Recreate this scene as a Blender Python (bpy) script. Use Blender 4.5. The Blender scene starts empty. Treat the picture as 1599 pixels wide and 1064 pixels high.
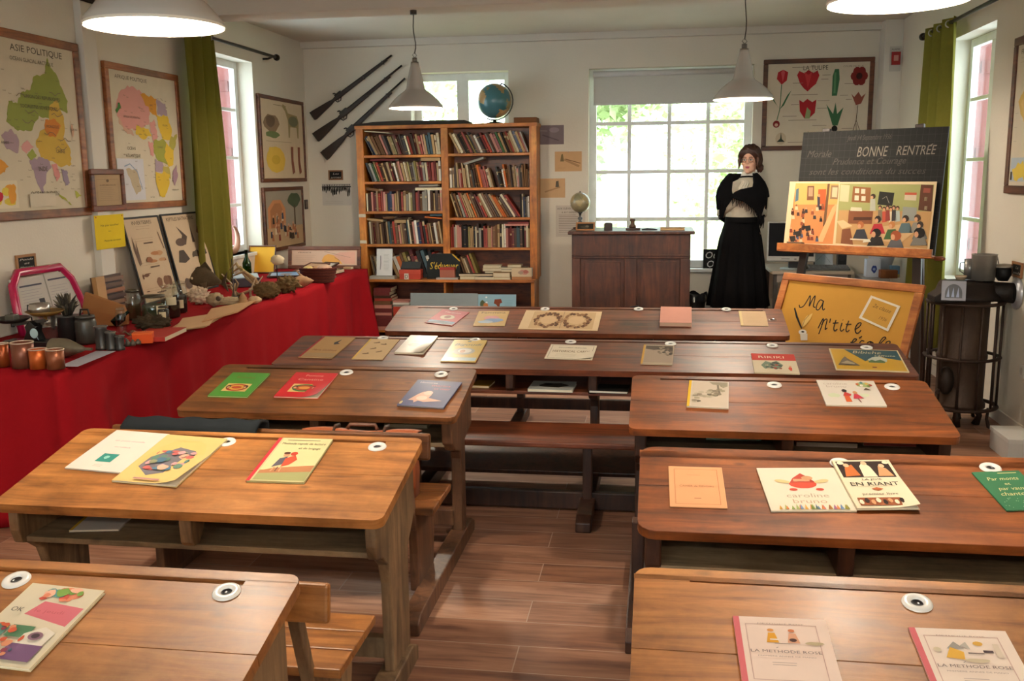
import bpy, bmesh, math, random
from mathutils import Vector, Matrix, noise
random.seed(7)
SC = bpy.context.scene
COL = SC.collection
PI = math.pi
# ------------------------------------------------------------------ camera
FPX, PIT, YAW, ROL, CH = 1490.0, 0.1718532, 0.1522012, -0.0120133, 1.6
_fw = Vector((-math.sin(YAW)*math.cos(PIT), math.cos(YAW)*math.cos(PIT), -math.sin(PIT)))
_r0 = Vector((math.cos(YAW), math.sin(YAW), 0)); _u0 = _r0.cross(_fw)
_r = _r0*math.cos(ROL)+_u0*math.sin(ROL); _u = _u0*math.cos(ROL)-_r0*math.sin(ROL)
CAM = Vector((0, 0, CH))
def ray(px, py): return _r*((px-799.5)/FPX)-_u*((py-532)/FPX)+_fw
def PZ(px, py, z): d = ray(px, py); return CAM+d*((z-CH)/d.z)
def PX(px, py, x): d = ray(px, py); return CAM+d*(x/d.x)
def PY(px, py, y): d = ray(px, py); return CAM+d*(y/d.y)
def PP(px, py, p0, n): d = ray(px, py); return CAM+d*((p0-CAM).dot(n)/d.dot(n))
cd = bpy.data.cameras.new('camera'); cam = bpy.data.objects.new('camera', cd); COL.objects.link(cam)
cd.sensor_width = 36; cd.lens = FPX/1599*36; cd.clip_start = .02; cd.clip_end = 300
m = Matrix((_r, _u, -_fw)).transposed().to_4x4(); m.translation = CAM; cam.matrix_world = m
SC.camera = cam
# ------------------------------------------------------------------ colour + materials
def lin(h):
    if isinstance(h, (tuple, list)): return tuple(h)
    h = h.lstrip('#')
    if len(h) == 3: h = ''.join(c*2 for c in h)
    o = []
    for i in (0, 2, 4):
        c = int(h[i:i+2], 16)/255
        o.append(c/12.92 if c <= .04045 else ((c+.055)/1.055)**2.4)
    return (o[0], o[1], o[2], 1)
def newmat(name):
    m = bpy.data.materials.new(name); m.use_nodes = True
    nt = m.node_tree; b = nt.nodes['Principled BSDF']
    return m, nt, b
def N(nt, t, **kw):
    n = nt.nodes.new(t)
    for k, v in kw.items():
        if k.startswith('i_'):
            n.inputs[k[2:].replace('_', ' ')].default_value = v
        else: setattr(n, k, v)
    return n
def ramp(nt, fac, stops):
    r = nt.nodes.new('ShaderNodeValToRGB'); e = r.color_ramp.elements
    while len(e) < len(stops): e.new(.5)
    for i, (p, c) in enumerate(stops): e[i].position = p; e[i].color = lin(c)
    nt.links.new(fac, r.inputs[0]); return r.outputs[0]
def paint(name, rough=.7, metal=0, coat=0, var=.12, scale=9, spec=.5, bump=0):
    """surface colour from the mesh's own colour attribute, mottled slightly by noise"""
    m, nt, b = newmat(name)
    a = N(nt, 'ShaderNodeVertexColor', layer_name='Col')
    tc = N(nt, 'ShaderNodeTexCoord'); nz = N(nt, 'ShaderNodeTexNoise', i_Scale=scale, i_Detail=5.0)
    nt.links.new(tc.outputs['Object'], nz.inputs['Vector'])
    mr = N(nt, 'ShaderNodeMapRange'); mr.inputs[3].default_value = 1-var; mr.inputs[4].default_value = 1+var
    nt.links.new(nz.outputs[0], mr.inputs[0])
    hv = N(nt, 'ShaderNodeHueSaturation'); nt.links.new(a.outputs[0], hv.inputs['Color']); nt.links.new(mr.outputs[0], hv.inputs['Value'])
    nt.links.new(hv.outputs[0], b.inputs['Base Color'])
    b.inputs['Roughness'].default_value = rough; b.inputs['Metallic'].default_value = metal
    b.inputs['Coat Weight'].default_value = coat; b.inputs['Coat Roughness'].default_value = .2
    b.inputs['Specular IOR Level'].default_value = spec
    if bump:
        n2 = N(nt, 'ShaderNodeTexNoise', i_Scale=scale*8, i_Detail=4.0); nt.links.new(tc.outputs['Object'], n2.inputs['Vector'])
        bp = N(nt, 'ShaderNodeBump', i_Strength=bump, i_Distance=.004); nt.links.new(n2.outputs[0], bp.inputs['Height']); nt.links.new(bp.outputs[0], b.inputs['Normal'])
    return m
M_MATTE = paint('matte_painted', .85, spec=.3)
M_PAPER = paint('printed_paper', .75, var=.06, scale=14, spec=.3)
M_GLOSSY = paint('glossy_print', .32, coat=.25, var=.05, scale=14)
M_SATIN = paint('satin_painted', .45)
M_ENAMEL = paint('enamel', .25, coat=.3, var=.04)
M_METAL = paint('worn_metal', .36, metal=.55, var=.25, scale=14)
M_ALU = paint('aluminium', .22, metal=.8, var=.08)
M_IRON = paint('rusty_iron', .55, metal=.5, var=.45, scale=12, bump=.3)
M_CLOTH = paint('woven_cloth', .95, var=.15, scale=30, spec=.1, bump=.2)
M_FUR = paint('rough_organic', .95, var=.5, scale=25, spec=.15, bump=.8)
M_SKIN = paint('smooth_skin', .5, var=.05)
M_SLATE = paint('chalky_slate', .7, var=.35, scale=6, spec=.3)
def wood(name, c0, c1, c2, rough=.47, sc=1.0, coat=.08, knots=.5, axis='X'):
    m, nt, b = newmat(name)
    tc = N(nt, 'ShaderNodeTexCoord'); mp = N(nt, 'ShaderNodeMapping')
    s = {'X': (.9, 9, 9), 'Z': (9, 9, .9), 'Y': (9, .9, 9)}[axis]
    mp.inputs['Scale'].default_value = [q*sc for q in s]
    oi = N(nt, 'ShaderNodeObjectInfo'); vm = N(nt, 'ShaderNodeVectorMath', operation='ADD')
    mul = N(nt, 'ShaderNodeMath', operation='MULTIPLY'); mul.inputs[1].default_value = 37.0
    nt.links.new(oi.outputs['Random'], mul.inputs[0]); nt.links.new(tc.outputs['Object'], vm.inputs[0]); nt.links.new(mul.outputs[0], vm.inputs[1])
    nt.links.new(vm.outputs[0], mp.inputs[0])
    n1 = N(nt, 'ShaderNodeTexNoise', i_Scale=2.2, i_Detail=8.0, i_Roughness=.62, i_Distortion=.9)
    nt.links.new(mp.outputs[0], n1.inputs['Vector'])
    col = ramp(nt, n1.outputs[0], [(.28, c0), (.5, c1), (.72, c2)])
    n2 = N(nt, 'ShaderNodeTexNoise', i_Scale=3.4, i_Detail=7.0, i_Roughness=.65); nt.links.new(vm.outputs[0], n2.inputs['Vector'])
    st = ramp(nt, n2.outputs[0], [(.3, '#4c423a'), (.62, '#ffffff')])
    mx = N(nt, 'ShaderNodeMix', data_type='RGBA', blend_type='MULTIPLY'); mx.inputs[0].default_value = .72
    nt.links.new(col, mx.inputs[6]); nt.links.new(st, mx.inputs[7])
    # scattered dark knots
    m2 = N(nt, 'ShaderNodeMapping'); m2.inputs['Scale'].default_value = (2.6, 5.2, 5.2) if axis == 'X' else (5.2, 5.2, 2.6)
    nt.links.new(vm.outputs[0], m2.inputs[0]); vo = N(nt, 'ShaderNodeTexVoronoi', i_Scale=1.6, i_Randomness=1.0); nt.links.new(m2.outputs[0], vo.inputs['Vector'])
    kn = ramp(nt, vo.outputs['Distance'], [(.03, '#3a2416'), (.11, '#ffffff')])
    m3 = N(nt, 'ShaderNodeMix', data_type='RGBA', blend_type='MULTIPLY'); m3.inputs[0].default_value = knots
    nt.links.new(mx.outputs[2], m3.inputs[6]); nt.links.new(kn, m3.inputs[7]); nt.links.new(m3.outputs[2], b.inputs['Base Color'])
    rr = N(nt, 'ShaderNodeMapRange'); rr.inputs[3].default_value = rough-.12; rr.inputs[4].default_value = rough+.16
    nt.links.new(n2.outputs[0], rr.inputs[0]); nt.links.new(rr.outputs[0], b.inputs['Roughness'])
    b.inputs['Coat Weight'].default_value = coat; b.inputs['Coat Roughness'].default_value = .25
    bp = N(nt, 'ShaderNodeBump', i_Strength=.25, i_Distance=.003); nt.links.new(n1.outputs[0], bp.inputs['Height']); nt.links.new(bp.outputs[0], b.inputs['Normal'])
    return m
W_HONEY = wood('honey_wood', '#764318', '#b47438', '#cc8d4e')
W_TAN = wood('tan_wood', '#70421f', '#a86c36', '#c08446')
W_BROWN = wood('brown_wood', '#502c12', '#8a5428', '#a66b36')
W_DARK = wood('dark_wood', '#3c1a0c', '#76391a', '#984f27', rough=.45)
W_RED = wood('reddish_wood', '#4c220e', '#8c4a1b', '#ab6029', knots=.7)
W_FAR = wood('worn_dark_wood', '#401e11', '#7e4225', '#a05c3a', rough=.41)
W_GREY = wood('weathered_wood', '#6b5a45', '#9a8466', '#b09a7a', rough=.6, coat=0)
W_GREYZ = wood('weathered_upright_wood', '#55402c', '#86694a', '#a0825f', rough=.6, coat=0, axis='Z')
W_TANZ = wood('tan_upright_wood', '#6e4426', '#9c6b3e', '#b58350', axis='Z')
W_BROWNZ = wood('brown_upright_wood', '#40281a', '#6b4730', '#86603f', axis='Z')
W_DARKZ = wood('dark_upright_wood', '#22120c', '#452617', '#5c3824', axis='Z')
W_PINE = wood('orange_pine', '#965218', '#c87628', '#dc9440', knots=.3)
W_PINEZ = wood('orange_pine_upright', '#965218', '#c87628', '#dc9440', knots=.3, axis='Z')
W_OAK = wood('oak_desk', '#34180d', '#562c19', '#6c3c23', knots=.15, axis='Z')
W_FRAME = wood('frame_wood', '#6c3a1c', '#9c5c30', '#b27440', knots=.1)
W_FRAMED = wood('dark_frame_wood', '#3a1c10', '#66361d', '#7c4728', knots=.1)
W_EASEL = wood('easel_wood', '#8a4a1c', '#b86a2c', '#cc8440', knots=.2)
def wallmat(name, c, bump=.12):
    m, nt, b = newmat(name); tc = N(nt, 'ShaderNodeTexCoord')
    n1 = N(nt, 'ShaderNodeTexNoise', i_Scale=1.1, i_Detail=6.0); nt.links.new(tc.outputs['Object'], n1.inputs['Vector'])
    l = lin(c); d = tuple(x*.9 for x in l[:3])+(1,)
    nt.links.new(ramp(nt, n1.outputs[0], [(.3, d), (.7, l)]), b.inputs['Base Color'])
    n2 = N(nt, 'ShaderNodeTexNoise', i_Scale=60.0, i_Detail=4.0); nt.links.new(tc.outputs['Object'], n2.inputs['Vector'])
    bp = N(nt, 'ShaderNodeBump', i_Strength=bump, i_Distance=.01); nt.links.new(n2.outputs[0], bp.inputs['Height']); nt.links.new(bp.outputs[0], b.inputs['Normal'])
    b.inputs['Roughness'].default_value = .9; b.inputs['Specular IOR Level'].default_value = .25
    return m
M_WALL = wallmat('cream_plaster', '#ded6c6')
M_CEIL = wallmat('white_ceiling', '#d6cfc2')
M_TRIM = wallmat('white_trim', '#d8d2c6', .03)
def floormat():
    m, nt, b = newmat('plank_floor'); tc = N(nt, 'ShaderNodeTexCoord')
    br = N(nt, 'ShaderNodeTexBrick', offset=.37, offset_frequency=2, squash=1.0)
    br.inputs['Scale'].default_value = 1; br.inputs['Brick Width'].default_value = 1.22; br.inputs['Row Height'].default_value = .178
    br.inputs['Mortar Size'].default_value = .0022; br.inputs['Mortar Smooth'].default_value = .3; br.inputs['Bias'].default_value = 0
    br.inputs['Color1'].default_value = lin('#000'); br.inputs['Color2'].default_value = lin('#fff'); br.inputs['Mortar'].default_value = lin('#777')
    nt.links.new(tc.outputs['Object'], br.inputs['Vector'])
    mp = N(nt, 'ShaderNodeMapping'); mp.inputs['Scale'].default_value = (1.1, 11, 1); nt.links.new(tc.outputs['Object'], mp.inputs[0])
    n1 = N(nt, 'ShaderNodeTexNoise', i_Scale=2.4, i_Detail=8.0, i_Roughness=.6, i_Distortion=.6); nt.links.new(mp.outputs[0], n1.inputs['Vector'])
    g = ramp(nt, n1.outputs[0], [(.3, '#744f3e'), (.5, '#a27860'), (.7, '#b88f76')])
    t = ramp(nt, br.outputs['Color'], [(0, '#c4b4aa'), (1, '#ffffff')])
    mx = N(nt, 'ShaderNodeMix', data_type='RGBA', blend_type='MULTIPLY'); mx.inputs[0].default_value = 1.0
    nt.links.new(g, mx.inputs[6]); nt.links.new(t, mx.inputs[7])
    m2 = N(nt, 'ShaderNodeMix', data_type='RGBA'); nt.links.new(br.outputs['Fac'], m2.inputs[0]); nt.links.new(mx.outputs[2], m2.inputs[6]); m2.inputs[7].default_value = lin('#a89282')
    nt.links.new(m2.outputs[2], b.inputs['Base Color']); b.inputs['Roughness'].default_value = .52
    bp = N(nt, 'ShaderNodeBump', i_Strength=.15, i_Distance=.003); nt.links.new(n1.outputs[0], bp.inputs['Height']); nt.links.new(bp.outputs[0], b.inputs['Normal'])
    return m
M_FLOOR = floormat()
def glassmat(name, tint='#f2f7f5', refl=.06, rough=.02):
    m, nt, b = newmat(name); nt.nodes.remove(b); out = nt.nodes['Material Output']
    t = N(nt, 'ShaderNodeBsdfTransparent'); t.inputs[0].default_value = lin(tint)
    g = N(nt, 'ShaderNodeBsdfGlossy'); g.inputs['Roughness'].default_value = rough
    lw = N(nt, 'ShaderNodeLayerWeight'); lw.inputs[0].default_value = .5; pw = N(nt, 'ShaderNodeMath', operation='POWER'); nt.links.new(lw.outputs['Facing'], pw.inputs[0]); pw.inputs[1].default_value = 5.0
    ma = N(nt, 'ShaderNodeMath', operation='MULTIPLY_ADD'); nt.links.new(pw.outputs[0], ma.inputs[0]); ma.inputs[1].default_value = .6; ma.inputs[2].default_value = refl*.6
    mx = N(nt, 'ShaderNodeMixShader'); nt.links.new(ma.outputs[0], mx.inputs[0]); nt.links.new(t.outputs[0], mx.inputs[1]); nt.links.new(g.outputs[0], mx.inputs[2])
    nt.links.new(mx.outputs[0], out.inputs[0]); return m
M_GLASS = glassmat('window_glass')
M_JAR = glassmat('jar_glass', '#f3f6f2', refl=.16, rough=.04)
M_GREENGLASS = glassmat('green_bottle_glass', '#4f7a3c', rough=.05)
M_TEALGLASS = glassmat('teal_bottle_glass', '#2f7f78', rough=.05)
def emit(name, c, s):
    m, nt, b = newmat(name); b.inputs['Emission Color'].default_value = lin(c); b.inputs['Emission Strength'].default_value = s
    b.inputs['Base Color'].default_value = lin('#fff'); return m
M_BULB = emit('lit_bulb', '#fff0d8', 9.0)
# ------------------------------------------------------------------ mesh builder
def cat(mt): return mt
class MB:
    def __init__(s, M=None): s.v = []; s.f = []; s.c = []; s.sm = []; s.M = M; s.mi = []
    def add(s, vs, fs, col='#888', smooth=False):
        b = len(s.v); M = s.M
        s.v += [tuple(M @ Vector(p)) if M is not None else tuple(p) for p in vs]
        l = lin(col)
        for f in fs:
            s.f.append([b+i for i in f]); s.c.append(l); s.sm.append(smooth)
        return s
    def box(s, a, b, col='#888'):
        (x0, y0, z0), (x1, y1, z1) = a, b
        return s.add([(x0, y0, z0), (x1, y0, z0), (x1, y1, z0), (x0, y1, z0), (x0, y0, z1), (x1, y0, z1), (x1, y1, z1), (x0, y1, z1)],
              [(0, 3, 2, 1), (4, 5, 6, 7), (0, 1, 5, 4), (1, 2, 6, 5), (2, 3, 7, 6), (3, 0, 4, 7)], col)
    def cbox(s, c, d, col='#888', R=None):
        h = [x/2 for x in d]; c = Vector(c); R = R or Matrix.Identity(3)
        vs = [c+R @ Vector((sx*h[0], sy*h[1], sz*h[2])) for sz in (-1, 1) for sx, sy in ((-1, -1), (1, -1), (1, 1), (-1, 1))]
        return s.add(vs, [(0, 3, 2, 1), (4, 5, 6, 7), (0, 1, 5, 4), (1, 2, 6, 5), (2, 3, 7, 6), (3, 0, 4, 7)], col)
    def beam(s, p, q, w, h, col='#888', up=(0, 0, 1)):
        p, q = Vector(p), Vector(q); d = (q-p).normalized(); u = Vector(up); x = d.cross(u)
        if x.length < 1e-4: x = d.cross(Vector((0, 1, 0)))
        x.normalize(); z = x.cross(d)
        vs = [e+x*(a*w/2)+z*(b*h/2) for e in (p, q) for a, b in ((-1, -1), (1, -1), (1, 1), (-1, 1))]
        return s.add(vs, [(0, 1, 2, 3), (7, 6, 5, 4), (0, 4, 5, 1), (1, 5, 6, 2), (2, 6, 7, 3), (3, 7, 4, 0)], col)
    def prism(s, pts, w0, w1, ax='z', col='#888', capcol=None):
        """polygon pts (a,b) extruded from w0 to w1 along ax"""
        mk = {'z': lambda a, b, w: (a, b, w), 'y': lambda a, b, w: (a, w, b), 'x': lambda a, b, w: (w, a, b)}[ax]
        n = len(pts); vs = [mk(a, b, w0) for a, b in pts]+[mk(a, b, w1) for a, b in pts]
        s.add(vs, [tuple(range(n))[::-1], tuple(range(n, 2*n))]+[(i, (i+1) % n, n+(i+1) % n, n+i) for i in range(n)], col)
        return s
    def lathe(s, prof, n=24, col='#888', o=(0, 0, 0), cols=None, smooth=True, R=None, cap=True):
        o = Vector(o); R = R or Matrix.Identity(3); vs = []; k = len(prof)
        for r, z in prof:
            for i in range(n):
                a = 2*PI*i/n; vs.append(o+R @ Vector((r*math.cos(a), r*math.sin(a), z)))
        for j in range(k-1):
            fs = [(j*n+i, j*n+(i+1) % n, (j+1)*n+(i+1) % n, (j+1)*n+i) for i in range(n)]
            b = len(s.v) if j == 0 else b0
            if j == 0:
                b0 = len(s.v); s.add(vs, [], col)
            l = lin(cols[j] if cols else col)
            for f in fs: s.f.append([b0+q for q in f]); s.c.append(l); s.sm.append(smooth)
        if cap:
            for j in (0, k-1):
                if prof[j][0] > 1e-4:
                    f = [b0+j*n+i for i in range(n)]
                    s.f.append(f[::-1] if j == 0 else f); s.c.append(lin(cols[min(j, k-2)] if cols else col)); s.sm.append(False)
        return s
    def cyl(s, p, q, r, n=12, col='#888', r2=None): return s.tube([p, q], [r, r if r2 is None else r2], n, col)
    def tube(s, pts, r, n=8, col='#888', closed=False, cap=True, flat=1.0):
        pts = [Vector(p) for p in pts]; k = len(pts); vs = []
        rs = r if isinstance(r, (list, tuple)) else [r]*k
        up = None
        for i, p in enumerate(pts):
            if closed: d = pts[(i+1) % k]-pts[i-1]
            else: d = pts[min(i+1, k-1)]-pts[max(i-1, 0)]
            d.normalize()
            if up is None:
                up = Vector((0, 0, 1)) if abs(d.z) < .9 else Vector((1, 0, 0))
            x = d.cross(up); x.normalize(); y = x.cross(d); up = y
            for j in range(n):
                a = 2*PI*j/n; vs.append(p+x*(rs[i]*math.cos(a))+y*(rs[i]*flat*math.sin(a)))
        fs = []
        for i in range(k if closed else k-1):
            i2 = (i+1) % k
            fs += [(i*n+j, i*n+(j+1) % n, i2*n+(j+1) % n, i2*n+j) for j in range(n)]
        s.add(vs, fs, col, True)
        if cap and not closed:
            b = len(s.v)-len(vs); l = lin(col)
            for f in (list(range(n))[::-1], [(k-1)*n+j for j in range(n)]): s.f.append([b+q for q in f]); s.c.append(l); s.sm.append(False)
        return s
    def ell(s, c, r, col='#888', n=16, k=10, R=None, fn=None):
        c = Vector(c); R = R or Matrix.Identity(3); vs = []
        for j in range(k+1):
            t = PI*j/k
            for i in range(n):
                a = 2*PI*i/n; d = Vector((math.sin(t)*math.cos(a), math.sin(t)*math.sin(a), -math.cos(t)))
                q = 1 if fn is None else fn(d)
                vs.append(c+R @ Vector((d.x*r[0]*q, d.y*r[1]*q, d.z*r[2]*q)))
        fs = [(j*n+i, j*n+(i+1) % n, (j+1)*n+(i+1) % n, (j+1)*n+i) for j in range(k) for i in range(n)]
        return s.add(vs, fs, col, True)
    def loft(s, rings, col='#888', cap=True, cols=None, smooth=True):
        n = len(rings[0]); vs = [p for r in rings for p in r]; b = len(s.v)
        s.add(vs, [], col)
        for j in range(len(rings)-1):
            l = lin(cols[j] if cols else col)
            for i in range(n):
                s.f.append([b+j*n+i, b+j*n+(i+1) % n, b+(j+1)*n+(i+1) % n, b+(j+1)*n+i]); s.c.append(l); s.sm.append(smooth)
        if cap:
            s.f.append([b+i for i in range(n)][::-1]); s.c.append(lin(cols[0] if cols else col)); s.sm.append(False)
            e = b+(len(rings)-1)*n; s.f.append([e+i for i in range(n)]); s.c.append(lin(cols[-1] if cols else col)); s.sm.append(False)
        return s
    def grid(s, fn, nu, nv, col='#888', smooth=True, colfn=None):
        vs = [fn(i/nu, j/nv) for j in range(nv+1) for i in range(nu+1)]
        b = len(s.v); s.add(vs, [], col)
        for j in range(nv):
            for i in range(nu):
                k = j*(nu+1)+i; s.f.append([b+k, b+k+1, b+k+nu+2, b+k+nu+1]); s.c.append(lin(colfn(i/nu, j/nv)) if colfn else lin(col)); s.sm.append(smooth)
        return s
    # --- flat printed art in the (u,v) plane, each layer a hair above the last
    L = 0
    def _w(s): s.L += 1; return s.w0+s.L*s.dw
    w0 = 0.0; dw = 1.6e-4
    def art(s, w0=0.0, dw=1.6e-4): s.w0 = w0; s.dw = dw; s.L = 0; return s
    def rect(s, a, b, c, d, col): w = s._w(); return s.add([(a, b, w), (c, b, w), (c, d, w), (a, d, w)], [(0, 1, 2, 3)], col)
    def poly(s, pts, col):
        w = s._w(); return s.add([(a, b, w) for a, b in pts], [tuple(range(len(pts)))], col)
    def coast(s, pts, col, k=5, j=.16):
        rn = random.Random(int(abs(pts[0][0]*7919+pts[1][1]*104729)*1000)); o = []
        for i, p in enumerate(pts):
            q = pts[(i+1) % len(pts)]; d = math.hypot(q[0]-p[0], q[1]-p[1])
            for a in range(k): t = a/k; e = d*j*(rn.random()-.5) if a else 0; f = d*j*(rn.random()-.5) if a else 0; o.append((p[0]+(q[0]-p[0])*t+e, p[1]+(q[1]-p[1])*t+f))
        return s.poly(o, col)
    def disc(s, u, v, ru, rv, col, n=14, rot=0):
        c, q = math.cos(rot), math.sin(rot)
        return s.poly([(u+ru*math.cos(2*PI*i/n)*c-rv*math.sin(2*PI*i/n)*q, v+ru*math.cos(2*PI*i/n)*q+rv*math.sin(2*PI*i/n)*c) for i in range(n)], col)
    def blob(s, u, v, ru, rv, col, seed=0, n=12, j=.3):
        rn = random.Random(seed)
        return s.poly([(u+ru*(1-j*rn.random())*math.cos(2*PI*i/n), v+rv*(1-j*rn.random())*math.sin(2*PI*i/n)) for i in range(n)], col)
    def line(s, pts, wd, col):
        w = s._w(); vs = []; k = len(pts)
        for i, (a, b) in enumerate(pts):
            p = pts[max(i-1, 0)]; q = pts[min(i+1, k-1)]; dx, dy = q[0]-p[0], q[1]-p[1]; l = math.hypot(dx, dy) or 1
            nx, ny = -dy/l*wd/2, dx/l*wd/2; vs += [(a+nx, b+ny, w), (a-nx, b-ny, w)]
        return s.add(vs, [(2*i+1, 2*i+3, 2*i+2, 2*i) for i in range(k-1)], col)
    def lines(s, u0, u1, v0, v1, n, col='#555', th=.0016, seed=0, rag=.3):
        """rows of body text too small to read"""
        rn = random.Random(seed)
        for i in range(n):
            v = v0+(v1-v0)*(i+.5)/n; s.L = 1; s.rect(u0, v-th/2, u1-(u1-u0)*rag*rn.random(), v+th/2, col)
        return s
    def text(s, t, u, v, size, col='#222', align='C', shear=0, rot=0, sx=1, fit=None):
        vs, fs, w_, h_ = glyphs(t)
        if fit: sx = fit/(w_*size)
        w = s._w(); ox = {'C': -w_/2, 'L': 0, 'R': -w_}[align]; c, q = math.cos(rot), math.sin(rot); o = []
        for x, y in vs:
            a = ((x+ox)+shear*y)*size*sx; b = (y-.35)*size; o.append((u+a*c-b*q, v+a*q+b*c, w))
        return s.add(o, fs, col)
    def build(s, name, mat, parent=None, bevel=0, seg=2, sub=0, solid=0, rec=True):
        me = bpy.data.meshes.new(name); me.from_pydata(s.v, [], s.f)
        me.polygons.foreach_set('use_smooth', s.sm)
        at = me.color_attributes.new('Col', 'FLOAT_COLOR', 'CORNER')
        buf = []
        for f, c in zip(s.f, s.c): buf += list(c)*len(f)
        at.data.foreach_set('color', buf)
        me.materials.append(mat)
        if rec:
            bm = bmesh.new(); bm.from_mesh(me); bmesh.ops.recalc_face_normals(bm, faces=bm.faces); bm.to_mesh(me); bm.free()
        me.update()
        o = bpy.data.objects.new(name, me); COL.objects.link(o)
        if parent is not None: o.parent = parent
        if sub: md = o.modifiers.new('smooth', 'SUBSURF'); md.levels = sub; md.render_levels = sub
        if solid: md = o.modifiers.new('thick', 'SOLIDIFY'); md.thickness = solid; md.offset = 0
        if bevel: md = o.modifiers.new('edge', 'BEVEL'); md.width = bevel; md.segments = seg; md.limit_method = 'ANGLE'; md.angle_limit = math.radians(40)
        return o
_gl = {}
def _init_glyphs():
    chars = "ABCDEFGHIJKLMNOPQRSTUVWXYZabcdefghijklmnopqrstuvwxyz0123456789éÉèêà'.,-+()&:!"
    obs = {}
    def mk(t):
        cu = bpy.data.curves.new('t', 'FONT'); cu.body = t; cu.size = 1; cu.resolution_u = 2
        ob = bpy.data.objects.new('t', cu); COL.objects.link(ob); return ob
    for c in chars: obs[c] = (mk(c), mk('I'+c+'I'))
    z = mk('II'); dg = bpy.context.evaluated_depsgraph_get()
    def geo(ob):
        me = ob.evaluated_get(dg).to_mesh(); r = ([(v.co.x, v.co.y) for v in me.vertices], [tuple(p.vertices) for p in me.polygons]); ob.evaluated_get(dg).to_mesh_clear(); return r
    def wd(ob): x = [v[0] for v in geo(ob)[0]]; return max(x)-min(x)
    w0 = wd(z)
    for c, (a, b) in obs.items(): _gl[c] = geo(a)+(wd(b)-w0,)
    _gl[' '] = ([], [], .28)
    for ob in [z]+[q for p in obs.values() for q in p]:
        cu = ob.data; bpy.data.objects.remove(ob); bpy.data.curves.remove(cu)
_init_glyphs()
def glyphs(t):
    vs, fs, x = [], [], 0
    for c in t:
        v, f, a = _gl.get(c, _gl['-']); b = len(vs)
        vs += [(p+x, q) for p, q in v]; fs += [tuple(b+i for i in g) for g in f]; x += a
    return vs, fs, x, .7
def rough(a=.2, f=4, b=.08, g=11, s=0):
    o = Vector((s*3.1, s*1.7, s*2.3))
    return lambda d: 1+a*noise.noise(d*f+o)+b*noise.noise(d*g+o)
def T(name, label, cat, loc=(0, 0, 0), rz=0, group=None, M=None):
    o = bpy.data.objects.new(name, None); COL.objects.link(o); o.empty_display_size = .05
    if M is not None: o.matrix_world = M
    else: o.location = loc; o.rotation_euler = (0, 0, rz)
    return tag(o, label, cat, group)
def tag(o, label, cat, group=None, kind=None):
    o['label'] = label; o['category'] = cat
    if group: o['group'] = group
    if kind: o['kind'] = kind
    return o
def lab(o, label): o['label'] = label; return o
def struct(o, label=None):
    o['kind'] = 'structure'
    if label: o['label'] = label
    return o
def at(o, loc=(0, 0, 0), rz=0, M=None):
    if M is not None: o.matrix_world = M
    else: o.location = loc; o.rotation_euler = (0, 0, rz)
    return o
def frame_M(o, x, y):
    """matrix with origin o, local X along x and local Y nearest to y"""
    x = Vector(x).normalized(); z = x.cross(Vector(y)).normalized(); y = z.cross(x)
    m = Matrix((x, y, z)).transposed().to_4x4(); m.translation = Vector(o); return m
def copy_tree(o, parent=None):
    c = o.copy(); COL.objects.link(c)
    if parent is not None: c.parent = parent
    for ch in list(o.children): copy_tree(ch, c)
    return c
# ================================================================== ROOM
XL, XR, YB, ZC, YF = -3.6, 2.18, 9.65, 2.95, -3.4
def holed(name, axis, c0, c1, a0, a1, z0, z1, holes, mat):
    """wall slab between c0 and c1 on axis ('x' or 'y'), spanning a0..a1, with rectangular openings"""
    A = sorted({a0, a1} | {h[0] for h in holes} | {h[1] for h in holes}); Z = sorted({z0, z1} | {h[2] for h in holes} | {h[3] for h in holes})
    mb = MB()
    for i in range(len(A)-1):
        for j in range(len(Z)-1):
            ca, cz = (A[i]+A[i+1])/2, (Z[j]+Z[j+1])/2
            if any(h[0] < ca < h[1] and h[2] < cz < h[3] for h in holes): continue
            if axis == 'y': mb.box((A[i], c0, Z[j]), (A[i+1], c1, Z[j+1]))
            else: mb.box((c0, A[i], Z[j]), (c1, A[i+1], Z[j+1]))
    return struct(mb.build(name, mat))
# openings measured on the walls
bw = (PY(919, 300, YB).x, PY(1172, 300, YB).x, PY(1080, 419, YB).z, PY(1040, 104, YB).z)      # back window x0 x1 z0 z1
sw = (PY(641, 150, YB).x, PY(794, 150, YB).x, PY(700, 205, YB).z-.25, PY(720, 112, YB).z)
lw = (PX(303, 220, XL).y, PX(400, 220, XL).y, PX(405, 392, XL).z, PX(396, 98, XL).z)
rw = (PX(1551, 120, XR).y, PX(1484, 120, XR).y+.05, PX(1490, 440, XR).z, PX(1552, 33, XR).z)
struct(MB().box((XL-.4, YF-.4, -.12), (XR+.4, YB+.4, 0)).build('floor', M_FLOOR))
struct(MB().box((XL-.4, YF-.4, ZC), (XR+.4, YB+.4, ZC+.15)).build('ceiling', M_CEIL))
holed('wall_back', 'y', YB, YB+.36, XL-.36, XR+.36, 0, ZC, [bw, sw], M_WALL)
holed('wall_left', 'x', XL-.2, XL, YF-.36, YB, 0, ZC, [lw], M_WALL)
holed('wall_right', 'x', XR, XR+.2, YF-.36, YB, 0, ZC, [rw], M_WALL)
holed('wall_front', 'y', YF-.25, YF, XL-.36, XR+.36, 0, ZC, [(-2.7, 1.3, .9, 2.55)], M_WALL)  # opening made for the added rear window
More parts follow.
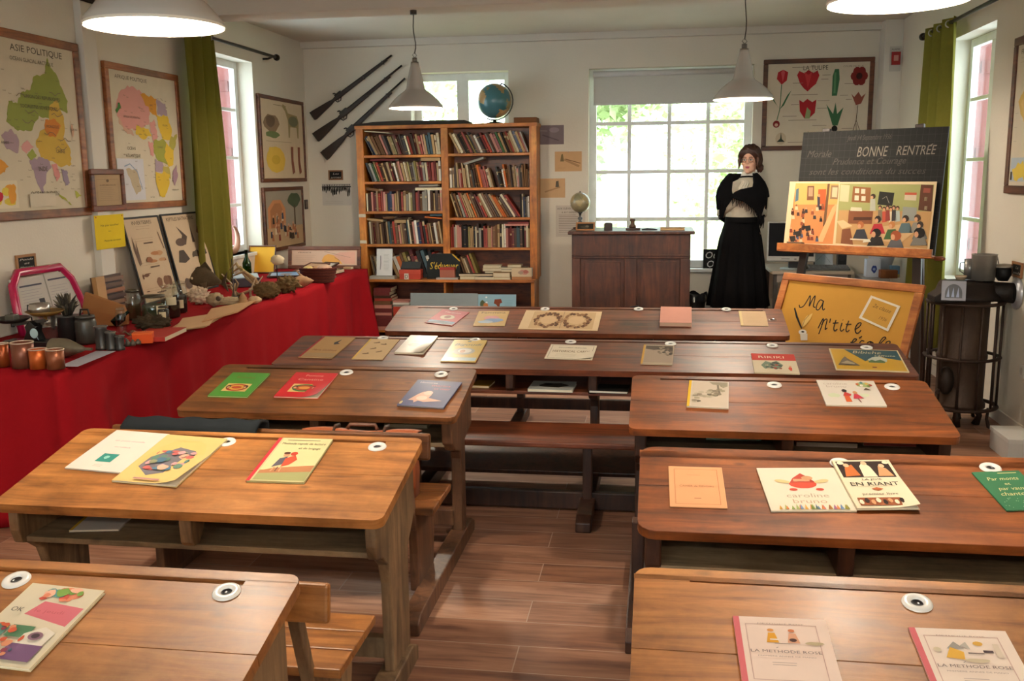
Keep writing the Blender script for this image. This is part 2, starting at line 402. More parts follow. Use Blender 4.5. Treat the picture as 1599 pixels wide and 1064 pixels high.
# ceiling beam, cornice, pipe casings, skirting
by = 7.0
struct(MB().box((XL, by, PY(600, 14, by).z), (XR, by+.3, ZC)).build('beam_ceiling', M_CEIL, bevel=.008))
struct(MB().box((XL, YB-.07, PY(474, 77, YB).z), (XR, YB, ZC)).build('trim_1', M_TRIM))
struct(MB().box((XR-.16, YB-.22, 0), (XR, YB, ZC)).build('trim_2', M_TRIM, bevel=.004))
cy0 = PX(142, 200, XL+.04).y; cy1 = PX(176, 200, XL+.04).y
struct(MB().box((XL, cy0-.02, 0), (XL+.05, cy1-.12, ZC)).build('trim_3', M_TRIM, bevel=.004))
struct(MB().box((XR-.014, YF, 0), (XR, YB, .085)).build('baseboard_right', M_TRIM, bevel=.003))
struct(MB().box((XL, YF, 0), (XL+.014, YB, .085)).build('baseboard_left', M_TRIM, bevel=.003))
struct(MB().box((XL, YB-.014, 0), (XR, YB, .085)).build('baseboard_back', M_TRIM, bevel=.003))
# ------------------------------------------------------------------ windows
WHITE = '#e4e6e2'
def bar_window(name, axis, c, a0, a1, z0, z1, vs, hs, fw=.055, mw=.028, dp=.05, glass=True):
    """window_n (structure) > frame (outer members + glazing bars), glass"""
    root = bpy.data.objects.new(name, None); COL.objects.link(root); struct(root)
    fr = MB()
    def bx(p0, p1, q0, q1, d=dp):
        if axis == 'y': fr.box((p0, c-d/2, q0), (p1, c+d/2, q1), WHITE)
        else: fr.box((c-d/2, p0, q0), (c+d/2, p1, q1), WHITE)
    bx(a0, a0+fw, z0, z1); bx(a1-fw, a1, z0, z1); bx(a0+fw, a1-fw, z0, z0+fw); bx(a0+fw, a1-fw, z1-fw, z1)
    for v in vs:
        w = mw if not isinstance(v, tuple) else v[1]; v = v if not isinstance(v, tuple) else v[0]
        bx(v-w/2, v+w/2, z0+fw, z1-fw, dp*.8)
    for h in hs: bx(a0+fw, a1-fw, h-mw/2, h+mw/2, dp*.7)
    struct(fr.build('frame', M_SATIN, root, bevel=.003))
    g = MB()
    if axis == 'y': g.box((a0+fw*.7, c-.002, z0+fw*.7), (a1-fw*.7, c+.002, z1-fw*.7))
    else:
        cg = c+math.copysign(dp/2-.003, c); g.box((cg-.002, a0+fw*.7, z0+fw*.7), (cg+.002, a1-fw*.7, z1-fw*.7))
    if glass: struct(g.build('glass', M_GLASS, root))
    return root
yb = YB+.13
def bx_(px, py=300): return PY(px, py, yb).x
def bz_(py, px=1040): return PY(px, py, yb).z
w1 = bar_window('window_1', 'y', yb, bw[0]-.004, bw[1]+.004, bw[2]-.004, bw[3]+.004, [bx_(982), bx_(1043.5), bx_(1103)], [bz_(192), bz_(268), bz_(342)], fw=.075, mw=.036)
struct(MB().box((bw[0]-.02, YB-.05, bw[2]-.035), (bw[1]+.02, yb-.03, bw[2]), WHITE).build('sill', M_SATIN, w1, bevel=.006))
ys = YB+.2
w2 = bar_window('window_2', 'y', ys, sw[0], sw[1], sw[2], sw[3], [((sw[0]+sw[1])/2, .12)], [], fw=.07)
w5 = bar_window('window_rear_added', 'y', YF-.2, -2.7, 1.3, .9, 2.55, [-1.7, -.7, .3], [1.45, 2.0], fw=.07)  # unseen window added behind the camera to bring daylight onto the desk fronts
w3 = bar_window('window_3', 'x', XL-.172, lw[0], lw[1], lw[2], lw[3], [((lw[0]+lw[1])/2, .1)], [lw[2]+(lw[3]-lw[2])*k/4 for k in (1, 2, 3)], fw=.06, dp=.05)
struct(MB().box((XL-.2, lw[0], lw[2]-.03), (XL+.02, lw[1], lw[2]), WHITE).build('sill', M_SATIN, w3, bevel=.006))
w4 = bar_window('window_4', 'x', XR+.172, rw[0], rw[1], rw[2], rw[3], [((rw[0]+rw[1])/2, .1)], [rw[2]+(rw[3]-rw[2])*k/4 for k in (1, 2, 3)], fw=.06, dp=.05)
# red shutter leaves folded open outside the side windows
def shutter(x0, x1, y, z0, z1, label):
    mb = MB(); n = 6
    for i in range(n): mb.box((x0+(x1-x0)*i/n+.002, y-.014, z0), (x0+(x1-x0)*(i+1)/n-.002, y+.014, z1), '#7e4643')
    mb.box((x0, y-.01, z0), (x1, y+.01, z1), '#6e3c3a')
    for z in (z0+.25, (z0+z1)/2, z1-.3): mb.box((x0+.02, y-.03, z), (x1-.02, y-.012, z+.09), '#74403d')
    return tag(mb.build('window_shutter', M_MATTE, bevel=.002), label, 'shutter')
shutter(XL-.95, XL-.2005, lw[1]-.0145, lw[2]-.05, lw[3]+.05, 'red board shutter outside the window above the red cloth table')
shutter(XR+.2005, XR+.95, rw[1]-.0145, rw[2]-.05, rw[3]+.05, 'red board shutter outside the window behind the stove')
# roller blind
M_BLIND = paint('blind_fabric', .9, var=.05, scale=60); _nt = M_BLIND.node_tree; _tr = N(_nt, 'ShaderNodeBsdfTranslucent'); _tr.inputs[0].default_value = lin('#c9c4c0'); _mx = N(_nt, 'ShaderNodeMixShader'); _mx.inputs[0].default_value = .22
_nt.links.new(_nt.nodes['Principled BSDF'].outputs[0], _mx.inputs[1]); _nt.links.new(_tr.outputs[0], _mx.inputs[2]); _nt.links.new(_mx.outputs[0], _nt.nodes['Material Output'].inputs[0])
t = T('roller_blind', 'pale grey roller blind half drawn over the large window', 'blind')
zb0 = bz_(161, 1000); bl = MB().box((bw[0]+.045, YB+.045, zb0), (bw[1]-.035, YB+.049, bw[3]-.05), '#c9c5c0'); bl.build('fabric', M_BLIND, t)
MB().box((bw[0]+.045, YB+.04, zb0-.02), (bw[1]-.035, YB+.055, zb0), '#c6c4c2').build('bottom_bar', M_SATIN, t, bevel=.003)
MB().cyl((bw[0]+.04, YB+.05, bw[3]-.05), (bw[1]-.03, YB+.05, bw[3]-.05), .028, 14, '#c9c7c4').build('roller', M_SATIN, t)
# ------------------------------------------------------------------ outdoors seen through the glass
gm, nt, b = newmat('sunny_ground'); tc = N(nt, 'ShaderNodeTexCoord'); nz = N(nt, 'ShaderNodeTexNoise', i_Scale=.6, i_Detail=6.0); nt.links.new(tc.outputs['Object'], nz.inputs['Vector'])
nt.links.new(ramp(nt, nz.outputs[0], [(.4, '#8a9a58'), (.6, '#b9b48c')]), b.inputs['Base Color']); b.inputs['Roughness'].default_value = 1
struct(MB().box((-30, YB+.4, -.35), (30, 45, -.3)).build('ground_outside', gm))
pm, nt, b = newmat('pale_gravel'); b.inputs['Base Color'].default_value = lin('#d8d4cc'); b.inputs['Roughness'].default_value = 1
pa = MB().prism([(-.3, YB+1.2), (1.6, YB+1.2), (2.4, 15), (2.9, 20), (3.6, 28), (1.9, 28), (1.4, 20), (.5, 15)], -.3, -.285); struct(pa.build('path_outside', pm))
lm, nt, b = newmat('sunlit_leaves'); a = N(nt, 'ShaderNodeVertexColor', layer_name='Col'); nt.links.new(a.outputs[0], b.inputs['Base Color']); b.inputs['Roughness'].default_value = .6
tr = N(nt, 'ShaderNodeBsdfTranslucent'); nt.links.new(a.outputs[0], tr.inputs[0]); mx = N(nt, 'ShaderNodeMixShader'); mx.inputs[0].default_value = .35
nt.links.new(b.outputs[0], mx.inputs[1]); nt.links.new(tr.outputs[0], mx.inputs[2]); nt.links.new(mx.outputs[0], nt.nodes['Material Output'].inputs[0])
def tree(x, y, h, r, label, n=1500, seed=1, low=.2, name='leafy_tree', cat='tree'):
    rn = random.Random(seed); t = T(name, label, cat, (x, y, -.3))
    MB().tube([(0, 0, 0), (.05, 0, h*.3), (.0, .1, h*.7)], [r*.055, r*.04, r*.02], 8, '#5a4a3a').build('trunk', M_FUR, t)
    mb = MB()
    cl = [(rn.uniform(-.75, .75)*r, rn.uniform(-.75, .75)*r, h*(low+(1-low)*rn.random()), r*rn.uniform(.25, .5)) for _ in range(16)]
    for i in range(n):
        cx, cy, cz, cr = rn.choice(cl); d = Vector((rn.gauss(0, 1), rn.gauss(0, 1), rn.gauss(0, 1))).normalized()*cr*rn.random()**.4
        p = Vector((cx, cy, cz))+d; a = Vector((rn.gauss(0, 1), rn.gauss(0, 1), rn.gauss(0, .6))).normalized()*rn.uniform(.07, .14); q = a.cross(Vector((rn.gauss(0, 1), rn.gauss(0, 1), rn.gauss(0, 1)))).normalized()*a.length*.55
        mb.add([p-a, p+q, p+a, p-q], [(0, 1, 2, 3)], rn.choice(['#a9ba8a', '#b8c79a', '#c9d6ae', '#98ab78', '#d8e0c2']))
    mb.build('foliage', lm, t, rec=False)
tree(-1.35, 13.6, 4.6, 1.5, 'broad leafy tree outside the large window behind the globe side', 3400, 3, .05)
tree(1.95, 18.6, 6.4, 1.9, 'taller leafy tree outside behind the middle window panes', 3400, 4, .05)
tree(6.9, 21.5, 6.2, 2.2, 'leafy tree across the gravel path outside the large window', 2600, 5, .1)
tree(-4.9, 17.5, 6.2, 2.0, 'leafy tree outside the small window above the bookcase', 2400, 6, .1)
tree(2.6, 25, 8, 3.0, 'distant leafy tree at the end of the gravel path outside', 3400, 8, .1)
tree(-3.0, 24, 8.5, 2.8, 'distant leafy tree between the two back windows outside', 2800, 9, .1)
# ------------------------------------------------------------------ pendant lamps
def lamp(x, y, z, label, ztop, power, R=.2):
    t = T('pendant_lamp', label, 'lamp', (x, y, z), group='enamel pendant lamps')
    o = MB(); G = '#b4b2ac'
    pr = [(R, 0), (R*1.0, .012), (R*.93, .03), (R*.78, .065), (R*.58, .1), (R*.4, .125), (R*.34, .14), (R*.29, .2), (R*.22, .26), (R*.17, .3), (R*.15, .32), (.012, .325)]
    o.lathe(pr, 40, G, cap=False); o.build('shade', M_ENAMEL, t)
    i_ = MB(); i_.lathe([(a*.985, b-.001) for a, b in pr[:-1]], 40, '#f2eee4', cap=False); i_.build('shade_lining', M_ENAMEL, t)
    MB().lathe([(R*1.0, -.004), (R*1.012, .0), (R*1.0, .005)], 40, '#d8d4c8', cap=False).build('rim', M_ENAMEL, t)
    MB().cyl((0, 0, .325), (0, 0, .36), .018, 12, '#77726a').tube([(.0, 0, .36), (.016, 0, .375), (.0, 0, .4), (-.016, 0, .38), (0, 0, .36)], .003, 6, '#88837a').cyl((0, 0, .30), (0, 0, .33), .03, 12, '#8b867c').build('fitting', M_METAL, t)
    pts = [(0, 0, .39)]; L = ztop-z
    for k in range(1, 9):
        q = k/8; pts.append((.012*math.sin(q*7)*(1-q), .006*math.sin(q*9)*(1-q), .39+(L-.39)*q))
    MB().tube(pts, .004, 6, '#4a443c').build('flex', M_MATTE, t)
    MB().cyl((0, 0, L-.03), (0, 0, L), .025, 12, '#3c3832').build('ceiling_rose', M_SATIN, t)
    MB().lathe([(.001, .02), (.045, .04), (.055, .08), (.04, .125), (.022, .15), (.02, .2)], 20, '#fff').build('bulb', M_BULB, t)
    ld = bpy.data.lights.new('lamp_light', 'POINT'); ld.energy = power; ld.color = (1, .86, .69); ld.shadow_soft_size = .06
    l = bpy.data.objects.new('lamp_light', ld); COL.objects.link(l); l.location = (x, y, z+.01)
    return t
beamz = PY(600, 14, by).z
LP = 31
lamp(-1.49, 2.77, 2.05, 'enamel pendant lamp above the front desks, nearest the wall maps', ZC, LP)
lamp(.69, 3.08, 2.09, 'enamel pendant lamp cut off by the top edge above the easel side', ZC, LP)
lamp(-1.79, 7.1, 2.10, 'enamel pendant lamp hanging in front of the small window and rifles', beamz, LP*1.05)
lamp(.56, 6.83, 2.09, 'enamel pendant lamp hanging in front of the large window', ZC, LP*1.05)
lamp(-1.3, -.6, 2.08, 'enamel pendant lamp over the empty rear of the classroom by the map wall', ZC, LP*.8)  # lamp added out of view to light the front desks
lamp(.75, -.5, 2.08, 'enamel pendant lamp over the empty rear of the classroom by the stove wall', ZC, LP*.8)  # second unseen lamp, added for the front desks too
# ------------------------------------------------------------------ daylight
wd = bpy.data.worlds.new('sky'); SC.world = wd; wd.use_nodes = True
bg = wd.node_tree.nodes['Background']; bg.inputs[0].default_value = (.80, .90, 1, 1); bg.inputs[1].default_value = 4.1
sd = bpy.data.lights.new('sun', 'SUN'); sd.energy = 8; sd.angle = .01; sd.color = (1, .95, .86)
so = bpy.data.objects.new('sun', sd); COL.objects.link(so); so.rotation_euler = (math.radians(40), 0, math.radians(4))
SC.view_settings.view_transform = 'Standard'; SC.view_settings.look = 'None'; SC.view_settings.exposure = 1.08; SC.view_settings.gamma = 1
SC.view_settings.use_curve_mapping = False
SC.cycles.use_denoising = True
SC.cycles.max_bounces = 8
SC.cycles.sample_clamp_indirect = 6

# ================================================================== SCHOOL DESKS
def rrect(x0, y0, x1, y1, rf, rb, n=4):
    """plan outline, front corners rounded by rf and back corners by rb"""
    pts = []
    for cx, cy, r, a0 in ((x0, y0, rf, PI), (x1, y0, rf, 1.5*PI), (x1, y1, rb, 0), (x0, y1, rb, .5*PI)):
        sx = 1 if cx == x0 else -1; sy = 1 if cy == y0 else -1
        if r <= 0: pts.append((cx, cy)); continue
        for k in range(n+1):
            a = a0+k*PI/2/n; pts.append((cx+sx*r+r*math.cos(a), cy+sy*r+r*math.sin(a)))
    return pts
DK = {}
def desk(key, label, x0, x1, yf, zf, yb, zb, top, legm, inner, legs='panel', bench='back', mids=(), groove=None, rc=.03, split=None):
    cx = (x0+x1)/2; W = x1-x0; hw = W/2; d = yb-yf; Lt = math.hypot(d, zb-zf); th = math.atan2(zb-zf, d)
    t = T('school_desk', label, 'desk', (cx, yf, 0), group='wooden school desks with benches')
    S = Matrix.Translation((0, 0, zf)) @ Matrix.Rotation(th, 4, 'X')
    g0, g1 = groove or (-hw+.12, hw-.12)
    tk = .03; mb = MB(S)
    sp = split or Lt*.5
    mb.prism(rrect(-hw, 0, hw, sp-.0012, rc, 0), -tk, 0); mb.prism(rrect(-hw, sp+.0012, hw, Lt-.047, 0, 0), -tk, 0)
    mb.box((-hw, Lt-.047, -tk), (g0, Lt-.027, 0)).box((g1, Lt-.047, -tk), (hw, Lt-.027, 0)).box((g0, Lt-.047, -tk), (g1, Lt-.027, -.012))
    mb.prism(rrect(-hw, Lt-.027, hw, Lt, 0, rc), -tk, 0)
    mb.build('tabletop', top, t, bevel=.006)
    zs = zf-.125                                                # shelf for books
    sh = MB().box((-hw+.06, .06, zs-.018), (hw-.06, d-.03, zs)); sh.build('book_shelf', inner, t, bevel=.003)
    MB().box((-hw+.06, d-.045, zs), (hw-.06, d-.03, zb-.045)).build('back_panel', inner, t)
    ends = [(-hw+.045, 'end'), (hw-.045, 'end')]+[(m-cx, 'mid') for m in mids]
    zt = lambda y: zf+(zb-zf)*y/d-.031
    for x, kd in ends:
        if legs == 'panel':
            pr = [(.03, zt(.03)), (.03, zs+.03), (.045, zs-.015), (.09, zs-.03), (.14, zs-.07), (.165, zs-.14), (.175, .06), (.37, .06), (.375, zs-.1), (d-.04, zs-.02), (d-.04, zt(d-.04))]
            w = .034
        else:
            pr = [(.04, zt(.04)), (.05, zs+.0), (.10, zs-.04), (.2, zs-.075), (.215, zs-.11), (.215, .05), (.3, .05), (.3, zs-.05), (d-.05, zs-.018), (d-.05, zt(d-.05))]
            w = .046
        MB().prism(pr, x-w/2, x+w/2, 'x').build('leg', legm, t, bevel=.006)
        fr = {'back': -.62, 'seat': -.56, 'none': -.1}[bench]
        fe = .4 if legs == 'panel' else .42
        MB().prism([(fr, 0), (fr, .045), (fr+.05, .07), (fe-.05, .075), (fe, .05), (fe, 0)], x-.035, x+.035, 'x').build('foot_rail', legm, t, bevel=.005)
    # centre bracket under the top
    for q in ([0] if not mids else [d_-cx for d_ in (-1.58, -.735, .09, .87)] if key == 'B' else [] if key in ('R2', 'R3') else [(-hw+m-cx)/2 for m in mids]+[(hw+m-cx)/2 for m in mids]):
        MB().prism([(.02, zt(.02)), (.025, zs+.02), (.04, zs+.003), (.07, zs+.001), (.13, zt(.02)-.02), (.2, zt(.2))], q-.02, q+.02, 'x').build('divider', legm, t, bevel=.005)
    MB().box((-hw+.06, .2, .10), (hw-.06, .235, .17)).build('stretcher', legm, t, bevel=.004)
    if bench == 'back':
        for i in range(3):
            y = -.38+i*.103; MB().box((-hw, y, .358), (hw-.005, y+.1, .384)).build('seat_plank', inner if inner is not W_GREY else top, t, bevel=.004)
        for sx in (-1, 1):
            x = sx*(hw-.09)
            MB().prism([(-.36, .05), (-.36, .2), (-.38, .357), (-.06, .357), (-.1, .2), (-.12, .05)], x-.017, x+.017, 'x').build('seat_support', legm, t, bevel=.004)
            MB().beam((x, -.36, .3), (x, -.458, .64 if key == 'L2' else .6), .03, .035).build('back_post', legm, t, bevel=.004)
        R = Matrix.Rotation(math.radians(-8), 3, 'X')
        bzq = .655 if key == 'L2' else .612; MB().cbox((.015, -.485, bzq), (W-.0, .026, .095), R=R).build('backrest', top, t, bevel=.008)
    elif bench == 'seat':
        MB().box((-hw+.1, -.49, .372), (hw-.1, -.13, .40)).build('seat', top, t, bevel=.007)
        MB().box((-hw+.05, -.28, .01), (hw-.05, -.24, .095)).build('floor_beam', legm, t, bevel=.005)
        MB().cbox((0, .03, .16), (W-.14, .28, .024), R=Matrix.Rotation(math.radians(12), 3, 'X')).build('footrest', legm, t, bevel=.004)
        for x, kd in ends: MB().prism([(-.3, .05), (-.3, .371), (-.24, .371), (-.24, .05)], x-.022, x+.022, 'x').build('seat_support', legm, t, bevel=.004)
    DK[key] = dict(M=S, p0=Vector((cx, yf, zf)), x=Vector((1, 0, 0)), y=Vector((0, math.cos(th), math.sin(th))), n=Vector((0, -math.sin(th), math.cos(th))), zs=zs, yf=yf, Lt=Lt)
    return t
desk('L4', 'two-seat tan desk carrying the pink collage magazine, cut off by the picture corner', -2.0, -.765, 1.39, .62, 1.895, .735, W_TAN, W_GREYZ, W_GREY)
desk('L3', 'honey-coloured two-seat desk carrying the white, yellow and red-spined booklets', -1.99, -.765, 2.50, .635, 3.01, .735, W_HONEY, W_GREYZ, W_GREY)
desk('L2', 'brown two-seat desk carrying the green, red and blue books', -2.01, -.80, 3.665, .635, 4.17, .735, W_BROWN, W_BROWNZ, W_GREY, legs='post')
desk('R4', 'pale honey desk carrying two pink-spined music books, cut off by the picture edge', -.04, 1.17, 1.50, .62, 2.03, .735, W_HONEY, W_BROWNZ, W_GREY, bench='seat', rc=.035)
desk('R3', 'reddish desk with a split front edge carrying the peach booklet', -.045, 1.17, 2.515, .635, 2.995, .735, W_RED, W_DARKZ, W_GREY, legs='post', bench='seat', mids=(.52,), rc=.05)
desk('R2', 'reddish desk beside the stove carrying two pale picture books', -.10, 1.11, 3.575, .635, 4.10, .735, W_RED, W_DARKZ, W_GREY, legs='post', bench='seat', mids=(.5,))
desk('B', 'very long dark desk crossing the room with eight booklets on it', -2.0, 1.24, 4.66, .635, 5.15, .708, W_DARK, W_DARKZ, W_DARK, legs='post', bench='seat', mids=(-1.16, -.315, .5))
desk('A', 'long worn dark desk nearest the bookcase and the teacher desk', -1.71, .79, 5.78, .635, 6.24, .735, W_FAR, W_DARKZ, W_DARK, legs='post', bench='none', mids=(-.87, -.04))
ORD = ['first', 'second', 'third', 'fourth', 'fifth', 'sixth', 'seventh', 'eighth', 'ninth', 'tenth', 'eleventh', 'twelfth', 'thirteenth', 'fourteenth', 'fifteenth', 'sixteenth', 'seventeenth', 'eighteenth', 'nineteenth', 'twentieth', 'twenty-first', 'twenty-second', 'twenty-third', 'twenty-fourth', 'twenty-fifth', 'twenty-sixth', 'twenty-seventh', 'twenty-eighth', 'twenty-ninth', 'thirtieth', 'thirty-first', 'thirty-second', 'thirty-third', 'thirty-fourth', 'thirty-fifth', 'thirty-sixth', 'thirty-seventh', 'thirty-eighth', 'thirty-ninth', 'fortieth']
# ------------------------------------------------------------------ porcelain inkwells
def make_inkwell():
    t = T('inkwell', 'x', 'inkwell', group='porcelain inkwells set in the desks')
    MB().lathe([(.012, .0002), (.013, .003), (.016, .005), (.024, .006), (.029, .004), (.031, .0)], 28, '#e8e6e2', cap=False).build('rim', M_ENAMEL, t)
    MB().lathe([(.0001, .0005), (.0128, .0005), (.0128, .002)], 20, '#16131a', cap=False).build('ink', M_GLOSSY, t)
    return t
ink0 = make_inkwell(); _first = [1]
def inkwell(k, px, py, label, dz=0):
    D = DK[k]; p = PP(px, py, D['p0'], D['n']); s = (p-D['p0']).dot(D['y'])
    p = p+D['y']*(min(s, D['Lt']-(.035 if k in 'AB' else .075))-s)
    o = ink0 if _first else copy_tree(ink0); _first.clear()
    o['label'] = label
    return at(o, M=frame_M(p+D['n']*(.001+dz), D['x'], D['y']))
inkwell('L4', 40, 893, 'white inkwell beyond the top of the pink collage magazine')
inkwell('L4', 357, 921, 'white inkwell on the tan front desk near its aisle corner')
inkwell('L3', 360, 685, 'white inkwell between the yellow magazine and the red-spined booklet')
inkwell('L3', 592, 694, 'white inkwell at the aisle corner of the honey-coloured desk')
inkwell('L2', 543, 580, 'white inkwell beyond the red book on the brown desk')
inkwell('L2', 690, 583, 'white inkwell beyond the blue book on the brown desk')
inkwell('R4', 1432, 943, 'white inkwell beyond the pink-spined music books')
inkwell('R3', 1311, 722, 'white inkwell half covered by the black and white book corner')
inkwell('R3', 1546, 731, 'white inkwell beyond the green song book')
inkwell('R2', 1209, 602, 'white inkwell between the yellow-spined book and the white picture book')
inkwell('R2', 1393, 605, 'white inkwell beside the white picture book on its stove side')
for i, (px, lb) in enumerate([(598, 'white inkwell beyond the pale grey booklet on the long dark desk'), (742, 'white inkwell beyond the yellow booklet on the long dark desk'), (891, 'white inkwell beyond the framed-title leaflet on the long dark desk'), (1047, 'white inkwell beyond the grey photo booklet on the long dark desk'), (1206, 'white inkwell beyond the red and cream book on the long dark desk'), (1353, 'white inkwell beyond the blue and yellow book on the long dark desk')]):
    inkwell('B', px, 529+i*3, lb, .002)
for px, lb in [(708, 'pale inkwell on the far desk beyond the glossy red booklet'), (851, 'pale inkwell on the far desk beyond the engraved sheet'), (997, 'pale inkwell on the far desk between engraving and pink book'), (1134, 'pale inkwell on the far desk before the tan card'), (1252, 'x')][:4]:
    inkwell('A', px, 484, lb, .004)
# ------------------------------------------------------------------ books lying on the desks
def book_at(plane, fl, fr, bl, label, th, cov, artf, spine=None, page='#e6dcc4', mat=None, name='book', cat='book', back=None, hm=None, group='old schoolbooks laid out on the desks', curl=0, lift=.0012):
    if isinstance(plane, str): D = DK[plane]; p0, n = D['p0'], D['n']
    else: p0, n = Vector((0, 0, plane)), Vector((0, 0, 1))
    if back:   # only the far edge is known
        a, b_ = PP(*back[0], p0, n), PP(*back[1], p0, n); X = (b_-a); w = X.length; X.normalize(); Y = n.cross(X); h = hm; O = a-Y*h
    else:
        a, b_, c = PP(*fl, p0, n), PP(*fr, p0, n), PP(*bl, p0, n); X = b_-a; w = X.length; X.normalize(); Y = n.cross(X); h = hm or max(.05, (c-a).dot(Y)); O = a
    return book_M(frame_M(O+n*lift, X, Y), w, h, label, th, cov, artf, spine, page, mat, name, cat, group, curl)
def book_M(M, w, h, label, th, cov, artf, spine=None, page='#e6dcc4', mat=None, name='book', cat='book', group=None, curl=0):
    t = T(name, label, cat, M=M, group=group); ct = .0012
    fn = lambda a, b: (a, b, 0)
    mb = MB(); sp = spine or cov
    mb.box((0, 0, 0), (w, h, ct), cov)
    if curl:   # front cover lifts at its free corner
        cz = lambda u, v: th+curl*max(0, (u-.55)/.45)**2*max(0, 1-v*1.6)
        mb.grid(lambda u, v: (w*u, h*v, cz(u, v)), 10, 8, cov); mb.grid(lambda u, v: (w*u, h*v, cz(u, v)-ct), 10, 8, '#cfc4ae')
        mb.box((0, 0, 0), (ct, h, th), sp)
    else:
        mb.box((0, 0, th-ct), (w, h, th), cov).box((0, 0, ct), (ct, h, th-ct), sp)
    mb.art(th, 1.5e-4)
    if spine: mb.rect(0, 0, w*.065, h, spine)
    if artf: artf(mb, w, h)
    mb.build('cover', mat or M_PAPER, t, rec=not curl)
    MB().box((ct, .002, ct), (w-.003, h-.002, th-ct), page).build('pages', M_PAPER, t)
    return t
def A_border(c, m_=.08, th=.0018):
    def f(mb, w, h):
        q = m_*w
        mb.rect(q, q, w-q, q+th, c).rect(q, h-q-th, w-q, h-q, c).rect(q, q, q+th, h-q, c).rect(w-q-th, q, w-q, h-q, c)
    return f
def collage(mb, w, h, u0, v0, u1, v1, cols, n, seed, s0=.08, s1=.2):
    rn = random.Random(seed)
    for i in range(n):
        s = rn.uniform(s0, s1); mb.L = max(mb.L, 1)
        a = u0+(u1-u0)*rn.random(); b = v0+(v1-v0)*rn.random()
        ru = min(s*w, a-u0*.99+.002, u1*1.01-a+.002); rv = min(s*h*.7, b-v0*.99+.002, v1*1.01-b+.002)
        if ru > .002 and rv > .002: mb.blob(a, b, ru, rv, rn.choice(cols), seed*50+i, 9)
        if mb.L > 40: mb.L = 20
# far desk
def a1(mb, w, h):
    mb.rect(.04*w, .72*h, .96*w, .97*h, '#a63c44').rect(.03*w, .03*h, .97*w, .24*h, '#5c83a8').poly([(.03*w, .1*h), (.5*w, .22*h), (.97*w, .12*h), (.97*w, .03*h), (.03*w, .03*h)], '#2f4a60')
    mb.disc(.5*w, .5*h, .26*w, .16*h, '#d8cbb0').disc(.5*w, .52*h, .12*w, .1*h, '#8a4a3a').text('Margotin', .5*w, .84*h, .1*h, '#e8d8c8', fit=.6*w)
book_at('A', (663.5, 505), (706, 510), (680, 483), 'glossy red and blue booklet at the bookcase end of the far desk', .004, '#b04048', a1, mat=M_GLOSSY)
def a2(mb, w, h):
    mb.text('Femmina', .5*w, .88*h, .16*h, '#2a2018', fit=.8*w); mb.blob(.48*w, .52*h, .3*w, .16*h, '#d79aa0', 3).blob(.6*w, .35*h, .34*w, .16*h, '#8aa8d0', 4).blob(.35*w, .25*h, .3*w, .12*h, '#b8c8d8', 5)
book_at('A', (738.6, 510), (788, 510), (746, 487), 'tan booklet titled in black with a blue and pink picture', .004, '#d6b67c', a2, mat=M_GLOSSY)
def a3(mb, w, h):
    mb.rect(.12*w, .06*h, .93*w, .94*h, '#c7a981'); rn = random.Random(4)
    for c in (.34, .7):
        for k in range(46):
            a = 2*PI*k/46; r = rn.uniform(.72, 1.0); mb.L = 2+k % 5
            mb.blob(c*w+.18*w*r*math.cos(a), .5*h+.38*h*r*math.sin(a), .026*w, .075*h, rn.choice(['#6e4a30', '#8a6444', '#5a3c28', '#a88460']), k, 7)
        mb.L = 8; mb.disc(c*w, .5*h, .1*w, .2*h, '#d2b48c', 20).lines(c*w-.05*w, c*w+.05*w, .42*h, .58*h, 4, '#7a5a3c')
    mb.L = 10; mb.rect(.515*w, .06*h, .522*w, .94*h, '#9a8468')
book_at('A', (808.6, 514.7), (933, 517.5), (818.7, 485.3), 'wide brown engraved game sheet on the far desk', .002, '#d8c09a', a3, name='engraved_sheet', cat='print')
book_at('A', (1030, 510), (1080, 511), (1028, 485), 'thick pink cloth-covered book on the far desk', .026, '#c78c7c', None, page='#d9b9a0')
book_at('A', (1156.7, 509.5), (1200, 510.3), (1148.7, 486.5), 'small tan booklet at the stove end of the far desk', .003, '#c9ab88', lambda mb, w, h: (mb.rect(0, 0, .1*w, h, '#d9c28e'), mb.lines(.25*w, .9*w, .2*h, .85*h, 7, '#a58866')))
MB_frag = T('inkwell_fragment', 'broken inkwell sunk beside the tan booklet on the far desk', 'inkwell', M=frame_M(PP(1206, 500, DK['A']['p0'], DK['A']['n']), (1, 0, 0), DK['A']['y']))
MB().lathe([(.012, .0), (.018, .005), (.026, .003), (.028, 0)], 9, '#8a6f66', cap=False).build('rim', M_ENAMEL, MB_frag); MB().lathe([(.0001, .0006), (.013, .0006)], 9, '#1c1210', cap=False).build('hole', M_MATTE, MB_frag)
# long dark desk
def b1(mb, w, h):
    mb.poly([(.55*w, .72*h), (.68*w, .88*h), (.66*w, .72*h), (.76*w, .66*h), (.6*w, .62*h)], '#3a3434').text('Maria Goldmais', .53*w, .35*h, .1*h, '#6a2e20', fit=.72*w, shear=.2).rect(.08*w, .02*h, .98*w, .2*h, '#a68a64')
book_at('B', (465.5, 559), (519, 561), (495, 527), 'brown booklet with a red spine and small black bird', .005, '#b08a58', b1, spine='#9c2c30')
def b2(mb, w, h):
    for i, (u, v, r) in enumerate([(.35, .8, .3), (.62, .72, -.2), (.4, .5, .5), (.3, .25, .2), (.68, .35, .6)]): mb.disc(u*w, v*h, .12*w, .025*h, '#8a7050', 8, r).disc((u+.05)*w, (v+.03)*h, .03*w, .02*h, '#6a5238', 7)
book_at('B', (549, 562), (597.5, 563), (570, 530.5), 'beige booklet with faint sketches and a yellow edge', .004, '#d3b68a', b2, spine='#dcb860')
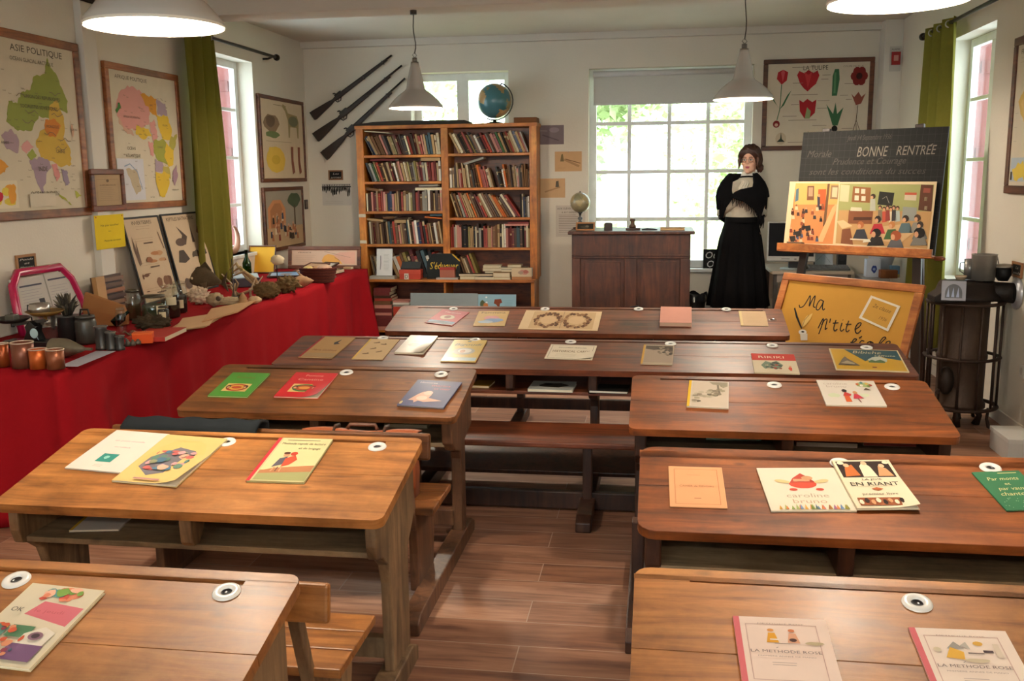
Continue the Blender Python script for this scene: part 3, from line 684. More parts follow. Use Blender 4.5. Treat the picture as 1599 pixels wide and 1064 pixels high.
book_at('B', (616, 553), (661, 554.5), (637.5, 526), 'pale grey booklet with curled cover on the long dark desk', .009, '#ded6c8', lambda mb, w, h: (mb.blob(.45*w, .45*h, .26*w, .12*h, '#b89a84', 5), mb.blob(.55*w, .65*h, .3*w, .08*h, '#c8bca8', 6)), mat=M_GLOSSY, curl=.012)
def b4(mb, w, h):
    mb.rect(.03*w, .03*h, .97*w, .17*h, '#b9d4dc').text('Bigoudi', .5*w, .77*h, .15*h, '#2c4632', fit=.8*w, shear=.25).disc(.5*w, .45*h, .32*w, .16*h, '#b4b0a4').disc(.52*w, .47*h, .2*w, .1*h, '#e4dcd0').disc(.46*w, .45*h, .08*w, .07*h, '#c89a7a').disc(.5*w, .92*h, .06*w, .03*h, '#2c4632')
book_at('B', (688, 566), (742.5, 567), (701, 532.5), 'yellow booklet with a title and a pale oval animal picture', .006, '#d6b23e', b4, mat=M_GLOSSY)
def b5(mb, w, h):
    A_border('#6a5c48', .05)(mb, w, h); mb.text('DOCUMENT FRANCAIS', .5*w, .78*h, .1*h, '#6e6250', fit=.6*w).text('HISTORICAL CARDS', .5*w, .52*h, .2*h, '#7a5a34', fit=.8*w).lines(.2*w, .8*w, .15*h, .36*h, 3, '#9a8a70')
book_at('B', (850, 561), (924.6, 563.5), (854.7, 539), 'cream leaflet with a framed title, curled at one side', .004, '#e6dcc6', b5, name='leaflet', cat='leaflet', curl=.014)
def b6(mb, w, h):
    mb.rect(.08*w, .08*h, .97*w, .95*h, '#a89684').poly([(.08*w, .95*h), (.08*w, .78*h), (.35*w, .72*h), (.75*w, .78*h), (.97*w, .5*h), (.97*w, .95*h)], '#5e5246'); rn = random.Random(9)
    for k in range(26): mb.L = 3+k % 4; mb.blob((.5+.45*rn.random())*w, (.45+.45*rn.random())*h, .06*w, .05*h, rn.choice(['#4e463c', '#7a6c5c', '#8c7e6c']), k, 7)
book_at('B', (1000, 570), (1050, 571.6), (1002, 540), 'grey photo booklet with a tan spine on the long dark desk', .005, '#b5a48e', b6, spine='#d0a24c')
def b7(mb, w, h):
    mb.rect(0, .64*h, w, h, '#c8392e').rect(0, 0, w, .64*h, '#e2d4b8').text('RIKIKI', .45*w, .82*h, .17*h, '#f0dcc0', fit=.62*w)
    mb.poly([(.18*w, .38*h), (.3*w, .6*h), (.42*w, .52*h), (.55*w, .62*h), (.68*w, .4*h), (.6*w, .22*h), (.25*w, .2*h)], '#7d8f78'); rn = random.Random(3)
    for k in range(16): mb.L = 4+k % 3; mb.blob((.2+.45*rn.random())*w, (.2+.34*rn.random())*h, .05*w, .05*h, rn.choice(['#4c5a50', '#a84838', '#c8b89a', '#3c4440']), k, 7)
    mb.blob(.82*w, .22*h, .05*w, .11*h, '#c8452e', 2).disc(.83*w, .34*h, .03*w, .04*h, '#d8a07a').lines(.2*w, .75*w, .04*h, .14*h, 2, '#a08a78')
book_at('B', (1178, 584), (1249, 586), (1165, 554), 'red and cream picture book with a train scene', .006, '#dccdb2', b7, spine='#3a3432')
def b8(mb, w, h):
    mb.rect(.02*w, .03*h, .98*w, .97*h, '#d9ab2e').poly([(.22*w, .97*h), (.46*w, .42*h), (.56*w, .3*h), (.98*w, .36*h), (.98*w, .97*h)], '#1f5566').poly([(.46*w, .42*h), (.6*w, .6*h), (.7*w, .66*h), (.8*w, .58*h), (.98*w, .5*h), (.98*w, .3*h), (.5*w, .26*h)], '#d9ab2e')
    mb.poly([(.5*w, .5*h), (.58*w, .62*h), (.68*w, .66*h), (.78*w, .55*h), (.76*w, .42*h), (.52*w, .42*h)], '#c7cfc4').poly([(.5*w, .42*h), (.56*w, .5*h), (.6*w, .44*h), (.68*w, .52*h), (.74*w, .42*h), (.72*w, .36*h), (.5*w, .36*h)], '#5a7a52')
    mb.poly([(.05*w, .2*h), (.14*w, .5*h), (.19*w, .62*h), (.22*w, .52*h), (.36*w, .2*h)], '#6d6258').poly([(.1*w, .3*h), (.2*w, .42*h), (.3*w, .3*h), (.28*w, .25*h)], '#b3a890').poly([(.12*w, .2*h), (.2*w, .27*h), (.32*w, .22*h)], '#3f3a34').rect(.52*w, .12*h, .58*w, .17*h, '#8a3428')
    mb.text("Bibiche", .52*w, .84*h, .19*h, '#e9d9b0', fit=.42*w, shear=.3).text("s'amuse", .76*w, .7*h, .12*h, '#e9d9b0', fit=.3*w, shear=.3)
book_at('B', (1305.5, 579), (1420, 583), (1295.6, 546), 'wide blue and yellow picture book at the stove end of the long desk', .005, '#e0d0a8', b8, mat=M_GLOSSY)
# brown desk, second of the window side column
def garland(mb, w, h, cols, v0=.2, v1=.52):
    mb.rect(.2*w, v0*h, .82*w, v1*h, '#e7c77c'); c = (v0+v1)/2*h
    mb.disc(.51*w, c, .27*w, (v1-v0)*.46*h, cols[0], 18).disc(.51*w, c, .2*w, (v1-v0)*.32*h, cols[1], 16).disc(.51*w, c, .13*w, (v1-v0)*.17*h, cols[2], 14)
    for s in (-1, 1): mb.disc((.51+s*.22)*w, c+.02*h, .06*w, .07*h, '#4a2c20', 9).disc((.51+s*.21)*w, c, .035*w, .04*h, '#e0a880', 9)
def g1(mb, w, h): garland(mb, w, h, ['#b83a28', '#e6b84c', '#c4452c']); mb.text('Rondes', .5*w, .78*h, .12*h, '#8a7a30', fit=.5*w)
book_at('L2', (324.5, 620.7), (386, 622.5), (359, 584), 'green book with a red garland picture on the brown desk', .007, '#4f9a3c', g1, mat=M_GLOSSY, page='#d8cfa8')
def g2(mb, w, h): garland(mb, w, h, ['#3f7a3a', '#b84a2c', '#e6a04c']); mb.text('Pomme', .52*w, .86*h, .1*h, '#f0c8b4', fit=.42*w).text('Cantine', .5*w, .7*h, .12*h, '#f0c8b4', fit=.6*w)
book_at('L2', (427.6, 622), (497, 624), (459.5, 584), 'bright red book with its cover corner lifting on the brown desk', .007, '#d0202a', g2, mat=M_GLOSSY, curl=.02)
def g3(mb, w, h):
    mb.text('Histoires', .3*w, .9*h, .08*h, '#d8ccd8', fit=.4*w).text('marins', .62*w, .8*h, .09*h, '#d87a86', fit=.42*w).text('et mer', .68*w, .68*h, .09*h, '#d87a86', fit=.36*w)
    mb.poly([(.14*w, .2*h), (.26*w, .44*h), (.34*w, .54*h), (.5*w, .58*h), (.56*w, .44*h), (.54*w, .32*h), (.86*w, .24*h), (.5*w, .16*h), (.36*w, .2*h), (.3*w, .12*h), (.26*w, .2*h)], '#e6b59c').disc(.46*w, .5*h, .1*w, .08*h, '#efcdb8').disc(.4*w, .3*h, .12*w, .08*h, '#f0d8c4').disc(.04*w, .1*h, .03*w, .06*h, '#d8c88a')
book_at('L2', (620, 635), (692.5, 640), (649, 595), 'dark blue glossy book with a pale figure on the brown desk', .006, '#39406e', g3, mat=M_GLOSSY)
# desk beside the stove
def r1(mb, w, h):
    mb.rect(.1*w, .04*h, .97*w, .96*h, '#cbbdab'); rn = random.Random(12)
    for k in range(34): mb.L = 3+k % 5; a, b = rn.random(), rn.random(); mb.blob((.15+.75*a)*w, (.15+.3*b+.4*a)*h, .09*w, .05*h, rn.choice(['#8d8270', '#a2977f', '#6e6656', '#b9ae98']), k, 8)
    mb.line([(.72*w, .96*h), (.74*w, .7*h), (.78*w, .52*h)], .05*w, '#7a7060').poly([(.5*w, .96*h), (.6*w, .86*h), (.97*w, .8*h), (.97*w, .96*h)], '#98907c')
book_at('R2', (1072, 637), (1137.5, 640.4), (1064.7, 596), 'grey etched booklet with a bright yellow spine', .006, '#cfc3b4', r1, spine='#e0b52c')
def r2(mb, w, h):
    mb.text('caroline', .3*w, .86*h, .13*h, '#b8a89c', fit=.42*w).text('bruno', .3*w, .74*h, .13*h, '#b8a89c', fit=.36*w).blob(.78*w, .82*h, .16*w, .12*h, '#a8b878', 3).blob(.2*w, .38*h, .13*w, .1*h, '#cdd6b4', 5).blob(.72*w, .4*h, .1*w, .08*h, '#d6dcbc', 6).poly([(.74*w, .6*h), (.8*w, .7*h), (.87*w, .6*h)], '#6a5648')
    for k, (u, v, c) in enumerate([(.68, .84, '#d86a3c'), (.76, .9, '#4a8a8c'), (.84, .86, '#e0b44c'), (.9, .8, '#b84a3c'), (.74, .78, '#e8e0d0'), (.86, .76, '#7a9a4c')]): mb.blob(u*w, v*h, .035*w, .05*h, c, k, 7)
    mb.poly([(.36*w, .12*h), (.37*w, .42*h), (.44*w, .46*h), (.46*w, .12*h)], '#d8602c').poly([(.35*w, .36*h), (.4*w, .5*h), (.5*w, .42*h), (.47*w, .34*h)], '#c4302c').disc(.4*w, .55*h, .045*w, .06*h, '#2c1c1c').poly([(.5*w, .24*h), (.54*w, .42*h), (.6*w, .42*h), (.68*w, .26*h)], '#c83a4c').disc(.57*w, .48*h, .04*w, .06*h, '#d89a6c').line([(.58*w, .24*h), (.6*w, .1*h)], .02*w, '#8a4a3c')
book_at('R2', (1290, 635), (1385, 637), (1273, 596), 'white picture book with two red-clad dancing figures', .006, '#dcd4c8', r2, mat=M_GLOSSY)
# honey desk
def l1(mb, w, h):
    mb.text('un petit monde', .5*w, .74*h, .055*h, '#d88a90', fit=.55*w).text('merveilleux', .5*w, .58*h, .045*h, '#c07a84', fit=.3*w).rect(.34*w, .2*h, .62*w, .4*h, '#2f7f74').blob(.46*w, .31*h, .05*w, .05*h, '#8cc4b8', 4).lines(.4*w, .6*w, .08*h, .14*h, 2, '#a8a090')
book_at('L3', (101.6, 733), (189, 741), (168.6, 673), 'white booklet with a small teal square on the honey desk', .005, '#ddd2c6', l1)
def l2(mb, w, h):
    mb.blob(.5*w, .5*h, .46*w, .46*h, '#d6b872', 1, 14, .1).poly([(.14*w, .3*h), (.16*w, .5*h), (.44*w, .74*h), (.74*w, .68*h), (.86*w, .5*h), (.74*w, .26*h), (.4*w, .14*h)], '#6f6a70')
    collage(mb, w, h, .2*w, .24*h, .8*w, .64*h, ['#8a8a6a', '#b8605a', '#c89a9a', '#5a7a6a', '#a08ab0', '#4a6a80', '#d8a890'], 34, 5, .05, .11); mb.L = 42; mb.rect(.3*w, .03*h, .7*w, .06*h, '#b0807c').text('la ronde', .45*w, .88*h, .06*h, '#dcb07c', fit=.4*w)
book_at('L3', (175, 754), (276, 762.6), (243, 681), 'worn yellow magazine with a dark polygon picture and curling edge', .008, '#d8ba78', l2, curl=.02, name='magazine', cat='magazine')
def l3(mb, w, h):
    mb.rect(.1*w, .02*h, .99*w, .99*h, '#d6cb98').rect(.1*w, .02*h, .99*w, .24*h, '#9a9a68').poly([(.1*w, .22*h), (.3*w, .28*h), (.6*w, .32*h), (.99*w, .36*h), (.99*w, .22*h), (.1*w, .16*h)], '#b07850')
    mb.text('Methode rapide de lecture', .54*w, .86*h, .07*h, '#3c342c', fit=.8*w).text('et de langage', .7*w, .75*h, .07*h, '#3c342c', fit=.4*w).rect(.2*w, .93*h, .8*w, .945*h, '#8a8064')
    mb.poly([(.26*w, .3*h), (.3*w, .5*h), (.42*w, .54*h), (.46*w, .38*h)], '#54505a').poly([(.42*w, .3*h), (.4*w, .5*h), (.54*w, .58*h), (.62*w, .48*h), (.54*w, .36*h)], '#c04e34').disc(.38*w, .58*h, .055*w, .045*h, '#d89a74').disc(.5*w, .61*h, .06*w, .045*h, '#b83e2c').disc(.37*w, .62*h, .06*w, .03*h, '#5a3424').line([(.32*w, .3*h), (.3*w, .2*h)], .025*w, '#d89a74').line([(.44*w, .32*h), (.45*w, .2*h)], .025*w, '#d89a74').line([(.38*w, .3*h), (.38*w, .2*h)], .02*w, '#6a4a3c')
book_at('L3', (384, 754), (475, 757), (431, 687), 'olive reading primer with a red spine and two walking children', .007, '#c2bb8c', l3, spine='#c62f38', page='#b9b27c')
# reddish desk, second row from the camera
def p1_(mb, w, h): A_border('#c07850', .1)(mb, w, h); mb.text('CAHIER de DEVOIRS', .5*w, .5*h, .06*h, '#a86848', fit=.62*w).lines(.34*w, .66*w, .76*h, .8*h, 1, '#b87c58').rect(.44*w, .2*h, .56*w, .215*h, '#b07050')
book_at('R3', (1046, 793), (1136, 796), (1042, 730), 'plain peach exercise book on the reddish desk', .003, '#dda274', p1_, name='exercise_book', cat='exercise book')
def p2_(mb, w, h):
    mb.rect(.03*w, .02*h, .97*w, .98*h, '#e6dcc6').text('caroline', .5*w, .34*h, .13*h, '#b8a48c', fit=.52*w).text('bruno', .5*w, .21*h, .13*h, '#c4a488', fit=.42*w)
    mb.disc(.5*w, .6*h, .17*w, .1*h, '#cf4c38').poly([(.34*w, .62*h), (.4*w, .74*h), (.52*w, .86*h), (.6*w, .76*h), (.66*w, .64*h)], '#b84434').rect(.4*w, .66*h, .6*w, .72*h, '#e8a07c').disc(.36*w, .47*h, .05*w, .03*h, '#cf4c38').disc(.68*w, .47*h, .05*w, .03*h, '#cf4c38').disc(.58*w, .74*h, .07*w, .05*h, '#cf9c74')
    for s in (-1, 1): mb.disc((.5+s*.24)*w, .66*h, .1*w, .04*h, '#dcc48c', 10, s*.3)
    rn = random.Random(2)
    for k in range(30): u = rn.uniform(.04, .95); mb.L = 14+k % 3; v = .03+.05*rn.random(); mb.poly([((u-.02)*w, .02*h), (u*w, (v+.06)*h), ((u+.02)*w, .02*h)], rn.choice(['#8aa04c', '#d8a03c', '#b86a8c', '#6a8ab0', '#cf7a3c', '#a8b86c']))
book_at('R3', (1204, 801), (1338, 801), (1181, 734), 'cream picture book with a red teapot-like drawing in the centre', .005, '#e3d8c2', p2_, mat=M_GLOSSY)
def p3_(mb, w, h):
    mb.rect(.05*w, .62*h, .95*w, .97*h, '#2a1812'); mb.poly([(.1*w, .64*h), (.16*w, .84*h), (.3*w, .9*h), (.36*w, .66*h)], '#b8642c').poly([(.4*w, .63*h), (.42*w, .86*h), (.52*w, .96*h), (.6*w, .84*h), (.64*w, .63*h)], '#e6d8bc').poly([(.66*w, .64*h), (.74*w, .86*h), (.86*w, .8*h), (.92*w, .64*h)], '#c89468')
    for u, v in ((.2, .88), (.52, .92), (.8, .86)): mb.disc(u*w, v*h, .05*w, .04*h, '#d8b490')
    mb.disc(.12*w, .93*h, .06*w, .035*h, '#e8dcc0').disc(.9*w, .93*h, .055*w, .035*h, '#e8dcc0')
    mb.text('LA JOIE', .5*w, .57*h, .05*h, '#2a2420', fit=.34*w).text('EN RIANT', .5*w, .475*h, .11*h, '#1c1614', fit=.82*w).poly([(.4*w, .37*h), (.5*w, .4*h), (.6*w, .37*h), (.5*w, .33*h)], '#a85a34').text('premier livre', .5*w, .27*h, .06*h, '#3c2c22', fit=.6*w).rect(.18*w, .42*h, .82*w, .425*h, '#8a7a60').rect(.08*w, .04*h, .92*w, .19*h, '#8a4a28')
    for k in range(9): mb.L = 20+k % 3; mb.blob((.12+.095*k)*w, (.1+.03*(k % 2))*h, .045*w, .055*h, ['#e6d8bc', '#2a1812', '#c89468'][k % 3], k, 7)
book_at('R3', (1338, 801), (1435.6, 800), (1299, 726), 'cream, brown and black primer overlapping the cream picture book', .007, '#e4d6b8', p3_, curl=.012, lift=.0075)
def p4_(mb, w, h):
    mb.text('Par monts', .5*w, .8*h, .12*h, '#d8c890', fit=.66*w, shear=.2).text('et', .5*w, .66*h, .1*h, '#d8c890').text('par vaux', .5*w, .54*h, .12*h, '#d8c890', fit=.56*w, shear=.2).text('chantons', .5*w, .4*h, .13*h, '#d8c890', fit=.68*w, shear=.2).rect(.5*w, .93*h, .9*w, .95*h, '#c9bd84'); rn = random.Random(8)
    for k in range(22): mb.L = 8; mb.disc(rn.random()*.9*w+.05*w, rn.random()*.25*h+.04*h, .01*w, .008*h, '#8cb08c', 6)
book_at('R3', (1571.5, 800), (1650, 797), (1524, 740), 'green song book cut off by the frame beside the white inkwell', .004, '#2f6a48', p4_)
# front desks
def f1(mb, w, h):
    mb.rect(.02*w, .01*h, .98*w, .99*h, '#d8cdb4').poly([(.3*w, .6*h), (.4*w, .78*h), (.96*w, .74*h), (.94*w, .5*h)], '#d4707c'); rn = random.Random(6)
    collage(mb, w, h, .3*w, .8*h, .95*w, .97*h, ['#e08a6a', '#cf5a4a', '#e8b49a', '#7aa04c', '#5a9a9c'], 22, 7, .05, .1); mb.L = 20
    mb.rect(.03*w, .3*h, .3*w, .44*h, '#5f8a7c').rect(.33*w, .31*h, .62*w, .45*h, '#4f7a5a').poly([(.55*w, .2*h), (.56*w, .36*h), (.74*w, .46*h), (.92*w, .4*h), (.9*w, .22*h)], '#e4dccc').rect(.5*w, .05*h, .92*w, .24*h, '#77567a').rect(.04*w, .06*h, .4*w, .28*h, '#c89a8a'); mb.L = 26
    collage(mb, w, h, .04*w, .08*h, .6*w, .44*h, ['#c85a3c', '#e0b44c', '#3c5a6a', '#d8906c', '#8a3c4c'], 26, 11, .03, .07); mb.L = 44
    mb.disc(.74*w, .33*h, .09*w, .05*h, '#8a6a7a').disc(.74*w, .33*h, .05*w, .03*h, '#4a3a44'); mb.text('OK', .2*w, .62*h, .08*h, '#3a3434', fit=.16*w).text('le jeudi', .62*w, .63*h, .06*h, '#c05a68', fit=.4*w)
book_at('L4', (-75, 1035), (48, 1051), (44, 915), 'pink and green collage magazine on the tan front desk', .008, '#dccfae', f1, mat=M_GLOSSY, name='magazine', cat='magazine')
def rose(tune):
    def f(mb, w, h):
        A_border('#c9a79c', .12)(mb, w, h); mb.text('METHODE ROSE', .5*w, .9*h, .022*h, '#a08c80', fit=.5*w)
        if tune:
            for u, c in ((.38, '#d89a2c'), (.6, '#d8a080')): mb.disc(u*w, .8*h, .035*w, .022*h, '#d8924c' if u < .5 else '#c8784c').poly([((u-.06)*w, .62*h), ((u-.03)*w, .76*h), ((u+.04)*w, .76*h), ((u+.07)*w, .62*h)], c)
            mb.rect(.36*w, .655*h, .45*w, .67*h, '#f0e4d8').disc(.6*w, .66*h, .04*w, .025*h, '#4c302c').blob(.82*w, .62*h, .11*w, .03*h, '#b8a888', 4).rect(.4*w, .6*h, .56*w, .607*h, '#8a7a70')
        else:
            mb.poly([(.3*w, .72*h), (.4*w, .82*h), (.48*w, .72*h)], '#9a948c').poly([(.44*w, .76*h), (.52*w, .82*h), (.54*w, .72*h)], '#b8b0a4').disc(.64*w, .8*h, .05*w, .03*h, '#d8a84c').poly([(.26*w, .6*h), (.34*w, .74*h), (.46*w, .68*h), (.44*w, .58*h)], '#dcaa44').rect(.5*w, .66*h, .66*w, .675*h, '#6a5a54').rect(.66*w, .68*h, .76*w, .71*h, '#4c3c40').blob(.56*w, .57*h, .16*w, .03*h, '#c9b99c', 6).disc(.2*w, .7*h, .04*w, .03*h, '#cfc0a4').rect(.78*w, .62*h, .84*w, .8*h, '#d9c8b4')
        mb.text('LA METHODE ROSE', .5*w, .49*h, .055*h, '#7c6a68', fit=.74*w).line([(.405*w, .535*h), (.43*w, .55*h)], .006*w, '#7c6a68').text('PREMIERE ANNEE DE PIANO', .5*w, .42*h, .026*h, '#a8948c', fit=.6*w).lines(.34*w, .66*w, .3*h, .36*h, 2, '#b8a49c')
    return f
book_at('R4', 0, 0, 0, 'pink-spined music book nearer the aisle on the pale front desk', .005, '#e8d0c2', rose(1), spine='#d06a70', back=[(1144, 966), (1288, 972)], hm=.205)
book_at('R4', 0, 0, 0, 'pink-spined music book cut off by the frame corner on the pale front desk', .005, '#e8d6c8', rose(0), spine='#d06a70', back=[(1418, 984), (1569, 990)], hm=.215)
# books pushed onto the shelves under the desk tops
def under(k, fl, fr, bl, label, th, cov, **kw):
    hm = min(.2, kw.pop('hm', .2)); book_at(DK[k]['zs'], fl, fr, bl, label, th, cov, kw.pop('art', None), hm=hm, group='books under the desk tops', lift=.001, **kw)
under('L3', (108, 832), (186, 830), (137, 799), 'white booklet with a yellow edge on the shelf under the honey desk', .006, '#cfcac4', spine='#d8b23c', hm=.15)
under('L2', (350, 662), (408, 664), (358, 646), 'thick greenish book on the shelf under the brown desk, beside the red cloth', .03, '#8f8a6c', page='#c9c2a8', hm=.12)
under('L2', (600, 668), (668, 670), (606, 652), 'pale green booklet on the shelf under the brown desk near the aisle', .016, '#b4b89c', hm=.16)
under('B', (736, 606), (764, 607), (748, 590), 'small yellow book on the shelf under the long desk', .012, '#a88428', hm=.14)
under('B', (824, 612), (894, 614), (839, 592), 'pale magazine with a dark picture on the shelf under the long desk', .014, '#c2c4bc', hm=.2, art=lambda mb, w, h: (mb.blob(.5*w, .5*h, .4*w, .3*h, '#4c443c', 3), mb.blob(.4*w, .6*h, .12*w, .12*h, '#1c1816', 4)))
under('B', (920, 614), (980, 616), (925, 600), 'black book with white page edges under the long desk', .012, '#16120f', page='#d8d4c8', hm=.16)
under('R2', (1102, 688), (1190, 690), (1096, 676), 'black folder with pale green edge under the desk beside the stove', .012, '#101010', page='#8fb4a0', spine='#101010', hm=.16)
under('R2', (1243, 698), (1340, 701), (1240, 686), 'dark red book with pale pages under the desk beside the stove', .02, '#5c1c1c', page='#d8ccbc', hm=.16)
under('R2', (1348, 697), (1432, 699), (1344, 684), 'stack-end grey and red notebook under the desk beside the stove', .014, '#b8aca0', page='#a8504a', hm=.16)
# leather satchel and grey cloth on the bench of the brown desk
sx, sy, sz = -1.12, 3.665-.235, .387
t = T('satchel', 'brown leather satchel with dark straps standing on the brown desk bench', 'satchel', (sx, sy, sz))
def satring(z, k):
    w, d = (.22*(1-.06*k), .055*(1-.35*k)); return [Vector((x, y, z)) for x, y in rrect(-w, -d, w, d, .03, .03, 3)]
MB().loft([satring(0, 0), satring(.1, -.2), satring(.19, .3), satring(.235, .9)], '#8c4a2c').build('body', M_SATIN, t)
fp = [(-.075, .05), (-.07, .15), (-.05, .22), (-.01, .252), (.05, .24)]
MB().grid(lambda u, v: (-.23+.46*u, fp[0][0]+0*u if 0 else (fp[int(min(v*4, 3.999))][0]*(1-(v*4-int(min(v*4, 3.999))))+fp[int(min(v*4, 3.999))+1][0]*(v*4-int(min(v*4, 3.999)))), fp[int(min(v*4, 3.999))][1]*(1-(v*4-int(min(v*4, 3.999))))+fp[int(min(v*4, 3.999))+1][1]*(v*4-int(min(v*4, 3.999)))+.006*math.sin(u*9)), 14, 8, '#a85c38').build('flap', M_SATIN, t, solid=.006)
for q in (-.1, .1): lab(MB().tube([(q, -.085, .04), (q, -.082, .15), (q, -.06, .225), (q, -.01, .262), (q, .05, .25)], .014, 6, '#3c2418', flat=.3).build('strap', M_SATIN, t), 'dark leather strap')
MB().tube([(-.06, .02, .25), (-.05, .03, .266), (.05, .03, .266), (.06, .02, .25)], .008, 6, '#5a3420').build('handle', M_SATIN, t)
cl = MB(); xa, xb, yy = -1.93, -1.41, 3.665-.485
cl.grid(lambda u, v: (xa+(xb-xa)*u, yy+(-.052 if v < .5 else .062)*min(1, abs(v-.5)*9), .732-abs(v-.5)*.21*(1+.1*math.sin(u*11))+.004*math.sin(u*23+v*5)), 24, 16, '#23272a')
tag(cl.build('cloth', M_CLOTH, solid=.012), 'dark grey cloth folded over the bench backrest behind the white booklet', 'cloth')
# ================================================================== BACK WALL: BOOKCASE
def scl(P): return (Vector(P)-CAM).dot(_fw)/FPX
YC = 9.33; YBK = YB-.016
def cx(px, py=300): return PY(px, py, YC).x
def cz(px, py): return PY(px, py, YC).z
xl0, xl1, xm0, xm1, xr0, xr1 = cx(557, 250), cx(568, 250), cx(690), cx(701), cx(827), cx(838)
ztop = cz(696, 194)
bc = T('bookcase', 'tall orange pine bookcase packed with old books between rifles and small window', 'bookcase', ((xl0+xr1)/2, YC, 0))
bo = Vector(((xl0+xr1)/2, YC, 0))
def bcp(mb, name, mat, **k): mb.v = [(a-bo.x, b_-bo.y, c) for a, b_, c in mb.v]; return mb.build(name, mat, bc, bevel=.003, **k)
YN = YC-.10                                                     # counter and lower cupboard stand forward
zc1 = PY(700, 437, YN).z; zc0 = zc1-.028
bcp(MB().box((xl0, YC, zc1), (xl1, YBK, ztop)), 'side_panel', W_PINEZ); bcp(MB().box((xr0, YC, zc1), (xr1, YBK, ztop)), 'side_panel', W_PINEZ)
bcp(MB().box((xm0, YC, zc1), (xm1, YBK-.02, ztop-.03)), 'partition', W_PINEZ)
bcp(MB().box((xl0-.01, YC-.01, ztop-.035), (xr1+.01, YBK, ztop)), 'top_board', W_PINE)
bcp(MB().box((xl1, YBK-.015, 0), (xr0, YBK, ztop-.035)), 'back_board', W_DARK)
xc0, xc1 = PY(573, 437, YN).x, PY(833, 437, YN).x
bcp(MB().box((xc0-.03, YN, zc0), (xc1+.01, YBK, zc1)), 'counter_board', W_PINE)
bcp(MB().box((xc0-.02, YN+.02, 0), (xc0+.012, YBK-.016, zc0)), 'side_panel', W_PINEZ); bcp(MB().box((xc1-.03, YN+.02, 0), (xc1+.005, YBK-.016, zc0)), 'side_panel', W_PINEZ)
bcp(MB().box((xm0+.01, YN+.03, 0), (xm0+.035, YBK-.016, zc0)), 'partition', W_PINEZ)
bcp(MB().box((xc0+.012, YN+.02, .04), (xc1-.03, YBK-.016, .06)), 'bottom_board', W_PINE)
SH = {}
for bay, x0, x1, rows in (('rifle-side', xl1, xm0, [(628, 242), (628, 283.5), (628, 330), (628, 381.5)]), ('window-side', xm1, xr0, [(765, 239), (765, 293), (765, 340), (765, 387)])):
    SH[bay] = [(x0, x1, ztop-.035)]
    for px, py in rows:
        z = cz(px, py); bcp(MB().box((x0, YC+.004, z-.026), (x1, YBK-.016, z)), 'shelf', W_PINE); SH[bay].append((x0, x1, z))
    SH[bay].append((x0, x1, zc1))
for z in (cz(562, 337), cz(562, 378)): lab(bcp(MB().box((xl0-.001, YC-.003, z-.016), (xl1, YC, z+.016), '#d8cbb0'), 'paper_tag', M_PAPER), 'cream paper tag stuck on the upright')
PAL = dict(k=('#1f1814', 'black'), n=('#40291a', 'dark brown'), b=('#6f4d30', 'brown'), t=('#a98a60', 'tan'), c=('#d6c8a6', 'cream'), w=('#e2dacb', 'white'), r=('#973a2c', 'red'), m=('#6a2a28', 'maroon'), o=('#c4662c', 'orange'), p=('#c18374', 'pink'), g=('#3d5c36', 'green'), s=('#45585e', 'slate blue'), u=('#34405c', 'navy blue'), y=('#8a7a44', 'olive'), e=('#8d877a', 'grey'))
rb = random.Random(21)
def shelf_book(x, y, z, th, h, dp, ang, col, label, group):
    """one spine-out volume; ang leans its top towards -x"""
    c = lin(PAL[col][0]); f = rb.uniform(.82, 1.15); c = tuple(min(1, q*f) for q in c[:3])+(1,)
    mb = MB(); r = .0; mb.box((0, 0, 0), (th, dp*.02, h), c).box((0, 0, 0), (.0022, dp, h), c).box((th-.0022, 0, 0), (th, dp, h), c).box((.0022, .004, .003), (th-.0022, dp-.004, h-.003), '#cdbf9f')
    # spine bands / title patch
    k = rb.random()
    if k < .24:
        q = '#b8a27a' if col not in 'wct' else '#7a5a40'; a = h*rb.uniform(.56, .78); mb.box((.002, -.0006, a), (th-.002, 0, a+h*rb.uniform(.06, .2)), q)
    elif k < .5:
        for a in (.14, .82): mb.box((0, -.0005, h*a), (th, 0, h*a+.004), '#b08a4a')
    o = mb.build('book', M_SATIN if rb.random() < .4 else M_PAPER); tag(o, label, 'book', group)
    o.matrix_world = Matrix.Translation((x, y, z)) @ Matrix.Rotation(-math.radians(ang), 4, 'Y'); return o
ROWN = ['top', 'second', 'third', 'fourth', 'counter']
cnt = {}
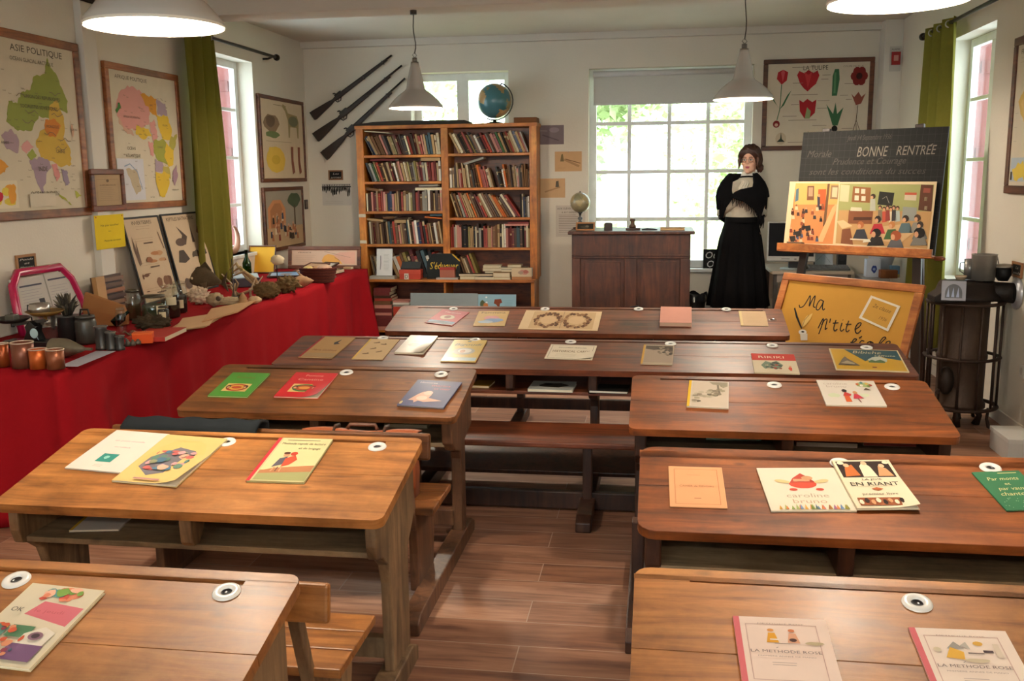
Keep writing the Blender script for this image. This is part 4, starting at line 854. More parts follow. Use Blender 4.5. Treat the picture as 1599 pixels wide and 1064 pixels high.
def fill(bay, row, toks, a0, a1, hf=(.72, .86), xs=0, xe=1, first=True, pad=0):
    x0, x1, _ = SH[bay][0]; z = SH[bay][row+1][2]; H = (SH[bay][row][2]-.026 if row else SH[bay][0][2])-z
    X0 = x0+(x1-x0)*xs+.004; X1 = x0+(x1-x0)*xe-.004; toks = toks.replace(' ', ''); n = len(toks)
    hs = [H*rb.uniform(*hf) for _ in toks]; ang = [a0+(a1-a0)*i/max(1, n-1)+rb.uniform(-.4, .4)*(1 if abs(a0)+abs(a1) > 6 else .2) for i in range(n)]; ang = [max(0, a) for a in ang]
    start = X0+(hs[0]*math.sin(math.radians(ang[0])) if first else 0); tw = [rb.uniform(.7, 1.35) for _ in toks]
    # last book must end inside the bay
    def lay(s):
        xx = start; out = []
        for i in range(n):
            A = math.radians(ang[i]); th = tw[i]*s
            if i:
                B = math.radians(ang[i-1]); d = math.sin(A)*hs[i]-math.sin(B)*min(hs[i], hs[i-1])
                if ang[i] > ang[i-1]: xx += max(0, hs[i]*math.sin(A)-hs[i]*math.sin(B)*math.cos(A)/max(.1, math.cos(B)))
            out.append((xx, th)); xx += th/math.cos(A)+.0006
        return out, xx
    lo, hi = .002, .08
    for _ in range(40):
        m_ = (lo+hi)/2
        if lay(m_)[1] > X1: hi = m_
        else: lo = m_
    out, _ = lay(lo)
    for i, (xx, th) in enumerate(out):
        k = cnt[(bay, row)] = cnt.get((bay, row), 0)+1
        l = f"{PAL[toks[i]][1]}{' leaning' if ang[i] > 6 else ''} book, {ORD[k-1]} from the left, {ROWN[row]} shelf, {bay} bookcase bay"
        dp = rb.uniform(.13, .18); shelf_book(xx, YC+rb.uniform(.012, .03)+pad+(.035 if row == 4 else 0), z+.001, th, hs[i], dp, ang[i], toks[i], l, 'old books in the bookcase')
Lb, Rb = 'rifle-side', 'window-side'
fill(Lb, 0, 'kutbbbpnktybmnnkcrnnmtrptsstcc', 27, 6, (.72, .84))
fill(Lb, 1, 'kegtrntntmnwbptctyneytmmecmmrmtw', 21, 2, (.76, .86))
fill(Lb, 2, 'cnpmmtrrptuupttnrtecynrmbeewntnbp', 1.2, .6, (.62, .8))
fill(Lb, 3, 'ncbmbbtnntsnrbptbnscnpwumkrbtnwbt', 3, 8, (.62, .8))
fill(Rb, 0, 'tcbknrnykbwnkmrenpmgtkbrtcutre', 27, 22, (.74, .9))
fill(Rb, 1, 'wtntprtttcbknborrrct', 1, 15, (.56, .8), 0, .56)
fill(Rb, 1, 'kknwobbnnttwpnkbbbb', 12, 1, (.56, .74), .62, 1, first=False)
fill(Rb, 2, 'tnbertttobnmrtcbbntoobncmr', 17, 34, (.84, .98), 0, .9)
fill(Rb, 2, 'kcukew', 1, 1, (.7, .88), .87, 1)
fill(Rb, 3, 'rrecppkkkyttkcnekrrttpbbtkcwpmmmnssnkmct', .6, .4, (.68, .86))
fill(Lb, 4, 'tentce', 10, 14, (.66, .8), 0, .17)
fill(Lb, 4, 'twobynmrkswkrw', 22, 14, (.7, .9), .36, 1, first=False)
fill(Rb, 4, 'eknkbbtc', 16, 20, (.72, .86), .0, .26, first=True)
fill(Rb, 4, 'ry', 20, 20, (.84, .92), .285, .36, first=False)
def flat_book(px0, px1, py, col, label, th=.02, Yf=YC+.02, dp=.15, tilt=0, group='old books in the bookcase', z=None, mat=None):
    a, b_ = PY(px0, py, Yf), PY(px1, py, Yf); w = b_.x-a.x; c = PAL[col][0] if col in PAL else col
    mb = MB().box((0, 0, 0), (w, dp, .002), c).box((0, 0, th-.002), (w, dp, th), c).box((0, 0, .002), (w, .003, th-.002), c).box((.003, .003, .002), (w-.003, dp-.003, th-.002), '#d3c7ab')
    o = tag(mb.build('book', mat or M_PAPER), label, 'book', group); o.matrix_world = Matrix.Translation((a.x, Yf, a.z if z is None else z)) @ Matrix.Rotation(-math.radians(tilt), 4, 'Y'); return o
flat_book(569, 607, 205.5, 'c', 'cream booklet lying slanted over the books, top shelf, rifle-side bay', .008, tilt=-5)
flat_book(578, 617, 251.5, 'm', 'maroon book lying flat over the second shelf row, rifle-side bay', .018)
flat_book(657, 687, 251.5, 't', 'olive tan book lying flat over the second shelf row beside the partition', .03)
flat_book(571, 592, 297, 'b', 'brown book lying slanted over the third shelf row, rifle-side bay', .025, tilt=-6)
flat_book(648.5, 690, 297.5, 'c', 'wide cream book lying flat over the third shelf row, rifle-side bay', .026)
flat_book(654, 684, 291.5, 'e', 'grey booklet on the wide cream book, third shelf, rifle-side bay', .018)
flat_book(572.5, 598, 344, 't', 'tan book lying slanted at the start of the fourth shelf, rifle-side bay', .02, tilt=-6)
flat_book(580, 595, 348.5, 'b', 'small brown book lying flat under the tan one, fourth shelf', .018)
flat_book(598, 616, 341.5, 'b', 'brown book lying flat beside the slanted tan one, fourth shelf', .02)
flat_book(614, 637, 342.5, 'n', 'dark book lying flat over the middle of the fourth shelf row, rifle-side bay', .016)
flat_book(616, 634, 348.5, 't', 'pale tan book with worn edges on the fourth shelf row, rifle-side bay', .03)
flat_book(663, 690, 340, 'o', 'orange booklet lying slanted over the fourth shelf row, rifle-side bay', .012, tilt=-5)
flat_book(671, 690, 337.5, 's', 'slate blue book above the orange booklet, fourth shelf, rifle-side bay', .016)
flat_book(724, 757, 258, 'e', 'grey booklet lying slanted over the second shelf row, window-side bay', .02, tilt=16)
flat_book(793, 826, 353, 'm', 'maroon book lying flat over the fourth shelf row, window-side bay', .02, z=SH[Rb][4][2]+.233)
flat_book(788, 825.5, 356, 'p', 'pinkish book under the maroon one over the fourth shelf row', .018, z=SH[Rb][4][2]+.214)
# things on the counter
YT = YN+.03
def cpt(px, py=436, y=YT): p = PY(px, py, y); return Vector((p.x, y, zc1+.001))
k = 9.3/FPX
t = T('certificate', 'white printed certificate on a stand leaning on the counter books', 'certificate', M=frame_M(cpt(588, y=YC-.02)+Vector((0, 0, .03)), (1, 0, 0), (0, .16, 1)))
mb = MB().box((0, 0, -.008), (.165, .27, 0), '#dedbd6').art(.0003).lines(.075, .14, .05, .22, 12, '#8a8884').line([(.04, .06), (.045, .13), (.042, .2)], .006, '#2a2a30'); mb.build('sheet', M_PAPER, t)
tag(MB().box((0, 0, 0), (.26, .1, .028), '#a8a49a').build('book', M_PAPER), 'grey flat book under the white certificate on the counter', 'book').location = cpt(577, y=YT-.01)
t = T('card_box', 'red card box with a dark slate lid and white letter tag on the counter', 'box', cpt(624, y=YN+.006))
MB().box((0, 0, .001), (.215, .095, .085), '#b8402c').box((-.004, -.004, .055), (.219, .099, .095), '#c24a34').build('box', M_SATIN, t, bevel=.003)
MB(Matrix.Translation((.01, .02, .1)) @ Matrix.Rotation(math.radians(38), 4, 'X')).box((0, 0, 0), (.2, .1, .01), '#3c4040').build('slate_lid', M_SLATE, t)
mb = MB(Matrix.Translation((.05, -.0045, .0)) @ Matrix.Rotation(PI/2, 4, 'X')).box((0, .0, 0), (.045, .06, .001), '#d8d0c0').art(.0012).text('D', .022, .028, .05, '#4a3a30'); mb.build('tag', M_PAPER, t)
t = T('chalk_sign', "black slate sign with yellow writing S'éduquer on the counter", 'sign', M=frame_M(cpt(667, y=YC-.03)+Vector((0, 0, .002)), (1, 0, 0), (0, .08, 1)))
mb = MB().prism([(0, 0), (.33, 0), (.34, .17), (.26, .25), (.06, .25), (.0, .17)], -.008, 0, col='#1d1f1e').art(.0004).text("S'éduquer", .17, .13, .1, '#d8b43c', fit=.29, shear=.2).line([(.26, .245), (.335, .175)], .012, '#c8a032'); mb.build('slate', M_SLATE, t)
t = T('lidded_box', 'small brown box with a red lid in front of the black slate sign', 'box', cpt(687, y=YN+.002)+Vector((0, 0, .02)))
MB().box((0, 0, 0), (.15, .06, .075), '#a0604a').build('box', M_SATIN, t, bevel=.002); MB().box((-.002, -.002, .075), (.152, .062, .1), '#9a2c22').build('lid', M_SATIN, t, bevel=.002)
tag(MB().box((0, 0, 0), (.22, .09, .018), '#b0a8a0').build('book', M_PAPER), 'flat grey book under the small red-lidded box', 'book').location = cpt(681, y=YN+.0)
stk = 0
def pile(px0, y, items, where):
    z = zc1+.001
    for i, (dx, w, th, col, cn) in enumerate(items):
        p = cpt(px0, y=y); c = PAL[col][0] if col in PAL else col
        dq = .085 if y < YC-.02 else .13; o = MB().box((0, 0, 0), (w, dq, .002), c).box((0, 0, th-.002), (w, dq, th), c).box((0, .0, .002), (.003, dq, th-.002), c).box((.003, .003, .002), (w-.003, dq-.003, th-.002), '#cfc0a0').build('book', M_PAPER)
        tag(o, f"{cn} book, {ORD[i]} from the bottom, flat pile {where}", 'book', 'flat piles on the counter'); o.matrix_world = Matrix.Translation((p.x+dx, y, z)) @ Matrix.Rotation(rb.uniform(-.06, .06), 4, 'Z'); z += th+.0008
pile(718, YN+.005, [(0, .19, .035, 'y', 'olive'), (-.01, .34, .02, 'n', 'thin dark brown')], 'below the striped red spine')
pile(741, YN-.0, [(.0, .2, .03, 'e', 'grey'), ], 'before the striped red spine')
pile(769, YN+.0, [(-.01, .19, .025, 't', 'tan'), (.005, .17, .045, '#9a7048', 'brown card')], 'in the middle of the window-side counter')
pile(757, YN+.12, [(0, .2, .02, 'n', 'dark'), (.01, .18, .03, 't', 'tan'), (0, .17, .02, 'k', 'black'), (-.02, .19, .03, 't', 'pale tan'), (-.015, .18, .026, 'c', 'cream')], 'behind the brown card book')
pile(788, YN+.12, [(-.03, .26, .03, 'b', 'brown'), (-.03, .25, .03, 'p', 'pinkish'), (-.05, .28, .03, 's', 'slate'), (-.055, .28, .018, 'e', 'grey'), (.03, .14, .026, 't', 'small tan')], 'behind the pink-printed box')
t = T('printed_box', 'cream box printed with a pink picture at the window end of the counter', 'box', cpt(799, y=YN+.01))
MB().box((0, 0, 0), (.2, .078, .03), '#a8744c').box((0, 0, .03), (.2, .078, .115), '#cbb594').build('box', M_PAPER, t, bevel=.003)
mb = MB(Matrix.Rotation(PI/2, 4, 'X')).art(.0006).blob(.12, .075, .06, .03, '#c08a7c', 3).blob(.09, .07, .03, .02, '#a8907c', 4).blob(.14, .08, .03, .02, '#b06a5c', 5); mb.build('picture', M_PAPER, t)
# lower cupboard: red volumes, tag box, blue boards
zq = .061
def lowp(px, y): return PY(px, 470, y).x
z = zq
for i in range(15):
    th = rb.uniform(.026, .044); col = rb.choice(['m', 'r', 'm', 'b', 'n', 'p']); w = .165+.02*rb.random()
    o = MB().box((0, 0, 0), (w, .24, .003), PAL[col][0]).box((0, 0, th-.003), (w, .24, th), PAL[col][0]).box((0, 0, .003), (w, .003, th-.003), PAL[col][0]).box((.002, .003, .003), (w-.002, .238, th-.003), '#c9b898').build('book', M_PAPER)
    tag(o, f"{PAL[col][1]} volume, {ORD[i]} from the bottom, stack under the counter by the red cloth", 'book', 'volumes stacked under the counter'); o.matrix_world = Matrix.Translation((lowp(582, YN)+rb.uniform(0, .012), YN+.03, z)); z += th+.001
    if z > zc0-.1: break
t = T('tag_box', 'red upright box tagged D 10 under the counter', 'box', (lowp(612, YN), YN+.03, zq))
hb = PY(625, 480, YN).z-zq
MB().box((0, 0, 0), (.17, .16, hb), '#a8351f').build('box', M_SATIN, t, bevel=.004)
mb = MB(Matrix.Rotation(PI/2, 4, 'X')).art(.0012).disc(.075, hb-.065, .018, .024, '#d8cdb8').text('D', .075, hb-.065, .03, '#5a3a2c').text('10', .07, hb-.13, .045, '#c89a84'); mb.build('tag', M_PAPER, t)
z = hb+zq+.001
for i, (c, th) in enumerate((('e', .02), ('w', .02), ('p', .018))):
    o = MB().box((0, 0, 0), (.17, .16, th), PAL[c][0]).build('book', M_PAPER, bevel=.002); tag(o, f'{PAL[c][1]} booklet, {ORD[i]} up on the red tagged box under the counter', 'book', 'booklets on the tagged box'); o.location = (lowp(612, YN), YN+.03, z); z += th+.001
yb_ = YN-.08
pA, pB = PY(641, 458, yb_+.05), PY(746, 460, yb_+.05)
for nm, pa_, pb_, lb, c in (('grey', pA, pB, 'pale grey printed wall board leaning against the bookcase base', '#8f9a9c'), ('blue', PY(746.5, 460, yb_+.05), PY(806, 461, yb_+.05), 'light blue wall board with a brown animal leaning on the bookcase', '#8fb4c2')):
    M = frame_M((pa_.x, yb_-.02, .002), (1, 0, 0), (0, .07, pa_.z)); w = pb_.x-pa_.x; h = Vector((0, .07, pa_.z)).length
    t = T('wall_board', lb, 'board', M=M); mb = MB().box((0, 0, -.006), (w, h, 0), c).art(.0004)
    if nm == 'grey': mb.lines(w*.15, w*.4, h-.16, h-.05, 3, '#7c8486').lines(w*.5, w*.8, h-.14, h-.03, 2, '#6c7478')
    else: mb.blob(w*.12, h-.1, .03, .05, '#5c6a4c', 2).blob(w*.2, h-.11, .03, .03, '#c07840', 3).poly([(w*.44, h-.05), (w*.6, h-.045), (w*.64, h-.08), (w*.58, h-.09), (w*.56, h-.14), (w*.48, h-.1), (w*.42, h-.09)], '#7a3c24').lines(w*.7, w*.95, h-.14, h-.05, 4, '#6c92a4').disc(w*.22, h-.03, .01, .008, '#e8ece8').disc(w*.23, h-.08, .01, .008, '#e8ece8')
    mb.build('sheet', M_PAPER, t)
tag(MB().box((0, 0, 0), (.04, .16, .22), PAL['m'][0]).build('book', M_PAPER, bevel=.002), 'single maroon volume standing under the counter near its window end', 'book').location = (PY(820, 470, YN).x, YN+.05, zq)
# on top of the bookcase: dark board, box, globe
p = PY(557, 200, YC)
tag(MB().prism([(0, 0), (1.16, 0), (1.16, .02), (1.12, .035), (.45, .042), (.2, .034), (0, .012)], 0, .2, 'y', '#2a2620').build('board', M_MATTE), 'long thin dark board lying on top of the bookcase', 'board').location = (xl0-.02, YC-.0, ztop+.001)
tag(MB().box((0, 0, 0), (.22, .22, .05), '#6f4526').build('box', M_MATTE, bevel=.003), 'low brown box on the bookcase corner beside the globe', 'box').location = (PY(802, 188, YC).x, YC+.01, ztop+.001)
globe_cols = ['#3c6c74', '#48757a', '#3a666e']
def globe(P, r, label, sea, land, standfn, tilt=23, n=28, k=16, seed=2):
    t = T('globe', label, 'globe', P)
    rn = random.Random(seed); seeds = [(Vector((rn.gauss(0, 1), rn.gauss(0, 1), rn.gauss(0, 1))).normalized(), rn.uniform(.25, .62), rn.choice(land)) for _ in range(15)]
    mb = MB(); R = Matrix.Rotation(math.radians(tilt), 3, 'Y'); vs = []; n, k = 48, 30
    b0 = len(mb.v); mb.ell((0, 0, 0), (r, r, r), sea, n, k, R)
    for i, f in enumerate(mb.f):
        c = sum((Vector(mb.v[q]) for q in f), Vector())/len(f); d = c.normalized()
        for s, a, cl in seeds:
            if math.acos(max(-1, min(1, d.dot(s)))) < a*(.75+.35*math.sin(9*d.x+5*d.z)*math.sin(7*d.y)): mb.c[i] = lin(cl)
    mb.build('sphere', M_GLOSSY, t); standfn(t, r); return t
def st1(t, r):
    R = r*1.1; tl = math.radians(23); ax = Vector((math.sin(tl), 0, math.cos(tl)))
    pts = [(-R*math.sin(tl-a)*1, 0, -R*math.cos(tl-a)) for a in [PI*q/14 for q in range(15)]]
    MB().tube([(R*math.sin(tl+PI*q/14), 0, R*math.cos(tl+PI*q/14)) for q in range(15)], r*.035, 8, '#3c3a38').build('meridian_arm', M_METAL, t)
    MB().tube([ax*(-R), ax*(-R*.98)], r*.05, 8, '#333').tube([ax*(r*.98), ax*R], r*.04, 8, '#333').build('axis_pin', M_METAL, t)
    MB().lathe([(r*.5, -r*1.3), (r*.48, -r*1.24), (r*.12, -r*1.2), (r*.08, -r*1.08)], 24, '#2a2826').build('base', M_METAL, t)
Yg = 9.44; gp = PY(772, 156, Yg); gr = 26.5*scl(gp); bz = ztop+.002
g = globe((gp.x, Yg, bz+gr*1.3), gr, 'blue-green globe on top of the bookcase before the small window', '#3f7078', ['#8a7a4c', '#a88a58', '#6c7a4c', '#b89a6c'], st1, seed=5)
# ------------------------------------------------------------------ rifles
def rifle(pb, pm, label, brl):
    d = .045; a, b_ = PY(*pb, YB-d), PY(*pm, YB-d); L = (b_-a).length
    t = T('rifle', label, 'rifle', M=frame_M(a, b_-a, (-.7, 0, 1)), group='old rifles hung on the back wall')
    s = L/1.3
    st = [(-.01, -.055), (.0, .055), (.02, .058), (.26, .03), (.34, .016), (.40, .028), (.5, .022), (brl, .012), (brl, -.014), (.55, -.024), (.43, -.026), (.34, -.016), (.28, -.03), (.02, -.06)]
    MB().prism([(x*s, y*s) for x, y in st], -.02, .018, col='#2a1a12').build('stock', W_DARK if False else M_SATIN, t, bevel=.006)
    MB().box((-.012*s, -.056*s, -.021), (.003, .056*s, .019), '#3a3632').build('butt_plate', M_METAL, t)
    MB().cyl((.44*s, .02*s, 0), (L, .006*s, 0), .0125, 12, '#26221f', r2=.0095).build('barrel', M_METAL, t)
    MB().tube([(.36*s, -.018*s, 0), (.375*s, -.05*s, 0), (.42*s, -.055*s, 0), (.45*s, -.026*s, 0)], .005, 8, '#3a3531').build('trigger_guard', M_METAL, t)
    MB().tube([(.40*s, -.02*s, 0), (.395*s, -.042*s, 0)], .004, 6, '#3a3531').build('trigger', M_METAL, t)
    MB().cbox((.44*s, .028*s, .006), (.1*s, .024, .03), '#3a3531').tube([(.42*s, .03*s, .012), (.405*s, .06*s, .012), (.385*s, .066*s, .012)], .007, 8, '#3a3531').build('lock', M_METAL, t)
    for q in (.62, .85): MB().tube([(q*s*brl/.9, .025*s*math.cos(2*PI*j/10)-.0, .022*math.sin(2*PI*j/10)) for j in range(10)], .005, 6, '#4a453f', closed=True).build('barrel_band', M_METAL, t)
rifle((489, 181), (612, 87), 'topmost of the three old rifles hung slanting on the wall', 1.22)
rifle((494, 214), (628, 103), 'middle one of the three old rifles hung slanting on the wall', 1.12)
rifle((507, 243), (633, 123), 'lowest of the three old rifles, its muzzle beside the pendant lamp', 1.08)
# ------------------------------------------------------------------ small signs, cards and notices on the back wall
def wall_M(tl, br, d=.004, wall='back'):
    if wall == 'back': a = PY(tl[0], br[1], YB-d); b_ = PY(br[0], br[1], YB-d); c = PY(tl[0], tl[1], YB-d); return frame_M(a, (1, 0, 0), (0, 0, 1)), b_.x-a.x, c.z-a.z
    x = XL+d if wall == 'left' else XR-d; a = PX(tl[0], br[1], x); b_ = PX(br[0], br[1], x); a2 = PX(tl[0], tl[1], x)
    if wall == 'left': return frame_M((x, a.y, a.z), (0, 1, 0), (0, 0, 1)), b_.y-a.y, a2.z-a.z
    return frame_M((x, a.y, a.z), (0, -1, 0), (0, 0, 1)), a.y-b_.y, a2.z-a.z
def slate_sign(tl, br, label, lines_, wall='back', fc='#8a5c34'):
    M, w, h = wall_M(tl, br, .014, wall); t = T('slate_sign', label, 'sign', M=M); f = .09*w
    MB().box((0, 0, -.012), (w, f, 0), fc).box((0, h-f, -.012), (w, h, 0), fc).box((0, f, -.012), (f, h-f, 0), fc).box((w-f, f, -.012), (w, h-f, 0), fc).build('frame', M_SATIN, t, bevel=.002)
    mb = MB().box((f, f, -.012), (w-f, h-f, -.004), '#141414').art(-.0037)
    for i, s in enumerate(lines_): mb.text(s, w/2, h-f-(h-2*f)*(i+.6)/len(lines_), (h-2*f)/len(lines_)*.75, '#cfc8bc', shear=.25, fit=min(w*.7, w*.14*len(s)))
    mb.build('slate', M_SLATE, t); return t
slate_sign((513, 266), (535.5, 281.5), 'tiny slate sign under the rifles', ['Les', 'armes'])
M, w, h = wall_M((504, 287), (549, 321), .003)
t = T('silhouette_picture', 'white print of black cut-out figures beside the bookcase', 'print', M=M); mb = MB().box((0, 0, -.002), (w, h, 0), '#c9c3ba').art(.0004); rn = random.Random(4)
for i in range(17):
    u = w*(.03+.057*i); hh = h*rn.uniform(.28, .62); mb.L = i % 3; mb.blob(u, h*.93-hh*.5, .011, hh*.5, '#121212', i, 8, .5); mb.blob(u+.003, h*.93, .008, .008, '#121212', i, 7)
mb.rect(0, h*.82, w, h*.88, '#1a1a1a').lines(.1*w, .9*w, .05*h, .22*h, 2, '#a8a298'); mb.build('sheet', M_PAPER, t)
def card(tl, br, label, col, fn, name='picture_card', wall='back', rot=0, cat='card', group='cards pinned beside the large window'):
    M, w, h = wall_M(tl, br, .003, wall); t = T(name, label, cat, M=M @ Matrix.Rotation(rot, 4, 'Z'), group=group); mb = MB().box((0, 0, -.002), (w, h, 0), col).art(.0003); fn(mb, w, h); mb.build('sheet', M_PAPER, t)
    MB().cyl((w/2, h-.006, 0), (w/2, h-.006, .006), .004, 8, '#8a8a8a').build('pin', M_METAL, t); return t
card((841, 196), (880.5, 226), 'mauve grey card, topmost of the cards beside the large window', '#7e6f72', lambda mb, w, h: mb.disc(.62*w, .75*h, .2*w, .14*h, '#928488').line([(.15*w, .5*h), (.8*w, .2*h)], .012, '#675a5e').line([(0, .72*h), (.35*w, .7*h)], .006, '#a89c9c'))
card((866.5, 237), (908.5, 268), 'tan card with a pen drawing, nearest the window frame', '#c9a175', lambda mb, w, h: mb.poly([(.2*w, .5*h), (.24*w, .85*h), (.3*w, .88*h), (.34*w, .5*h)], '#7a6a48').line([(.35*w, .6*h), (.9*w, .25*h)], .022, '#a8845c').line([(.4*w, .62*h), (.95*w, .4*h)], .008, '#7c5c3c').lines(.1*w, .5*w, .1*h, .25*h, 1, '#9c7a54'))
card((843, 279), (882.5, 309), 'tan card with a small drawing above the school notice', '#c8a47a', lambda mb, w, h: mb.poly([(.62*w, .55*h), (.64*w, .85*h), (.74*w, .88*h), (.76*w, .55*h)], '#5c5648').line([(.2*w, .3*h), (.8*w, .55*h)], .014, '#a8865e').lines(.3*w, .85*w, .3*h, .4*h, 1, '#96754e'))
def nt_(mb, w, h):
    mb.text('AUX ELEVES et FORTES', .5*w, .9*h, .085*h, '#4a423c', fit=.9*w).text('IL EST DEFENDU', .5*w, .78*h, .07*h, '#5a524a', fit=.6*w).lines(.1*w, .9*w, .12*h, .72*h, 11, '#7a7066', .004).lines(.1*w, .6*w, .03*h, .1*h, 1, '#8a8074')
card((868, 321), (914, 370), 'printed school rules notice on the wall behind the small globe', '#c6bbae', nt_, name='rules_sign', cat='notice', group=None)
# framed tulip chart
def framed(tl, br, label, wall, fw, paper, fn, fmat, name='framed_chart', cat='chart', d=.03, M=None, w=None, h=None, glass=False, dp=.03):
    if M is None: M, w, h = wall_M(tl, br, d, wall)
    t = T(name, label, cat, M=M)
    MB().box((0, 0, -dp), (w, fw, 0)).box((0, h-fw, -dp), (w, h, 0)).box((0, fw, -dp), (fw, h-fw, 0)).box((w-fw, fw, -dp), (w, h-fw, 0)).build('frame', fmat, t, bevel=.005)
    mb = MB(Matrix.Translation((fw, fw, 0))).box((0, 0, -dp*.7), (w-2*fw, h-2*fw, -.012), paper).art(-.0115, 2e-4); fn(mb, w-2*fw, h-2*fw); mb.build('print', M_PAPER, t); return t
def tulip(mb, w, h):
    R_, G_ = '#a8262c', '#3c6a48'
    mb.text('LA TULIPE', .47*w, .945*h, .075*h, '#3c342c', fit=.25*w).text('COUPE DE PLUS', .84*w, .95*h, .03*h, '#8a7c6c', fit=.2*w)
    mb.line([(.14*w, .75*h), (.13*w, .45*h), (.105*w, .32*h)], .008*w, G_).poly([(.13*w, .45*h), (.06*w, .56*h), (.03*w, .66*h), (.1*w, .5*h)], G_).poly([(.13*w, .45*h), (.2*w, .62*h), (.24*w, .68*h), (.17*w, .5*h)], G_).poly([(.09*w, .82*h), (.1*w, .9*h), (.15*w, .93*h), (.2*w, .9*h), (.19*w, .8*h), (.14*w, .75*h)], R_).poly([(.13*w, .9*h), (.15*w, .93*h), (.17*w, .9*h), (.15*w, .78*h)], '#c4545a')
    mb.disc(.1*w, .27*h, .035*w, .045*h, '#7c1f1f').disc(.1*w, .26*h, .018*w, .02*h, '#c8a08c').disc(.15*w, .09*h, .055*w, .075*h, '#bfae94').poly([(.14*w, .05*h), (.15*w, .17*h), (.165*w, .05*h)], '#2c3428').poly([(.11*w, .05*h), (.19*w, .05*h), (.15*w, .1*h)], '#2c3428')
    mb.poly([(.29*w, .86*h), (.31*w, .91*h), (.36*w, .88*h), (.4*w, .92*h), (.45*w, .88*h), (.49*w, .91*h), (.51*w, .85*h), (.48*w, .75*h), (.44*w, .71*h), (.4*w, .66*h), (.36*w, .7*h), (.32*w, .76*h)], R_).poly([(.36*w, .9*h), (.4*w, .7*h), (.44*w, .9*h), (.4*w, .86*h)], '#c23c40')
    mb.poly([(.32*w, .56*h), (.36*w, .53*h), (.4*w, .57*h), (.45*w, .53*h), (.49*w, .56*h), (.48*w, .4*h), (.42*w, .33*h), (.38*w, .33*h), (.33*w, .42*h)], R_).poly([(.38*w, .33*h), (.4*w, .47*h), (.44*w, .42*h), (.43*w, .33*h)], '#8a9a6c')
    mb.poly([(.64*w, .6*h), (.64*w, .84*h), (.66*w, .92*h), (.7*w, .92*h), (.71*w, .8*h), (.69*w, .6*h)], G_).rect(.655*w, .63*h, .675*w, .88*h, '#5c8a60').poly([(.66*w, .24*h), (.59*w, .5*h), (.66*w, .38*h), (.68*w, .52*h), (.7*w, .38*h), (.76*w, .46*h), (.71*w, .24*h)], G_).disc(.68*w, .2*h, .03*w, .04*h, '#1c1a18').poly([(.41*w, .04*h), (.42*w, .18*h), (.46*w, .04*h)], G_)
    for a in range(6): mb.disc(.9*w+.045*w*math.cos(a*PI/3), .83*h+.065*h*math.sin(a*PI/3), .04*w, .055*h, '#7c2420', 10)
    mb.disc(.9*w, .83*h, .03*w, .04*h, '#3c1a18').poly([(.83*w, .62*h), (.86*w, .58*h), (.9*w, .64*h), (.93*w, .58*h), (.97*w, .62*h), (.93*w, .5*h), (.88*w, .48*h)], '#8a4a3c').line([(.9*w, .48*h), (.89*w, .3*h), (.86*w, .16*h)], .006*w, '#5a4a3c').line([(.89*w, .3*h), (.94*w, .14*h)], .005*w, '#5a4a3c').line([(.89*w, .26*h), (.9*w, .12*h)], .005*w, '#5a4a3c')
    for u, v, l in ((.24, .95, .5), (.25, .76, .35), (.54, .85, .62), (.53, .8, .6), (.24, .62, .5), (.5, .54, .62), (.5, .45, .6), (.24, .5, .32), (.16, .36, .3), (.22, .31, .5), (.46, .24, .6), (.72, .6, .8), (.76, .74, .86), (.78, .55, .84), (.46, .12, .58), (.75, .2, .86), (.22, .04, .4)): mb.L = 12; mb.rect(u*w, v*h, l*w, v*h+.005, '#8a7e70')
framed((1188.5, 93.5), (1359.5, 235.5), 'framed botanical chart titled LA TULIPE with red tulips', 'back', .042, '#cfc3ae', tulip, W_FRAMED)
# fire alarm on the pipe casing
P = PY(1398, 92, YB-.225); t = T('mounted_fire_alarm', 'small red fire alarm button on a white plate near the corner', 'fire alarm', (P.x, YB-.222, P.z))
MB().box((-.05, -.003, -.11), (.05, .001, .11), '#bdb8ae').build('plate', M_SATIN, t); MB().box((-.038, -.035, -.055), (.038, -.003, .06), '#9c1820').box((-.02, -.037, -.02), (.02, -.035, .03), '#c88a84').build('alarm_box', M_ENAMEL, t, bevel=.004)
mb = MB(Matrix.Translation((0, -.0032, .085)) @ Matrix.Rotation(PI/2, 4, 'X')).art(0).text('ALARME', 0, 0, .02, '#2a2a2a', fit=.07); mb.build('lettering', M_PAPER, t)
# ------------------------------------------------------------------ teacher desk on its platform
PZ_ = .19
tag(MB().box((-.75, 7.95, 0), (1.02, YB-.16, PZ_)).build('platform', W_BROWN, bevel=.006), 'low wooden platform carrying the teacher desk under the large window', 'platform')
YD = 8.55; dx0, dx1 = PY(893, 400, YD).x, PY(1078, 400, YD).x; dz = PY(985, 361, YD).z; W = dx1-dx0
t = T('teacher_desk', 'tall dark oak teacher desk with two recessed front panels', 'desk', ((dx0+dx1)/2, YD, PZ_)); H = dz-PZ_; hw = W/2
MB().box((-hw-.035, -.03, H-.03), (hw+.035, .62, H)).build('tabletop', W_OAK, t, bevel=.008)
zp1, zp0 = PY(985, 404, YD).z-PZ_, .1
sx_ = lambda px: PY(px, 430, YD).x-(dx0+dx1)/2
f = MB().box((-hw, 0, zp1), (hw, .03, H-.03)).box((-hw, 0, 0), (hw, .03, zp0)).box((-hw, 0, zp0), (sx_(906), .03, zp1)).box((sx_(975), 0, zp0), (sx_(994), .03, zp1)).box((sx_(1062), 0, zp0), (hw, .03, zp1)); f.box((-hw, -.008, zp1+.02), (hw, 0, zp1+.034)); f.build('front_frame', W_OAK, t, bevel=.005)
